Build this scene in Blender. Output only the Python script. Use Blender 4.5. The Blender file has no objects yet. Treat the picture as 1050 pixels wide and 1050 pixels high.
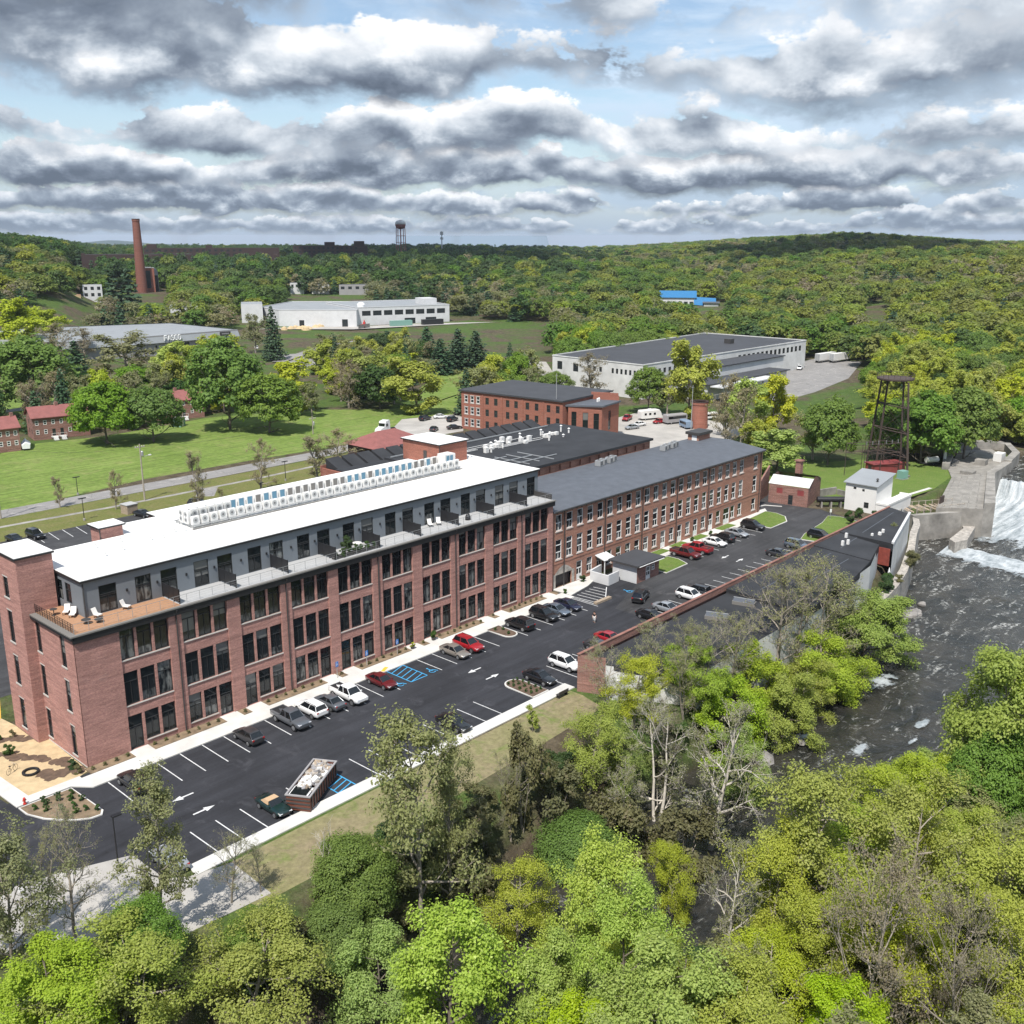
import bpy, math, random
import numpy as np
from math import radians, sin, cos, pi, atan2, hypot, sqrt, exp

# ------------------------------------------------------------------ camera, sky, sun, exposure
SC = bpy.context.scene
COL = SC.collection
CAM_X, CAM_Y, CAM_Z = -41.28, -99.85, 55.0
YAW, PITCH = radians(47.3), radians(15.13)      # YAW measured from +Y towards +X
FPX, CPX = 1042.5, 525.0
camd = bpy.data.cameras.new('camera')
cam = bpy.data.objects.new('camera', camd)
COL.objects.link(cam)
cam.location = (CAM_X, CAM_Y, CAM_Z)
cam.rotation_euler = (pi / 2 - PITCH, 0, -YAW)
camd.sensor_fit = 'HORIZONTAL'
camd.sensor_width = 36.0
camd.lens = FPX / 1050.0 * 36.0
camd.clip_start = 0.5
camd.clip_end = 30000.0
SC.camera = cam

SUN_AZ = radians(25)     # shadows run along +X turned this much towards +Y
SUN_EL = radians(58)
to_sun = (-cos(SUN_AZ) * cos(SUN_EL), -sin(SUN_AZ) * cos(SUN_EL), sin(SUN_EL))
sund = bpy.data.lights.new('sun', 'SUN')
sund.energy = 4.5
sund.angle = radians(0.5)
sund.color = (1.0, 0.955, 0.89)
sun = bpy.data.objects.new('sun', sund)
COL.objects.link(sun)
from mathutils import Vector, Matrix
sun.rotation_euler = Vector(to_sun).to_track_quat('Z', 'Y').to_euler()

SC.view_settings.view_transform = 'Standard'
SC.view_settings.look = 'None'
SC.view_settings.exposure = 0.38
SC.view_settings.gamma = 1.0
SC.view_settings.use_curve_mapping = False
SC.render.engine = 'CYCLES'
SC.cycles.max_bounces = 5
SC.cycles.diffuse_bounces = 2
SC.cycles.glossy_bounces = 2
SC.cycles.transmission_bounces = 3
SC.cycles.transparent_max_bounces = 6
SC.cycles.caustics_reflective = False
SC.cycles.caustics_refractive = False


class NT:
 """tiny node-tree writer"""
 def __init__(self, tree):
  self.t = tree
  self.n = tree.nodes
  self.n.clear()

 def new(self, kind, **kw):
  nd = self.n.new(kind)
  for k, v in kw.items():
   if k.startswith('_'):
    continue
   setattr(nd, k, v)
  return nd

 def put(self, sock, v):
  if isinstance(v, bpy.types.NodeSocket):
   self.t.links.new(v, sock)
  elif isinstance(v, (tuple, list)) and sock.type == 'RGBA' and len(v) == 3:
   sock.default_value = (*v, 1)
  else:
   sock.default_value = v

 def math(self, op, a, b=0.0, c=0.0, clamp=False):
  nd = self.new('ShaderNodeMath', operation=op, use_clamp=clamp)
  self.put(nd.inputs[0], a)
  self.put(nd.inputs[1], b)
  self.put(nd.inputs[2], c)
  return nd.outputs[0]

 def vmath(self, op, a, b=(0, 0, 0)):
  nd = self.new('ShaderNodeVectorMath', operation=op)
  self.put(nd.inputs[0], a)
  if op == 'SCALE':
   self.put(nd.inputs[3], b)
  else:
   self.put(nd.inputs[1], b)
  return nd.outputs[0]

 def mix(self, f, a, b, blend='MIX'):
  nd = self.new('ShaderNodeMix', data_type='RGBA', blend_type=blend)
  self.put(nd.inputs[0], f)
  self.put(nd.inputs[6], a)
  self.put(nd.inputs[7], b)
  return nd.outputs[2]

 def noise(self, vec, scale, detail=2.0, rough=0.5, dist=0.0):
  nd = self.new('ShaderNodeTexNoise')
  if vec is not None:
   self.put(nd.inputs['Vector'], vec)
  nd.inputs['Scale'].default_value = scale
  nd.inputs['Detail'].default_value = detail
  nd.inputs['Roughness'].default_value = rough
  nd.inputs['Distortion'].default_value = dist
  return nd.outputs[0]

 def ramp(self, fac, stops, interp='LINEAR'):
  nd = self.new('ShaderNodeValToRGB')
  r = nd.color_ramp
  r.interpolation = interp
  while len(r.elements) < len(stops):
   r.elements.new(0.5)
  for e, (p, c) in zip(r.elements, stops):
   e.position = p
   if not isinstance(c, (tuple, list)):
    c = (c, c, c)
   e.color = (*c, 1) if len(c) == 3 else c
  self.put(nd.inputs[0], fac)
  return nd.outputs[0]

 def maprange(self, v, a, b, c=0.0, d=1.0, smooth=False):
  nd = self.new('ShaderNodeMapRange', clamp=True)
  if smooth:
   nd.interpolation_type = 'SMOOTHSTEP'
  for i, x in enumerate((v, a, b, c, d)):
   self.put(nd.inputs[i], x)
  return nd.outputs[0]

 def combine(self, x, y, z):
  nd = self.new('ShaderNodeCombineXYZ')
  for i, v in enumerate((x, y, z)):
   self.put(nd.inputs[i], v)
  return nd.outputs[0]

 def separate(self, v):
  nd = self.new('ShaderNodeSeparateXYZ')
  self.put(nd.inputs[0], v)
  return nd.outputs


def build_world():
 w = bpy.data.worlds.new('World')
 SC.world = w
 w.use_nodes = True
 t = NT(w.node_tree)
 sky = t.new('ShaderNodeTexSky', sky_type='NISHITA')
 sky.sun_disc = False
 sky.sun_elevation = SUN_EL
 # Blender: sun_rotation 0 puts the sun at +Y, growing clockwise towards +X
 sky.sun_rotation = atan2(to_sun[0], to_sun[1])
 sky.air_density = 1.0
 sky.dust_density = 0.6
 sky.ozone_density = 1.6
 tc = t.new('ShaderNodeTexCoord')
 d = tc.outputs['Generated']
 x, y, z = t.separate(d)
 el = t.math('MAXIMUM', z, 0.0)
 az = t.math('SUBTRACT', t.math('ARCTAN2', x, y), YAW)
 # behind everything: blue with a high thin veil
 vl = t.noise(t.combine(t.math('MULTIPLY', az, 3.0), t.math('MULTIPLY', el, 14.0), 8.0), 1.0, 6.0, 0.6, 0.6)
 cover = t.maprange(t.math('ADD', vl, t.math('MULTIPLY', az, 0.30)), 0.40, 0.60, 0.0, 0.9, True)
 cover = t.math('MAXIMUM', cover, t.maprange(el, 0.0, 0.13, 0.9, 0.0))
 cc = t.mix(t.maprange(el, 0.0, 0.12), (0.34, 0.45, 0.60), (0.58, 0.71, 0.86))
 # rows of cumulus, the farthest first: flat grey-blue bases, sunlit heads
 for k, (base, hgt, wid, seed, pres, dim) in enumerate([
   (0.003, 0.021, 0.085, 7.9, 0.19, 0.24), (0.021, 0.032, 0.12, 3.1, 0.19, 0.12), (0.044, 0.048, 0.19, 5.7, 0.18, 0.04),
   (0.074, 0.078, 0.29, 2.6, 0.18, 0.0), (0.124, 0.105, 0.36, 6.4, 0.18, -0.02),
   (0.178, 0.150, 0.46, 8.5, 0.16, -0.03), (0.32, 0.30, 0.6, 1.9, 0.08, 0.0)]):
  U = t.math('MULTIPLY', az, 1.0 / wid)
  wob = t.noise(t.combine(U, 3.3, seed), 1.1, 2.0, 0.5)
  V = t.math('DIVIDE', t.math('SUBTRACT', t.math('SUBTRACT', el, base), t.math('MULTIPLY', t.math('SUBTRACT', wob, 0.5), hgt * 0.35)), hgt)
  ar = wid / hgt * 0.42

  def fld(dv, det):
   return t.noise(t.combine(U, t.math('MULTIPLY', t.math('ADD', V, dv), 1.0 / ar * 0.66), seed + 0.4), 2.1, det, 0.60, 0.12)
  n0 = t.noise(t.combine(U, 0.0, seed + 5.0), 0.55, 1.0, 0.5)
  n1 = fld(0.0, 6.5)
  n2 = fld(0.24, 2.5)
  dn = t.math('ADD', t.math('MULTIPLY', n1, 0.75), t.math('MULTIPLY', n0, 0.62))
  dn = t.math('SUBTRACT', t.math('ADD', dn, pres), t.math('MULTIPLY', t.math('POWER', t.math('MAXIMUM', V, 0.0), 1.3), 0.30))
  top = t.maprange(dn, 0.678, 0.712, 0, 1, True)
  bot = t.maprange(t.math('ADD', V, t.math('MULTIPLY', t.math('SUBTRACT', n1, 0.5), 1.3)), -0.14, 0.16, 0, 1, True)
  cv = t.math('MULTIPLY', top, bot)
  edge = t.maprange(dn, 0.68, 0.86, 0.34, 0.0)
  br = t.math('ADD', t.math('MULTIPLY', t.math('SUBTRACT', n1, n2), 2.7), t.math('MULTIPLY', V, 0.50))
  br = t.math('ADD', t.math('ADD', br, edge), t.math('ADD', t.math('MULTIPLY', t.math('SUBTRACT', n1, 0.5), 0.8), t.maprange(az, -0.5, -0.1, 0.09 - dim * 0.25, 0.19 - dim * 0.25)))
  br = t.math('ADD', t.math('MULTIPLY', t.math('SUBTRACT', br, 0.42), 1.22), 0.42)
  col = t.ramp(br, [(0.0, (0.115, 0.145, 0.195)), (0.22, (0.18, 0.22, 0.285)), (0.45, (0.33, 0.385, 0.46)),
       (0.68, (0.60, 0.655, 0.72)), (0.98, (0.95, 0.96, 0.98))])
  if dim > 0:
   col = t.mix(dim * 1.6, col, (0.36, 0.45, 0.57))
  cc = t.mix(cv, cc, col)
  cover = t.math('MAXIMUM', cover, cv)
 bgs = t.new('ShaderNodeBackground')
 t.put(bgs.inputs[0], sky.outputs[0])
 bgs.inputs[1].default_value = 0.11
 bgc = t.new('ShaderNodeBackground')
 t.put(bgc.inputs[0], cc)
 bgc.inputs[1].default_value = 0.9
 ms = t.new('ShaderNodeMixShader')
 t.put(ms.inputs[0], cover)
 t.put(ms.inputs[1], bgs.outputs[0])
 t.put(ms.inputs[2], bgc.outputs[0])
 o = t.new('ShaderNodeOutputWorld')
 t.put(o.inputs[0], ms.outputs[0])


build_world()
SC.world.cycles.sampling_method = 'NONE'

# ------------------------------------------------------------------ where things stand: pixels of the photograph to points of the ground
_cF = np.array([sin(YAW) * cos(PITCH), cos(YAW) * cos(PITCH), -sin(PITCH)])
_cR = np.array([cos(YAW), -sin(YAW), 0.0])
_cU = np.cross(_cR, _cF)


def ray(px, py):
 return _cF + _cR * ((px - CPX) / FPX) - _cU * ((py - CPX) / FPX)


def G(px, py, z=0.0):
 d = ray(px, py)
 t = (z - CAM_Z) / d[2]
 return (CAM_X + d[0] * t, CAM_Y + d[1] * t)


def proj(X, Y, Z):
 d = np.array([X - CAM_X, Y - CAM_Y, Z - CAM_Z])
 c = d @ _cF
 return CPX + FPX * (d @ _cR) / c, CPX - FPX * (d @ _cU) / c, c


def zat(X, Y, py):
 lo, hi = -60.0, 200.0
 for _ in range(50):
  m = (lo + hi) / 2
  if proj(X, Y, m)[1] > py:
   lo = m
  else:
   hi = m
 return lo


def sstep(a, b, x):
 t = np.clip((np.asarray(x, float) - a) / (b - a), 0, 1)
 return t * t * (3 - 2 * t)


# river edges (left bank, right bank) as X -> Y
RX = [-400, -120, -60, 0, 15, 35, 56, 85, 110, 150, 158, 166, 182, 214, 260, 330, 500]
RL = [-60, -52, -48, -46, -45, -44, -43.5, -41.5, -40.5, -31.5, -27.0, -22.0, -22.5, -24, -22, -24, -40]
RRt = [-80, -66, -61, -58, -57, -60, -62, -64.5, -66, -76, -79, -82, -88, -95, -92, -84, -110]
# hill heights by picture column: (column, height, start, end) of the rise
HC = [-900, -200, 0, 70, 110, 300, 600, 690, 760, 850, 930, 1000, 1060, 1300, 2000]
HH = [30, 34, 35, 28, 15, 13, 14, 28, 38, 46, 40, 32, 31, 34, 36]
H0 = [420, 420, 470, 480, 480, 500, 520, 620, 600, 520, 480, 400, 330, 300, 300]
H1 = [800, 800, 780, 820, 900, 1000, 1100, 1500, 1600, 1500, 1300, 1100, 900, 800, 800]


def terrain(X, Y):
 X = np.asarray(X, float)
 Y = np.asarray(Y, float)
 yl = np.interp(X, RX, RL)
 yr = np.interp(X, RX, RRt)
 wl = np.interp(X, [-60, 40, 52, 150, 165], [12, 11, 4, 4, 3])
 bed = np.where(X < 213, -8.5, -3.5)
 z = bed * (1 - sstep(0, 1, (Y - yl) / wl))
 right = bed + (np.where(X < 213, 6.5, 6.0)) * sstep(0, 9, yr - Y) + 7 * sstep(8, 60, yr - Y)
 z = np.where(Y < (yl + yr) / 2, right, z)
 dx, dy = X - CAM_X, Y - CAM_Y
 r = np.hypot(dx, dy)
 a = np.arctan2(dx, dy) - YAW
 a = (a + pi) % (2 * pi) - pi
 c = CPX + FPX * np.tan(np.clip(a, -1.2, 1.2))
 hh = np.interp(c, HC, HH)
 h0 = np.interp(c, HC, H0)
 h1 = np.interp(c, HC, H1)
 t = np.clip((r - h0) / (h1 - h0), 0, 1)
 t = t * t * (3 - 2 * t)
 return z + hh * t


def GT(px, py):
 """where the sight line through a pixel meets the terrain"""
 d = ray(px, py)
 if d[2] >= -1e-4:
  return None
 ts = np.linspace(30, 2600, 1800)
 xs, ys, zs = CAM_X + d[0] * ts, CAM_Y + d[1] * ts, CAM_Z + d[2] * ts
 below = np.nonzero(zs < terrain(xs, ys))[0]
 i = below[0] if len(below) else len(ts) - 1
 return xs[i], ys[i], float(terrain(xs[i], ys[i]))


# ------------------------------------------------------------------ helpers: meshes, things, parts
class MB:
 def __init__(self):
  self.v, self.f, self.m = [], [], []
  self.cur = 0

 def mat(self, i):
  self.cur = i
  return self

 def add(self, vs, fs):
  b = len(self.v)
  self.v.extend([tuple(map(float, p)) for p in vs])
  for f in fs:
   self.f.append(tuple(b + i for i in f))
   self.m.append(self.cur)
  return self

 def box(self, x0, x1, y0, y1, z0, z1):
  vs = [(x0, y0, z0), (x1, y0, z0), (x1, y1, z0), (x0, y1, z0), (x0, y0, z1), (x1, y0, z1), (x1, y1, z1), (x0, y1, z1)]
  return self.add(vs, [(0, 3, 2, 1), (4, 5, 6, 7), (0, 1, 5, 4), (1, 2, 6, 5), (2, 3, 7, 6), (3, 0, 4, 7)])

 def cbox(self, cx, cy, cz, sx, sy, sz):
  return self.box(cx - sx / 2, cx + sx / 2, cy - sy / 2, cy + sy / 2, cz - sz / 2, cz + sz / 2)

 def quad(self, a, b, c, d):
  return self.add([a, b, c, d], [(0, 1, 2, 3)])

 def prism(self, poly, z0, z1):
  n = len(poly)
  area = sum(poly[i][0] * poly[(i + 1) % n][1] - poly[(i + 1) % n][0] * poly[i][1] for i in range(n))
  if area < 0:
   poly = poly[::-1]
  vs = [(p[0], p[1], z0) for p in poly] + [(p[0], p[1], z1) for p in poly]
  fs = [tuple(range(n - 1, -1, -1)), tuple(range(n, 2 * n))]
  fs += [(i, (i + 1) % n, n + (i + 1) % n, n + i) for i in range(n)]
  return self.add(vs, fs)

 def sheet(self, poly, z):
  n = len(poly)
  area = sum(poly[i][0] * poly[(i + 1) % n][1] - poly[(i + 1) % n][0] * poly[i][1] for i in range(n))
  if area < 0:
   poly = poly[::-1]
  return self.add([(p[0], p[1], z) for p in poly], [tuple(range(n))])

 def line(self, a, b, w, z):
  """a flat painted stripe"""
  dx, dy = b[0] - a[0], b[1] - a[1]
  l = hypot(dx, dy) or 1
  nx, ny = -dy / l * w / 2, dx / l * w / 2
  return self.sheet([(a[0] + nx, a[1] + ny), (b[0] + nx, b[1] + ny), (b[0] - nx, b[1] - ny), (a[0] - nx, a[1] - ny)], z)

 def tube(self, p0, p1, r0, r1=None, n=6, cap=True):
  r1 = r0 if r1 is None else r1
  p0, p1 = Vector(p0), Vector(p1)
  d = p1 - p0
  if d.length < 1e-6:
   return self
  d.normalize()
  s = Vector((1, 0, 0)) if abs(d.x) < 0.8 else Vector((0, 1, 0))
  a = d.cross(s).normalized()
  b = d.cross(a)
  vs = []
  for p, r in ((p0, r0), (p1, r1)):
   for i in range(n):
    t = 2 * pi * i / n
    vs.append(p + a * (cos(t) * r) + b * (sin(t) * r))
  fs = [(i, (i + 1) % n, n + (i + 1) % n, n + i) for i in range(n)]
  if cap:
   fs += [tuple(range(n - 1, -1, -1)), tuple(range(n, 2 * n))]
  return self.add(vs, fs)

 def lathe(self, prof, n=12, cx=0, cy=0):
  """prof: list of (r, z)"""
  vs = []
  for r, z in prof:
   for i in range(n):
    t = 2 * pi * i / n
    vs.append((cx + cos(t) * r, cy + sin(t) * r, z))
  fs = []
  for k in range(len(prof) - 1):
   for i in range(n):
    j = (i + 1) % n
    fs.append((k * n + i, k * n + j, (k + 1) * n + j, (k + 1) * n + i))
  fs.append(tuple(range(n - 1, -1, -1)))
  fs.append(tuple(range((len(prof) - 1) * n, len(prof) * n)))
  return self.add(vs, fs)

 def loft(self, rings, close=True, caps=True):
  n = len(rings[0])
  vs = [p for r in rings for p in r]
  fs = []
  m = n if close else n - 1
  for k in range(len(rings) - 1):
   for i in range(m):
    j = (i + 1) % n
    fs.append((k * n + i, k * n + j, (k + 1) * n + j, (k + 1) * n + i))
  if caps:
   fs.append(tuple(range(n - 1, -1, -1)))
   fs.append(tuple(range((len(rings) - 1) * n, len(rings) * n)))
  return self.add(vs, fs)

 def mesh(self, name, mats, smooth=False):
  me = bpy.data.meshes.new(name)
  me.from_pydata(self.v, [], self.f)
  for m in (mats if isinstance(mats, (list, tuple)) else [mats]):
   me.materials.append(m)
  if any(self.m):
   me.polygons.foreach_set('material_index', self.m)
  if smooth:
   me.polygons.foreach_set('use_smooth', [True] * len(self.f))
  me.update()
  return me


def link(name, me, parent=None, loc=(0, 0, 0), rz=0.0, sc=None):
 o = bpy.data.objects.new(name, me)
 COL.objects.link(o)
 o.location = loc
 o.rotation_euler = (0, 0, rz)
 if sc is not None:
  o.scale = sc if isinstance(sc, (tuple, list)) else (sc, sc, sc)
 if parent is not None:
  o.parent = parent
 return o


def part(name, mb, mats, parent, smooth=False, loc=(0, 0, 0), rz=0.0):
 return link(name, mb.mesh(name, mats, smooth), parent, loc, rz)


def tag(o, label, cat, group=None):
 o['label'] = label
 o['category'] = cat
 if group:
  o['group'] = group
 return o


def thing(name, label, cat, loc=(0, 0, 0), rz=0.0, group=None, sc=None):
 return tag(link(name, None, None, loc, rz, sc), label, cat, group)


def solo(name, mb, mats, label, cat, group=None, smooth=False, loc=(0, 0, 0), rz=0.0):
 return tag(link(name, mb.mesh(name, mats, smooth), None, loc, rz), label, cat, group)


def struct(name, mb, mats, smooth=False):
 o = link(name, mb.mesh(name, mats, smooth))
 o['kind'] = 'structure'
 return o


KIDS = {}


def kids(o):
 return o.children


def dup(root, loc, rz=0.0, label=None, group=None, sc=None):
 """a copy of a thing with copies of its parts and their sub-parts"""
 def rec(o, p):
  c = o.copy()
  COL.objects.link(c)
  c.parent = p
  for ch in o.children:
   rec(ch, c)
  return c
 r = rec(root, None)
 r.location = loc
 r.rotation_euler = (0, 0, rz)
 if sc is not None:
  r.scale = sc if isinstance(sc, (tuple, list)) else (sc, sc, sc)
 if label:
  r['label'] = label
 if group:
  r['group'] = group
 return r


RNG = random.Random(7)

# ------------------------------------------------------------------ materials
def mat(name, col, rough=0.7, metal=0.0, spec=0.5, var=0.0, vscale=0.5, bump=0.0, bscale=4.0, coat=0.0, objvar=0.0):
 m = bpy.data.materials.new(name)
 m.use_nodes = True
 t = NT(m.node_tree)
 b = t.new('ShaderNodeBsdfPrincipled')
 o = t.new('ShaderNodeOutputMaterial')
 t.put(o.inputs[0], b.outputs[0])
 c = None
 geo = t.new('ShaderNodeNewGeometry').outputs['Position']
 if var:
  n = t.noise(geo, vscale, 5, 0.6)
  k = t.maprange(n, 0.25, 0.75, 1 - var, 1 + var)
  c = t.mix(1.0, (*col, 1), t.combine(k, k, k), 'MULTIPLY')
 if objvar:
  r = t.new('ShaderNodeObjectInfo').outputs['Random']
  k = t.maprange(r, 0, 1, 1 - objvar, 1 + objvar)
  c = t.mix(1.0, c if c is not None else (*col, 1), t.combine(k, k, k), 'MULTIPLY')
 t.put(b.inputs['Base Color'], c if c is not None else (*col, 1))
 b.inputs['Roughness'].default_value = rough
 b.inputs['Metallic'].default_value = metal
 b.inputs['Specular IOR Level'].default_value = spec
 b.inputs['Coat Weight'].default_value = coat
 if bump:
  bp = t.new('ShaderNodeBump')
  bp.inputs['Strength'].default_value = bump
  bp.inputs['Distance'].default_value = 0.05
  t.put(bp.inputs['Height'], t.noise(geo, bscale, 4, 0.6))
  t.put(b.inputs['Normal'], bp.outputs[0])
 return m


def brick_mat(name, c1, c2, mortar, bw=0.22, bh=0.075, stain=0.25, soot=(0.10, 0.08, 0.075)):
 """brick laid on any upright wall: courses follow height, the run follows whichever way the wall faces"""
 m = bpy.data.materials.new(name)
 m.use_nodes = True
 t = NT(m.node_tree)
 b = t.new('ShaderNodeBsdfPrincipled')
 o = t.new('ShaderNodeOutputMaterial')
 t.put(o.inputs[0], b.outputs[0])
 g = t.new('ShaderNodeNewGeometry')
 x, y, z = t.separate(g.outputs['Position'])
 s = t.math('ADD', x, y)
 br = t.new('ShaderNodeTexBrick')
 t.put(br.inputs['Vector'], t.combine(s, z, 0.0))
 br.inputs['Color1'].default_value = (*c1, 1)
 br.inputs['Color2'].default_value = (*c2, 1)
 br.inputs['Mortar'].default_value = (*mortar, 1)
 br.inputs['Scale'].default_value = 1.0
 br.inputs['Mortar Size'].default_value = 0.008
 br.inputs['Brick Width'].default_value = bw
 br.inputs['Row Height'].default_value = bh
 br.offset = 0.5
 # streaky batches of brick, and soot / wash with a shape of its own
 st = t.noise(t.combine(t.math('MULTIPLY', s, 0.35), t.math('MULTIPLY', z, 2.6), 0.0), 1.0, 6, 0.65)
 k = t.maprange(st, 0.3, 0.7, 1 - stain, 1 + stain)
 c = t.mix(1.0, br.outputs[0], t.combine(k, k, k), 'MULTIPLY')
 fine = t.noise(t.combine(t.math('MULTIPLY', s, 4.5), t.math('MULTIPLY', z, 13.0), 0.0), 1.0, 2, 0.5)
 k2 = t.maprange(fine, 0.3, 0.7, 0.78, 1.22)
 c = t.mix(1.0, c, t.combine(k2, k2, k2), 'MULTIPLY')
 patch = t.noise(g.outputs['Position'], 0.22, 5, 0.65)
 c = t.mix(t.maprange(patch, 0.58, 0.75, 0, 0.35), c, (*soot, 1))
 pale = t.noise(t.combine(t.math('MULTIPLY', s, 0.9), t.math('MULTIPLY', z, 0.9), 5.0), 0.5, 6, 0.7)
 c = t.mix(t.maprange(pale, 0.6, 0.8, 0, 0.3), c, (0.42, 0.34, 0.30, 1))
 t.put(b.inputs['Base Color'], c)
 b.inputs['Roughness'].default_value = 0.88
 b.inputs['Specular IOR Level'].default_value = 0.25
 return m


def asphalt_mat(name, col, crack=0.0, patch=0.25, dark=0.5):
 m = bpy.data.materials.new(name)
 m.use_nodes = True
 t = NT(m.node_tree)
 b = t.new('ShaderNodeBsdfPrincipled')
 o = t.new('ShaderNodeOutputMaterial')
 t.put(o.inputs[0], b.outputs[0])
 p = t.new('ShaderNodeNewGeometry').outputs['Position']
 n1 = t.noise(p, 0.09, 5, 0.62, 0.4)
 x, y, z = t.separate(p)
 lane = t.noise(t.combine(t.math('MULTIPLY', x, 0.05), t.math('MULTIPLY', y, 0.9), 0.0), 1.0, 5, 0.6)
 n2 = t.noise(p, 3.5, 4, 0.7)
 k = t.math('ADD', t.maprange(n1, 0.3, 0.7, 1 - patch, 1 + patch), t.maprange(lane, 0.3, 0.7, -patch * 0.8, patch * 0.8))
 k = t.math('MULTIPLY', k, t.maprange(n2, 0.3, 0.7, 0.88, 1.12))
 c = t.mix(1.0, (*col, 1), t.combine(k, k, k), 'MULTIPLY')
 sc = t.noise(p, 0.33, 6, 0.72, 0.6)
 c = t.mix(t.maprange(sc, 0.56, 0.74, 0, 0.6), c, (col[0] * 2.6, col[1] * 2.5, col[2] * 2.4, 1))
 st2 = t.noise(t.combine(t.math('MULTIPLY', x, 0.36), t.math('MULTIPLY', y, 0.17), 3.0), 1.0, 7, 0.75, 1.2)
 c = t.mix(t.maprange(st2, 0.60, 0.66, 0, 0.45), c, (col[0] * 0.5, col[1] * 0.5, col[2] * 0.5, 1))
 oil = t.noise(p, 0.9, 3, 0.5)
 c = t.mix(t.maprange(oil, 0.68, 0.76, 0, 0.6), c, (col[0] * 0.35, col[1] * 0.35, col[2] * 0.35, 1))
 if crack:
  v = t.new('ShaderNodeTexVoronoi', feature='DISTANCE_TO_EDGE')
  t.put(v.inputs['Vector'], t.vmath('ADD', p, t.vmath('SCALE', t.new('ShaderNodeTexNoise').outputs[1], 0.8)))
  v.inputs['Scale'].default_value = 0.16
  c = t.mix(t.maprange(v.outputs[0], 0.0, 0.02, crack, 0.0), c, (0.02, 0.02, 0.02, 1))
 t.put(b.inputs['Base Color'], c)
 b.inputs['Roughness'].default_value = 0.82
 b.inputs['Specular IOR Level'].default_value = 0.3
 bp = t.new('ShaderNodeBump')
 bp.inputs['Strength'].default_value = 0.3
 bp.inputs['Distance'].default_value = 0.02
 t.put(bp.inputs['Height'], n2)
 t.put(b.inputs['Normal'], bp.outputs[0])
 return m


def grass_mat(name, a, b_, c_, scale=0.12, stripes=False):
 m = bpy.data.materials.new(name)
 m.use_nodes = True
 t = NT(m.node_tree)
 b = t.new('ShaderNodeBsdfPrincipled')
 o = t.new('ShaderNodeOutputMaterial')
 t.put(o.inputs[0], b.outputs[0])
 p = t.new('ShaderNodeNewGeometry').outputs['Position']
 n1 = t.noise(p, scale, 6, 0.66, 0.5)
 n2 = t.noise(p, scale * 14, 4, 0.7)
 c = t.mix(t.maprange(n1, 0.32, 0.68), (*a, 1), (*b_, 1))
 n3 = t.noise(p, scale * 2.7, 6, 0.75, 0.8)
 c = t.mix(t.maprange(n3, 0.52, 0.70, 0, 0.9), c, (*c_, 1))
 k = t.maprange(n2, 0.25, 0.75, 0.68, 1.32)
 c = t.mix(1.0, c, t.combine(k, k, k), 'MULTIPLY')
 if stripes:
  x, y, z = t.separate(p)
  w = t.noise(t.combine(t.math('MULTIPLY', x, 0.06), t.math('MULTIPLY', y, 0.9), 0.0), 1.0, 3, 0.5)
  k = t.maprange(w, 0.35, 0.65, 0.85, 1.15)
  c = t.mix(1.0, c, t.combine(k, k, k), 'MULTIPLY')
 t.put(b.inputs['Base Color'], c)
 b.inputs['Roughness'].default_value = 0.95
 b.inputs['Specular IOR Level'].default_value = 0.15
 bp = t.new('ShaderNodeBump')
 bp.inputs['Strength'].default_value = 0.6
 bp.inputs['Distance'].default_value = 0.12
 t.put(bp.inputs['Height'], t.noise(p, 2.5, 5, 0.7))
 t.put(b.inputs['Normal'], bp.outputs[0])
 return m


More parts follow.
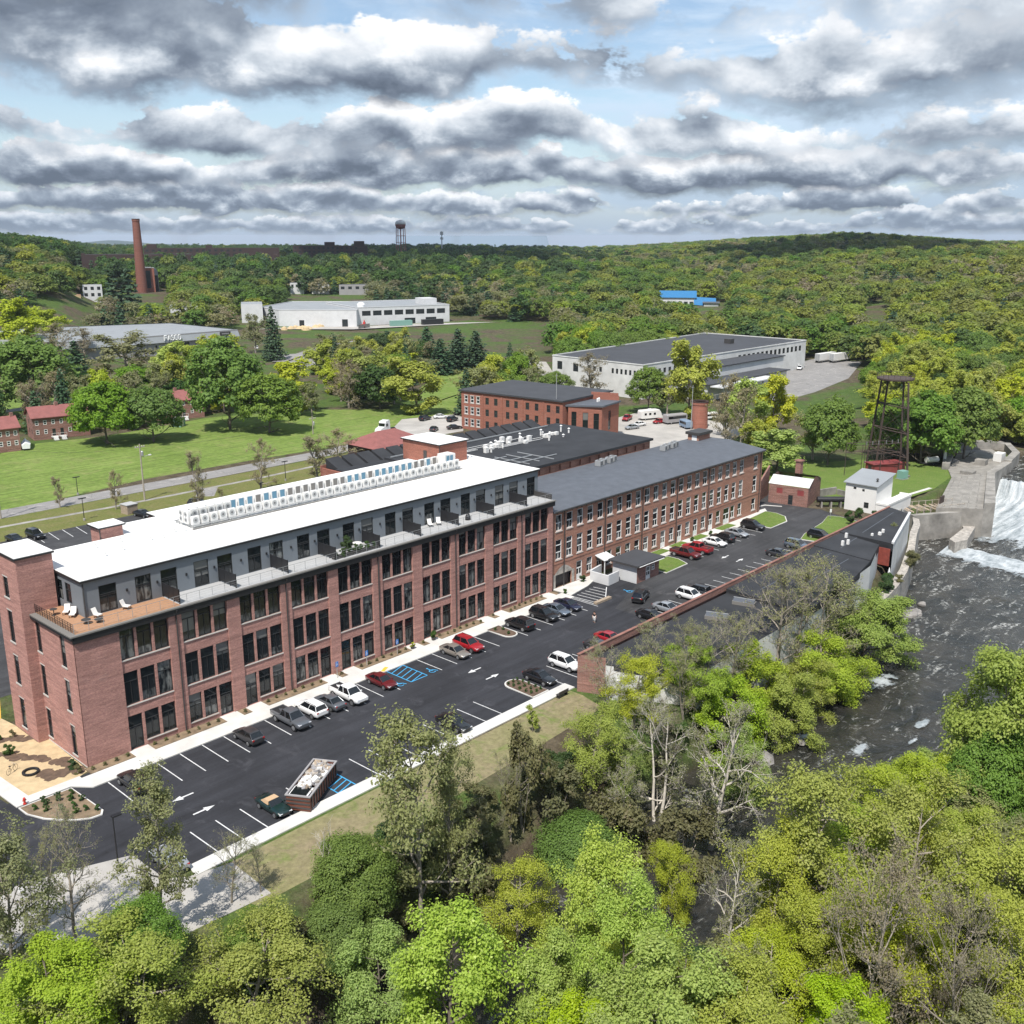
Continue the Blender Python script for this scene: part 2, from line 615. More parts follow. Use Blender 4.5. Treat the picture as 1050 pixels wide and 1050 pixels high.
def glass_mat(name, dark=(0.012, 0.016, 0.018), pale=(0.20, 0.21, 0.20), p_pale=0.86):
 """window pane seen from outside in daylight: a dark room, sometimes a drawn blind, under a reflecting face"""
 m = bpy.data.materials.new(name)
 m.use_nodes = True
 t = NT(m.node_tree)
 b = t.new('ShaderNodeBsdfPrincipled')
 o = t.new('ShaderNodeOutputMaterial')
 t.put(o.inputs[0], b.outputs[0])
 r = t.new('ShaderNodeObjectInfo').outputs['Random']
 tc = t.new('ShaderNodeTexCoord').outputs['Object']
 x, y, z = t.separate(tc)
 x2 = t.math('ADD', x, t.math('MULTIPLY', r, 37.0))
 n = t.noise(t.combine(t.math('MULTIPLY', x2, 1.6), 0.0, t.math('MULTIPLY', z, 0.5)), 1.0, 3, 0.6)
 on = t.math('GREATER_THAN', r, p_pale)
 f = t.math('MULTIPLY', on, t.maprange(n, 0.45, 0.62))
 c = t.mix(f, (*dark, 1), (*pale, 1))
 ro = t.noise(t.combine(t.math('MULTIPLY', x2, 0.7), 4.0, t.math('MULTIPLY', z, 0.9)), 1.0, 4, 0.6)
 c = t.mix(t.maprange(ro, 0.55, 0.75, 0, 0.5), c, (0.05, 0.065, 0.06, 1))
 r2 = t.math('FRACT', t.math('MULTIPLY', r, 23.7))
 r3 = t.math('FRACT', t.math('MULTIPLY', r, 91.3))
 # some rooms have a blind let down part of the way, or pale things standing low in the room
 bl = t.math('MULTIPLY', t.math('GREATER_THAN', r2, 0.74), t.math('GREATER_THAN', z, t.math('ADD', t.math('MULTIPLY', r3, 2.4), 0.9)))
 c = t.mix(t.math('MULTIPLY', bl, 0.8), c, (0.20, 0.20, 0.19, 1))
 lo = t.math('MULTIPLY', t.math('LESS_THAN', r2, 0.32), t.math('LESS_THAN', z, t.math('ADD', t.math('MULTIPLY', r3, 0.8), 0.7)))
 c = t.mix(t.math('MULTIPLY', lo, t.maprange(n, 0.42, 0.58)), c, (0.16, 0.165, 0.16, 1))
 t.put(b.inputs['Base Color'], c)
 b.inputs['Roughness'].default_value = 0.06
 b.inputs['Specular IOR Level'].default_value = 0.5
 bp = t.new('ShaderNodeBump')
 bp.inputs['Strength'].default_value = 0.08
 bp.inputs['Distance'].default_value = 0.05
 t.put(bp.inputs['Height'], t.noise(tc, 1.3, 2, 0.5))
 t.put(b.inputs['Normal'], bp.outputs[0])
 return m


def leaf_mat(name, a, b_, c_=None, hue=0.012, val=0.14, trans=0.40):
 m = bpy.data.materials.new(name)
 m.use_nodes = True
 t = NT(m.node_tree)
 o = t.new('ShaderNodeOutputMaterial')
 at = t.new('ShaderNodeAttribute', attribute_name='v').outputs['Fac']
 c = t.mix(at, (*a, 1), (*b_, 1))
 if c_ is not None:
  c = t.mix(t.maprange(at, 0.86, 0.95), c, (*c_, 1))
 r = t.new('ShaderNodeObjectInfo').outputs['Random']
 r2 = t.math('FRACT', t.math('MULTIPLY', r, 17.31))
 hs = t.new('ShaderNodeHueSaturation')
 t.put(hs.inputs['Hue'], t.maprange(r, 0, 1, 0.5 - hue, 0.5 + hue))
 t.put(hs.inputs['Saturation'], t.maprange(r2, 0, 1, 0.86, 1.08))
 t.put(hs.inputs['Value'], t.maprange(r2, 0, 1, 1 - val, 1 + val))
 t.put(hs.inputs['Color'], c)
 d = t.new('ShaderNodeBsdfPrincipled')
 t.put(d.inputs['Base Color'], hs.outputs[0])
 d.inputs['Roughness'].default_value = 0.55
 d.inputs['Specular IOR Level'].default_value = 0.25
 tr = t.new('ShaderNodeBsdfTranslucent')
 t.put(tr.inputs[0], t.mix(1.0, hs.outputs[0], (1.3, 1.3, 0.75, 1), 'MULTIPLY'))
 ms = t.new('ShaderNodeMixShader')
 ms.inputs[0].default_value = trans
 t.put(ms.inputs[1], d.outputs[0])
 t.put(ms.inputs[2], tr.outputs[0])
 t.put(o.inputs[0], ms.outputs[0])
 return m


def water_mat():
 m = bpy.data.materials.new('river_water')
 m.use_nodes = True
 t = NT(m.node_tree)
 b = t.new('ShaderNodeBsdfPrincipled')
 o = t.new('ShaderNodeOutputMaterial')
 t.put(o.inputs[0], b.outputs[0])
 p = t.new('ShaderNodeNewGeometry').outputs['Position']
 x, y, z = t.separate(p)
 # current runs towards -X: ripples are short along the flow, foam streaks trail along it
 wv = t.noise(t.combine(t.math('MULTIPLY', x, 1.1), t.math('MULTIPLY', y, 0.7), 0.0), 1.0, 6, 0.68, 0.5)
 sw = t.noise(t.combine(t.math('MULTIPLY', x, 0.16), t.math('MULTIPLY', y, 0.22), 0.0), 1.0, 4, 0.6, 0.8)
 h = t.math('ADD', t.math('MULTIPLY', wv, 0.7), t.math('MULTIPLY', sw, 1.2))
 st = t.noise(t.combine(t.math('MULTIPLY', x, 0.13), t.math('MULTIPLY', y, 0.42), 2.0), 1.0, 7, 0.72, 1.6)
 near = t.maprange(x, 60, 165, 0.0, 0.07)
 f = t.maprange(t.math('ADD', st, near), 0.57, 0.70, 0, 0.8)
 br = t.noise(p, 1.6, 5, 0.75)
 f = t.math('MULTIPLY', f, t.maprange(br, 0.45, 0.6))
 crest = t.math('MULTIPLY', t.maprange(wv, 0.58, 0.70, 0, 0.55), t.maprange(t.noise(p, 0.35, 3, 0.6), 0.45, 0.6))
 f = t.math('MAXIMUM', f, crest)
 body = t.mix(t.maprange(sw, 0.35, 0.65), (0.016, 0.017, 0.016, 1), (0.045, 0.041, 0.034, 1))
 t.put(b.inputs['Base Color'], t.mix(f, body, (0.62, 0.62, 0.58, 1)))
 t.put(b.inputs['Roughness'], t.maprange(f, 0, 1, 0.16, 0.7))
 b.inputs['Specular IOR Level'].default_value = 0.35
 bp = t.new('ShaderNodeBump')
 bp.inputs['Strength'].default_value = 0.75
 bp.inputs['Distance'].default_value = 0.5
 t.put(bp.inputs['Height'], h)
 t.put(b.inputs['Normal'], bp.outputs[0])
 return m


def falls_mat(name, streak):
 """white water: streaked where it drops; 'a' on the mesh thins it to broken lace at its rims"""
 m = bpy.data.materials.new(name)
 m.use_nodes = True
 t = NT(m.node_tree)
 b = t.new('ShaderNodeBsdfPrincipled')
 o = t.new('ShaderNodeOutputMaterial')
 p = t.new('ShaderNodeNewGeometry').outputs['Position']
 x, y, z = t.separate(p)
 n = t.noise(t.combine(t.math('MULTIPLY', x, 0.10), t.math('MULTIPLY', y, 0.75), t.math('MULTIPLY', z, 0.10)), 1.0, 6, 0.65, 0.3)
 n2 = t.noise(p, 0.55, 7, 0.72)
 at = t.new('ShaderNodeAttribute', attribute_name='a').outputs['Fac']
 sh = t.maprange(t.math('ADD', t.math('MULTIPLY', n, streak), t.math('MULTIPLY', n2, 1 - streak)), 0.36, 0.62)
 t.put(b.inputs['Base Color'], t.mix(sh, (0.66, 0.69, 0.70, 1), (0.20, 0.235, 0.25, 1)))
 b.inputs['Roughness'].default_value = 0.6
 bp = t.new('ShaderNodeBump')
 bp.inputs['Strength'].default_value = 0.9
 bp.inputs['Distance'].default_value = 0.5
 t.put(bp.inputs['Height'], t.math('ADD', n, n2))
 t.put(b.inputs['Normal'], bp.outputs[0])
 tr = t.new('ShaderNodeBsdfTransparent')
 ms = t.new('ShaderNodeMixShader')
 lace = t.math('ADD', t.math('MULTIPLY', n2, 0.7), t.math('MULTIPLY', n, 0.3))
 t.put(ms.inputs[0], t.maprange(t.math('ADD', lace, t.math('SUBTRACT', t.math('MULTIPLY', at, 0.9), 0.45)), 0.44, 0.56, 0, 1, True))
 t.put(ms.inputs[1], tr.outputs[0])
 t.put(ms.inputs[2], b.outputs[0])
 t.put(o.inputs[0], ms.outputs[0])
 return m


def ground_mat():
 m = bpy.data.materials.new('woodland_ground')
 m.use_nodes = True
 t = NT(m.node_tree)
 b = t.new('ShaderNodeBsdfPrincipled')
 o = t.new('ShaderNodeOutputMaterial')
 t.put(o.inputs[0], b.outputs[0])
 p = t.new('ShaderNodeNewGeometry').outputs['Position']
 x, y, z = t.separate(p)
 n1 = t.noise(p, 0.03, 6, 0.66, 0.6)
 n2 = t.noise(p, 0.45, 6, 0.75, 0.4)
 n3 = t.noise(p, 2.6, 4, 0.7)
 grass = t.mix(t.maprange(n2, 0.35, 0.65), (0.045, 0.085, 0.018, 1), (0.085, 0.125, 0.03, 1))
 litter = t.mix(t.maprange(n2, 0.35, 0.65), (0.050, 0.040, 0.026, 1), (0.13, 0.105, 0.07, 1))
 c = t.mix(t.maprange(n1, 0.44, 0.56), litter, grass)
 mud = t.maprange(z, -6.3, -4.2, 1.0, 0.0)
 c = t.mix(mud, c, (0.045, 0.037, 0.028, 1))
 k = t.maprange(n3, 0.25, 0.75, 0.65, 1.35)
 c = t.mix(1.0, c, t.combine(k, k, k), 'MULTIPLY')
 t.put(b.inputs['Base Color'], c)
 b.inputs['Roughness'].default_value = 0.95
 b.inputs['Specular IOR Level'].default_value = 0.15
 bp = t.new('ShaderNodeBump')
 bp.inputs['Strength'].default_value = 0.8
 bp.inputs['Distance'].default_value = 0.2
 t.put(bp.inputs['Height'], t.noise(p, 1.4, 5, 0.7))
 t.put(b.inputs['Normal'], bp.outputs[0])
 return m


M = {}
M['brick_new'] = brick_mat('brick_apartment', (0.440, 0.222, 0.182), (0.345, 0.165, 0.142), (0.37, 0.25, 0.21), stain=0.30)
M['brick_old'] = brick_mat('brick_old_mill', (0.40, 0.190, 0.125), (0.31, 0.140, 0.100), (0.33, 0.23, 0.18), stain=0.22)
M['brick_red'] = brick_mat('brick_red', (0.34, 0.125, 0.085), (0.26, 0.095, 0.068), (0.26, 0.15, 0.11), stain=0.18)
M['brick_ruin'] = brick_mat('brick_weathered', (0.29, 0.130, 0.10), (0.21, 0.105, 0.085), (0.29, 0.22, 0.19), stain=0.35)
M['brick_stack'] = brick_mat('brick_stack', (0.24, 0.088, 0.060), (0.18, 0.066, 0.050), (0.20, 0.12, 0.10), stain=0.2)
M['brick_dark'] = brick_mat('brick_dark', (0.060, 0.034, 0.031), (0.045, 0.027, 0.026), (0.06, 0.05, 0.045))  # tone lowered to carry the cloud shadow over the skyline works
M['asphalt'] = asphalt_mat('asphalt_new', (0.030, 0.031, 0.036), 0.0, 0.32)
M['asphalt_old'] = asphalt_mat('asphalt_worn', (0.075, 0.073, 0.072), 0.35, 0.25)
M['asphalt_mid'] = asphalt_mat('asphalt_mid', (0.046, 0.046, 0.048), 0.15, 0.3)
M['road'] = asphalt_mat('road_grey', (0.24, 0.23, 0.22), 0.3, 0.12)
M['gravel'] = mat('gravel', (0.33, 0.29, 0.24), 0.95, var=0.3, vscale=0.3, bump=0.5, bscale=6)
M['gravel_pale'] = mat('gravel_pale', (0.38, 0.36, 0.33), 0.95, var=0.25, vscale=0.12, bump=0.4, bscale=3)
M['concrete'] = mat('concrete_new', (0.56, 0.545, 0.51), 0.8, var=0.16, vscale=0.35)
M['concrete_old'] = mat('concrete_old', (0.26, 0.245, 0.22), 0.9, var=0.5, vscale=0.35, bump=0.4, bscale=3)
M['slab'] = mat('concrete_slab', (0.245, 0.23, 0.205), 0.9, var=0.3, vscale=0.6, bump=0.2, bscale=5)
M['stone'] = mat('stone_wall', (0.36, 0.33, 0.29), 0.9, var=0.5, vscale=1.6, bump=0.9, bscale=2.2)
M['sill'] = mat('sill_stone', (0.50, 0.47, 0.43), 0.8, var=0.08)
M['grass'] = grass_mat('lawn_grass', (0.118, 0.178, 0.036), (0.165, 0.225, 0.055), (0.215, 0.225, 0.085), 0.05, True)
M['grass_bright'] = grass_mat('lawn_bright', (0.098, 0.155, 0.032), (0.130, 0.185, 0.042), (0.165, 0.180, 0.065), 0.25)
M['grass_rough'] = grass_mat('grass_rough', (0.115, 0.135, 0.035), (0.155, 0.150, 0.055), (0.19, 0.155, 0.085), 0.16)
M['grass_new'] = grass_mat('grass_new_sown', (0.235, 0.190, 0.120), (0.200, 0.195, 0.085), (0.115, 0.165, 0.035), 0.10)
M['mulch'] = mat('mulch', (0.115, 0.075, 0.05), 0.95, var=0.45, vscale=1.4, bump=0.8, bscale=5)
M['mulch_tan'] = mat('mulch_tan', (0.20, 0.145, 0.09), 0.95, var=0.45, vscale=1.2, bump=0.8, bscale=5)
M['straw'] = mat('straw', (0.50, 0.38, 0.22), 0.95, var=0.25, vscale=0.8, bump=0.5, bscale=8)
M['paint_white'] = mat('paint_white', (0.60, 0.60, 0.59), 0.7, var=0.28, vscale=2.5)
M['paint_worn'] = mat('paint_worn', (0.40, 0.39, 0.37), 0.8, var=0.2, vscale=1.5)
M['paint_blue'] = mat('paint_blue', (0.05, 0.34, 0.62), 0.7, var=0.15, vscale=1.5)
M['paint_yellow'] = mat('paint_yellow', (0.75, 0.42, 0.05), 0.7, var=0.15, vscale=1.5)
M['roof_white'] = mat('roof_white', (0.76, 0.75, 0.72), 0.6, var=0.10, vscale=0.18)
M['roof_black'] = mat('roof_black', (0.030, 0.031, 0.034), 0.75, var=0.35, vscale=0.25, spec=0.35)
M['roof_slate'] = mat('roof_slate', (0.092, 0.101, 0.117), 0.7, var=0.18, vscale=0.7, bump=0.3, bscale=3)
M['roof_grey'] = mat('roof_grey', (0.048, 0.050, 0.056), 0.8, var=0.2, vscale=0.2)
M['roof_metal'] = mat('roof_metal_grey', (0.27, 0.285, 0.295), 0.55, var=0.12, vscale=0.15)
M['roof_red'] = mat('roof_red', (0.235, 0.085, 0.075), 0.75, var=0.2, vscale=0.7)
M['roof_brown'] = mat('roof_brown', (0.28, 0.14, 0.10), 0.8, var=0.25, vscale=0.7)
M['roof_blue'] = mat('roof_blue', (0.025, 0.155, 0.34), 0.5, var=0.05)
M['trim_black'] = mat('trim_black', (0.016, 0.016, 0.018), 0.5)
M['trim_dark'] = mat('trim_dark', (0.05, 0.047, 0.045), 0.6)
M['panel_grey'] = mat('panel_grey', (0.165, 0.185, 0.205), 0.65, var=0.05, vscale=2.0)
M['deck_wood'] = mat('deck_wood', (0.37, 0.205, 0.115), 0.75, var=0.15, vscale=3)
M['deck_grey'] = mat('deck_grey', (0.38, 0.38, 0.375), 0.8, var=0.06, vscale=1)
M['white_wall'] = mat('white_wall', (0.58, 0.585, 0.585), 0.75, var=0.10, vscale=0.35)
M['white_dirty'] = mat('white_dirty', (0.60, 0.60, 0.58), 0.85, var=0.18, vscale=0.22)
M['grey_wall'] = mat('grey_wall', (0.30, 0.29, 0.29), 0.8, var=0.12, vscale=0.3)
M['white_frame'] = mat('white_frame', (0.74, 0.74, 0.72), 0.5)
M['frame_dark'] = mat('frame_dark', (0.022, 0.024, 0.026), 0.45)
M['steel'] = mat('steel', (0.45, 0.46, 0.47), 0.4, metal=0.7)
M['galv'] = mat('galvanised', (0.42, 0.43, 0.43), 0.5, metal=0.4)
M['unit_white'] = mat('unit_white', (0.72, 0.71, 0.68), 0.5, var=0.06)
M['unit_grille'] = mat('unit_grille', (0.14, 0.14, 0.14), 0.6)
M['film_blue'] = mat('film_blue', (0.12, 0.26, 0.36), 0.35)
M['film_grey'] = mat('film_grey', (0.19, 0.18, 0.165), 0.5)
M['rust'] = mat('rust_steel', (0.062, 0.043, 0.036), 0.9, var=0.3, vscale=1.5)
M['red_metal'] = mat('red_metal', (0.24, 0.05, 0.05), 0.6, var=0.15, vscale=1)
M['tank_red'] = mat('tank_red', (0.25, 0.075, 0.06), 0.6, var=0.3, vscale=0.5)
M['wood_pole'] = mat('wood_pole', (0.34, 0.30, 0.25), 0.9, var=0.2, vscale=2)
M['wood_plank'] = mat('wood_plank', (0.33, 0.26, 0.19), 0.9, var=0.3, vscale=3)
M['dump_brown'] = mat('dumpster_brown', (0.15, 0.050, 0.030), 0.6, var=0.25, vscale=2)
M['debris'] = mat('debris', (0.48, 0.43, 0.37), 0.9, var=0.5, vscale=2.5, objvar=0.2)
M['tyre'] = mat('tyre', (0.012, 0.012, 0.013), 0.85)
M['rim'] = mat('rim', (0.52, 0.53, 0.54), 0.3, metal=0.8)
M['car_glass'] = mat('car_glass', (0.008, 0.010, 0.012), 0.05, spec=0.6)
M['light_clear'] = mat('headlamp', (0.75, 0.76, 0.78), 0.15, spec=0.7)
M['light_red'] = mat('tail_lamp', (0.42, 0.015, 0.012), 0.2)
M['plastic_dark'] = mat('plastic_dark', (0.02, 0.02, 0.021), 0.6)
M['canvas_tan'] = mat('canvas_tan', (0.50, 0.34, 0.20), 0.85)
M['skin'] = mat('skin', (0.42, 0.24, 0.17), 0.6)
M['cloth_black'] = mat('cloth_black', (0.015, 0.015, 0.017), 0.9)
M['cloth_white'] = mat('cloth_white', (0.66, 0.65, 0.62), 0.85)
M['hair_dark'] = mat('hair_dark', (0.025, 0.018, 0.013), 0.7)
M['sign_blue'] = mat('sign_blue', (0.03, 0.17, 0.50), 0.4)
M['sign_white'] = mat('sign_white', (0.78, 0.78, 0.77), 0.5)
M['chair_white'] = mat('chair_white', (0.72, 0.70, 0.66), 0.6)
M['rock'] = mat('rock', (0.24, 0.225, 0.21), 0.95, var=0.45, vscale=0.7, bump=1.0, bscale=1.6)
M['tarp_blue'] = mat('tarp_blue', (0.20, 0.27, 0.36), 0.6, var=0.2)
M['teal'] = mat('teal_metal', (0.18, 0.33, 0.28), 0.6)
M['red_wall'] = mat('red_timber', (0.22, 0.045, 0.03), 0.8, var=0.3, vscale=2)
M['hydrant'] = mat('hydrant_red', (0.50, 0.04, 0.03), 0.5)
M['glass'] = glass_mat('window_glass')
M['glass_old'] = glass_mat('window_glass_old', (0.012, 0.014, 0.016), (0.30, 0.31, 0.30), 0.72)
M['glass_far'] = mat('window_far', (0.025, 0.03, 0.033), 0.2)
M['bark'] = mat('bark', (0.15, 0.125, 0.10), 0.95, var=0.35, vscale=3, bump=0.6, bscale=9)
M['bark_grey'] = mat('bark_grey', (0.285, 0.25, 0.205), 0.95, var=0.3, vscale=2, objvar=0.15)
M['bark_white'] = mat('bark_white', (0.47, 0.43, 0.37), 0.9, var=0.35, vscale=1.2)
M['water'] = water_mat()
M['falls'] = falls_mat('falling_water', 0.75)
M['foam'] = falls_mat('foam_water', 0.3)
M['ground'] = ground_mat()
CARCOL = {
 'black': (0.010, 0.010, 0.011), 'dark_grey': (0.055, 0.055, 0.058), 'silver': (0.34, 0.36, 0.38), 'white': (0.74, 0.74, 0.73),
 'dark_red': (0.105, 0.008, 0.010), 'red': (0.30, 0.012, 0.018), 'tan': (0.26, 0.235, 0.205), 'blue_grey': (0.13, 0.16, 0.20),
 'navy': (0.012, 0.014, 0.035), 'green': (0.006, 0.022, 0.020), 'slate': (0.13, 0.14, 0.155)}
for k, c in CARCOL.items():
 M['car_' + k] = mat('car_paint_' + k, c, 0.28, metal=0.35 if k in ('silver', 'tan', 'blue_grey', 'slate', 'dark_grey') else 0.0, coat=0.7, spec=0.5)
LEAF = {
 'wood_green': leaf_mat('leaf_wood_green', (0.085, 0.150, 0.028), (0.152, 0.230, 0.046), (0.19, 0.26, 0.065), hue=0.018, val=0.2),
 'wood_spring': leaf_mat('leaf_wood_spring', (0.175, 0.212, 0.036), (0.262, 0.300, 0.060), (0.30, 0.32, 0.09), hue=0.018, val=0.2),
 'wood_olive': leaf_mat('leaf_wood_olive', (0.158, 0.166, 0.076), (0.232, 0.232, 0.115), (0.27, 0.26, 0.145), hue=0.02, val=0.2),
 'green': leaf_mat('leaf_green', (0.115, 0.195, 0.028), (0.210, 0.320, 0.050), (0.26, 0.36, 0.07)),
 'spring': leaf_mat('leaf_spring', (0.270, 0.315, 0.032), (0.430, 0.470, 0.070), (0.48, 0.50, 0.12)),
 'light': leaf_mat('leaf_light', (0.235, 0.330, 0.058), (0.400, 0.500, 0.115), (0.48, 0.56, 0.19)),
 'lime': leaf_mat('leaf_lime', (0.245, 0.340, 0.028), (0.380, 0.475, 0.055), (0.43, 0.50, 0.09)),
 'olive': leaf_mat('leaf_olive', (0.205, 0.220, 0.085), (0.300, 0.315, 0.135), (0.36, 0.35, 0.19)),
 'dark': leaf_mat('leaf_dark', (0.040, 0.085, 0.022), (0.080, 0.145, 0.036), (0.10, 0.16, 0.05)),
 'conifer': leaf_mat('leaf_conifer', (0.034, 0.072, 0.036), (0.066, 0.118, 0.054), hue=0.01, trans=0.15),
 'rusty': leaf_mat('leaf_rusty', (0.225, 0.195, 0.125), (0.315, 0.275, 0.170), (0.31, 0.32, 0.14)),
 'brush': leaf_mat('leaf_brush', (0.125, 0.130, 0.055), (0.205, 0.200, 0.085), (0.24, 0.20, 0.12)),
}

# ------------------------------------------------------------------ trees: tapered trunk with limbs, crown of leaf-sized faces
def leaf_mesh(name, cen, nor, size, var, material, aspect=0.62):
 """one rhombic face per leaf clump"""
 cen = np.asarray(cen, float)
 n = len(cen)
 rs = np.random.RandomState(n % 9973)
 nor = np.asarray(nor, float)
 nor /= np.linalg.norm(nor, axis=1, keepdims=True) + 1e-9
 t = rs.normal(size=(n, 3))
 t -= nor * (t * nor).sum(1, keepdims=True)
 t /= np.linalg.norm(t, axis=1, keepdims=True) + 1e-9
 b = np.cross(nor, t)
 s = (np.asarray(size) * np.ones(n))[:, None]
 fold = nor * s * 0.18
 v = np.empty((n, 4, 3))
 v[:, 0] = cen + t * s
 v[:, 1] = cen + b * s * aspect - fold
 v[:, 2] = cen - t * s
 v[:, 3] = cen - b * s * aspect - fold
 me = bpy.data.meshes.new(name)
 me.vertices.add(n * 4)
 me.vertices.foreach_set('co', v.reshape(-1))
 me.loops.add(n * 4)
 me.loops.foreach_set('vertex_index', np.arange(n * 4, dtype=np.int32))
 me.polygons.add(n)
 me.polygons.foreach_set('loop_start', np.arange(0, n * 4, 4, dtype=np.int32))
 me.materials.append(material)
 at = me.attributes.new('v', 'FLOAT', 'FACE')
 at.data.foreach_set('value', np.asarray(var, np.float32))
 me.update(calc_edges=True)
 return me


def tubes_mesh(name, segs, material):
 """segs: (p0, p1, r0, r1, sides)"""
 vs, fs = [], []
 for sides in (3, 4, 5, 7):
  S = [s for s in segs if s[4] == sides]
  if not S:
   continue
  p0 = np.array([s[0] for s in S])
  p1 = np.array([s[1] for s in S])
  r0 = np.array([s[2] for s in S])
  r1 = np.array([s[3] for s in S])
  d = p1 - p0
  d /= np.linalg.norm(d, axis=1, keepdims=True) + 1e-9
  ref = np.where(np.abs(d[:, :1]) < 0.8, np.array([[1.0, 0, 0]]), np.array([[0, 1.0, 0]]))
  a = np.cross(d, ref)
  a /= np.linalg.norm(a, axis=1, keepdims=True) + 1e-9
  b = np.cross(d, a)
  n = len(S)
  ring = np.empty((n, 2 * sides, 3))
  for i in range(sides):
   c, s_ = cos(2 * pi * i / sides), sin(2 * pi * i / sides)
   o = a * c + b * s_
   ring[:, i] = p0 + o * r0[:, None]
   ring[:, sides + i] = p1 + o * r1[:, None]
  base = sum(len(x) for x in vs)
  vs.append(ring.reshape(-1, 3))
  idx = base + np.arange(n)[:, None] * (2 * sides)
  for i in range(sides):
   j = (i + 1) % sides
   fs.append(np.concatenate([idx + i, idx + j, idx + sides + j, idx + sides + i], axis=1))
 v = np.concatenate(vs)
 f = np.concatenate(fs)
 me = bpy.data.meshes.new(name)
 me.vertices.add(len(v))
 me.vertices.foreach_set('co', v.reshape(-1))
 me.loops.add(f.size)
 me.loops.foreach_set('vertex_index', f.reshape(-1).astype(np.int32))
 me.polygons.add(len(f))
 me.polygons.foreach_set('loop_start', np.arange(0, f.size, 4, dtype=np.int32))
 me.polygons.foreach_set('use_smooth', np.ones(len(f), bool))
 me.materials.append(material)
 me.update(calc_edges=True)
 return me


def skeleton(seed, H, R, base=0.3, nprim=12, nsub=5, ntw=4, levels=3, lean=0.0, upward=0.55, stems=1, thick=1.0, droop=0.0):
 """trunk, limbs and twigs; returns segments and the twig ends with their directions"""
 rs = np.random.RandomState(seed)
 segs, tips = [], []

 def path(p, d, L, r0, r1, n, wob, sides, up=0.0):
  pts = [np.array(p, float)]
  d = np.array(d, float)
  for i in range(n):
   d = d + rs.normal(size=3) * wob
   d[2] += up / n
   d /= np.linalg.norm(d)
   pts.append(pts[-1] + d * L / n)
  for i in range(n):
   segs.append((pts[i], pts[i + 1], r0 + (r1 - r0) * i / n, r0 + (r1 - r0) * (i + 1) / n, sides))
  return pts, d

 def along(pts, t):
  k = t * (len(pts) - 1)
  i = min(int(k), len(pts) - 2)
  return pts[i] + (pts[i + 1] - pts[i]) * (k - i), pts[i + 1] - pts[i]

 def branch(p, d, L, r, lev):
  n = 4 if lev == 0 else (3 if lev == 1 else 2)
  sides = 5 if lev == 0 else (4 if lev == 1 else 3)
  pts, dl = path(p, d, L, r, r * 0.35, n, 0.17, sides, upward * (0.6 if lev == 0 else 0.3) - droop)
  if lev >= levels - 1:
   for t in (0.35, 0.7, 1.0):
    q, dd = along(pts, t)
    tips.append((q, dd / (np.linalg.norm(dd) + 1e-9)))
   return
  m = nsub if lev == 0 else ntw
  for i in range(m):
   t = 0.28 + 0.72 * (i + rs.uniform(0, 0.9)) / m
   t = min(t, 1.0)
   q, dd = along(pts, t)
   dd = dd / (np.linalg.norm(dd) + 1e-9)
   s = rs.normal(size=3)
   s -= dd * (s @ dd)
   s /= np.linalg.norm(s) + 1e-9
   a = rs.uniform(0.5, 1.05)
   nd = dd * cos(a) + s * sin(a)
   nd[2] += 0.12 * upward
   branch(q, nd / np.linalg.norm(nd), L * rs.uniform(0.34, 0.72) * (1.15 - 0.4 * t), max(r * 0.45 * (1 - 0.4 * t), 0.017 * thick), lev + 1)

 for s in range(stems):
  a0 = rs.uniform(0, 2 * pi)
  sp = 0.0 if stems == 1 else 0.16 + 0.12 * rs.rand()
  rt = H * 0.020 * thick / sqrt(stems)
  d0 = np.array([sp * cos(a0 + s * 2 * pi / stems) + lean, sp * sin(a0 + s * 2 * pi / stems), 1.0])
  trunk, _ = path((0, 0, -0.6), d0 / np.linalg.norm(d0), H * 0.93 + 0.6, rt, rt * 0.14, 8, 0.045, 7)
  npr = max(4, nprim // stems)
  for i in range(npr):
   t = base + (0.97 - base) * (i + rs.uniform(0, 0.8)) / npr
   q, dd = along(trunk, min(t, 0.99))
   k = (t - base) / (1 - base)
   env = R * (0.55 + 1.0 * k - 1.28 * k * k + 0.1) * rs.uniform(0.55, 1.3)
   az = i * 2.4 + rs.uniform(-0.5, 0.5)
   el = upward * (0.35 + 0.9 * k)
   d = np.array([cos(az) * cos(el), sin(az) * cos(el), sin(el)])
   branch(q, d, max(env, 0.18 * R), max(rt * (1 - 0.75 * t) * 0.62, 0.03 * thick), 0)
 return segs, tips


def clump_leaves(seed, tips, per, rad, size, H, sprd=1.0, keep=1.0, up=0.5):
 rs = np.random.RandomState(seed)
 tp = np.array([t[0] for t in tips])
 if keep < 1.0:
  tp = tp[rs.rand(len(tp)) < keep]
 n = len(tp)
 cl = rs.rand(n)
 off = rs.normal(size=(n, per, 3))
 off /= np.linalg.norm(off, axis=2, keepdims=True) + 1e-9
 off *= (rs.rand(n, per, 1) ** 0.45) * rad
 off[:, :, 2] *= 0.72
 cen = (tp[:, None, :] + off).reshape(-1, 3)
 c0 = tp.mean(0)
 outw = cen - c0
 outw /= np.linalg.norm(outw, axis=1, keepdims=True) + 1e-9
 nor = off.reshape(-1, 3) / rad * 0.9 + outw * 0.5 + np.array([0, 0, up + .35]) + rs.normal(size=cen.shape) * 0.45 * sprd
 var = np.clip(np.repeat(cl, per) * 0.65 + rs.rand(n * per) * 0.4, 0, 1)
 sz = size * rs.uniform(0.65, 1.25, n * per)
 return cen, nor, sz, var


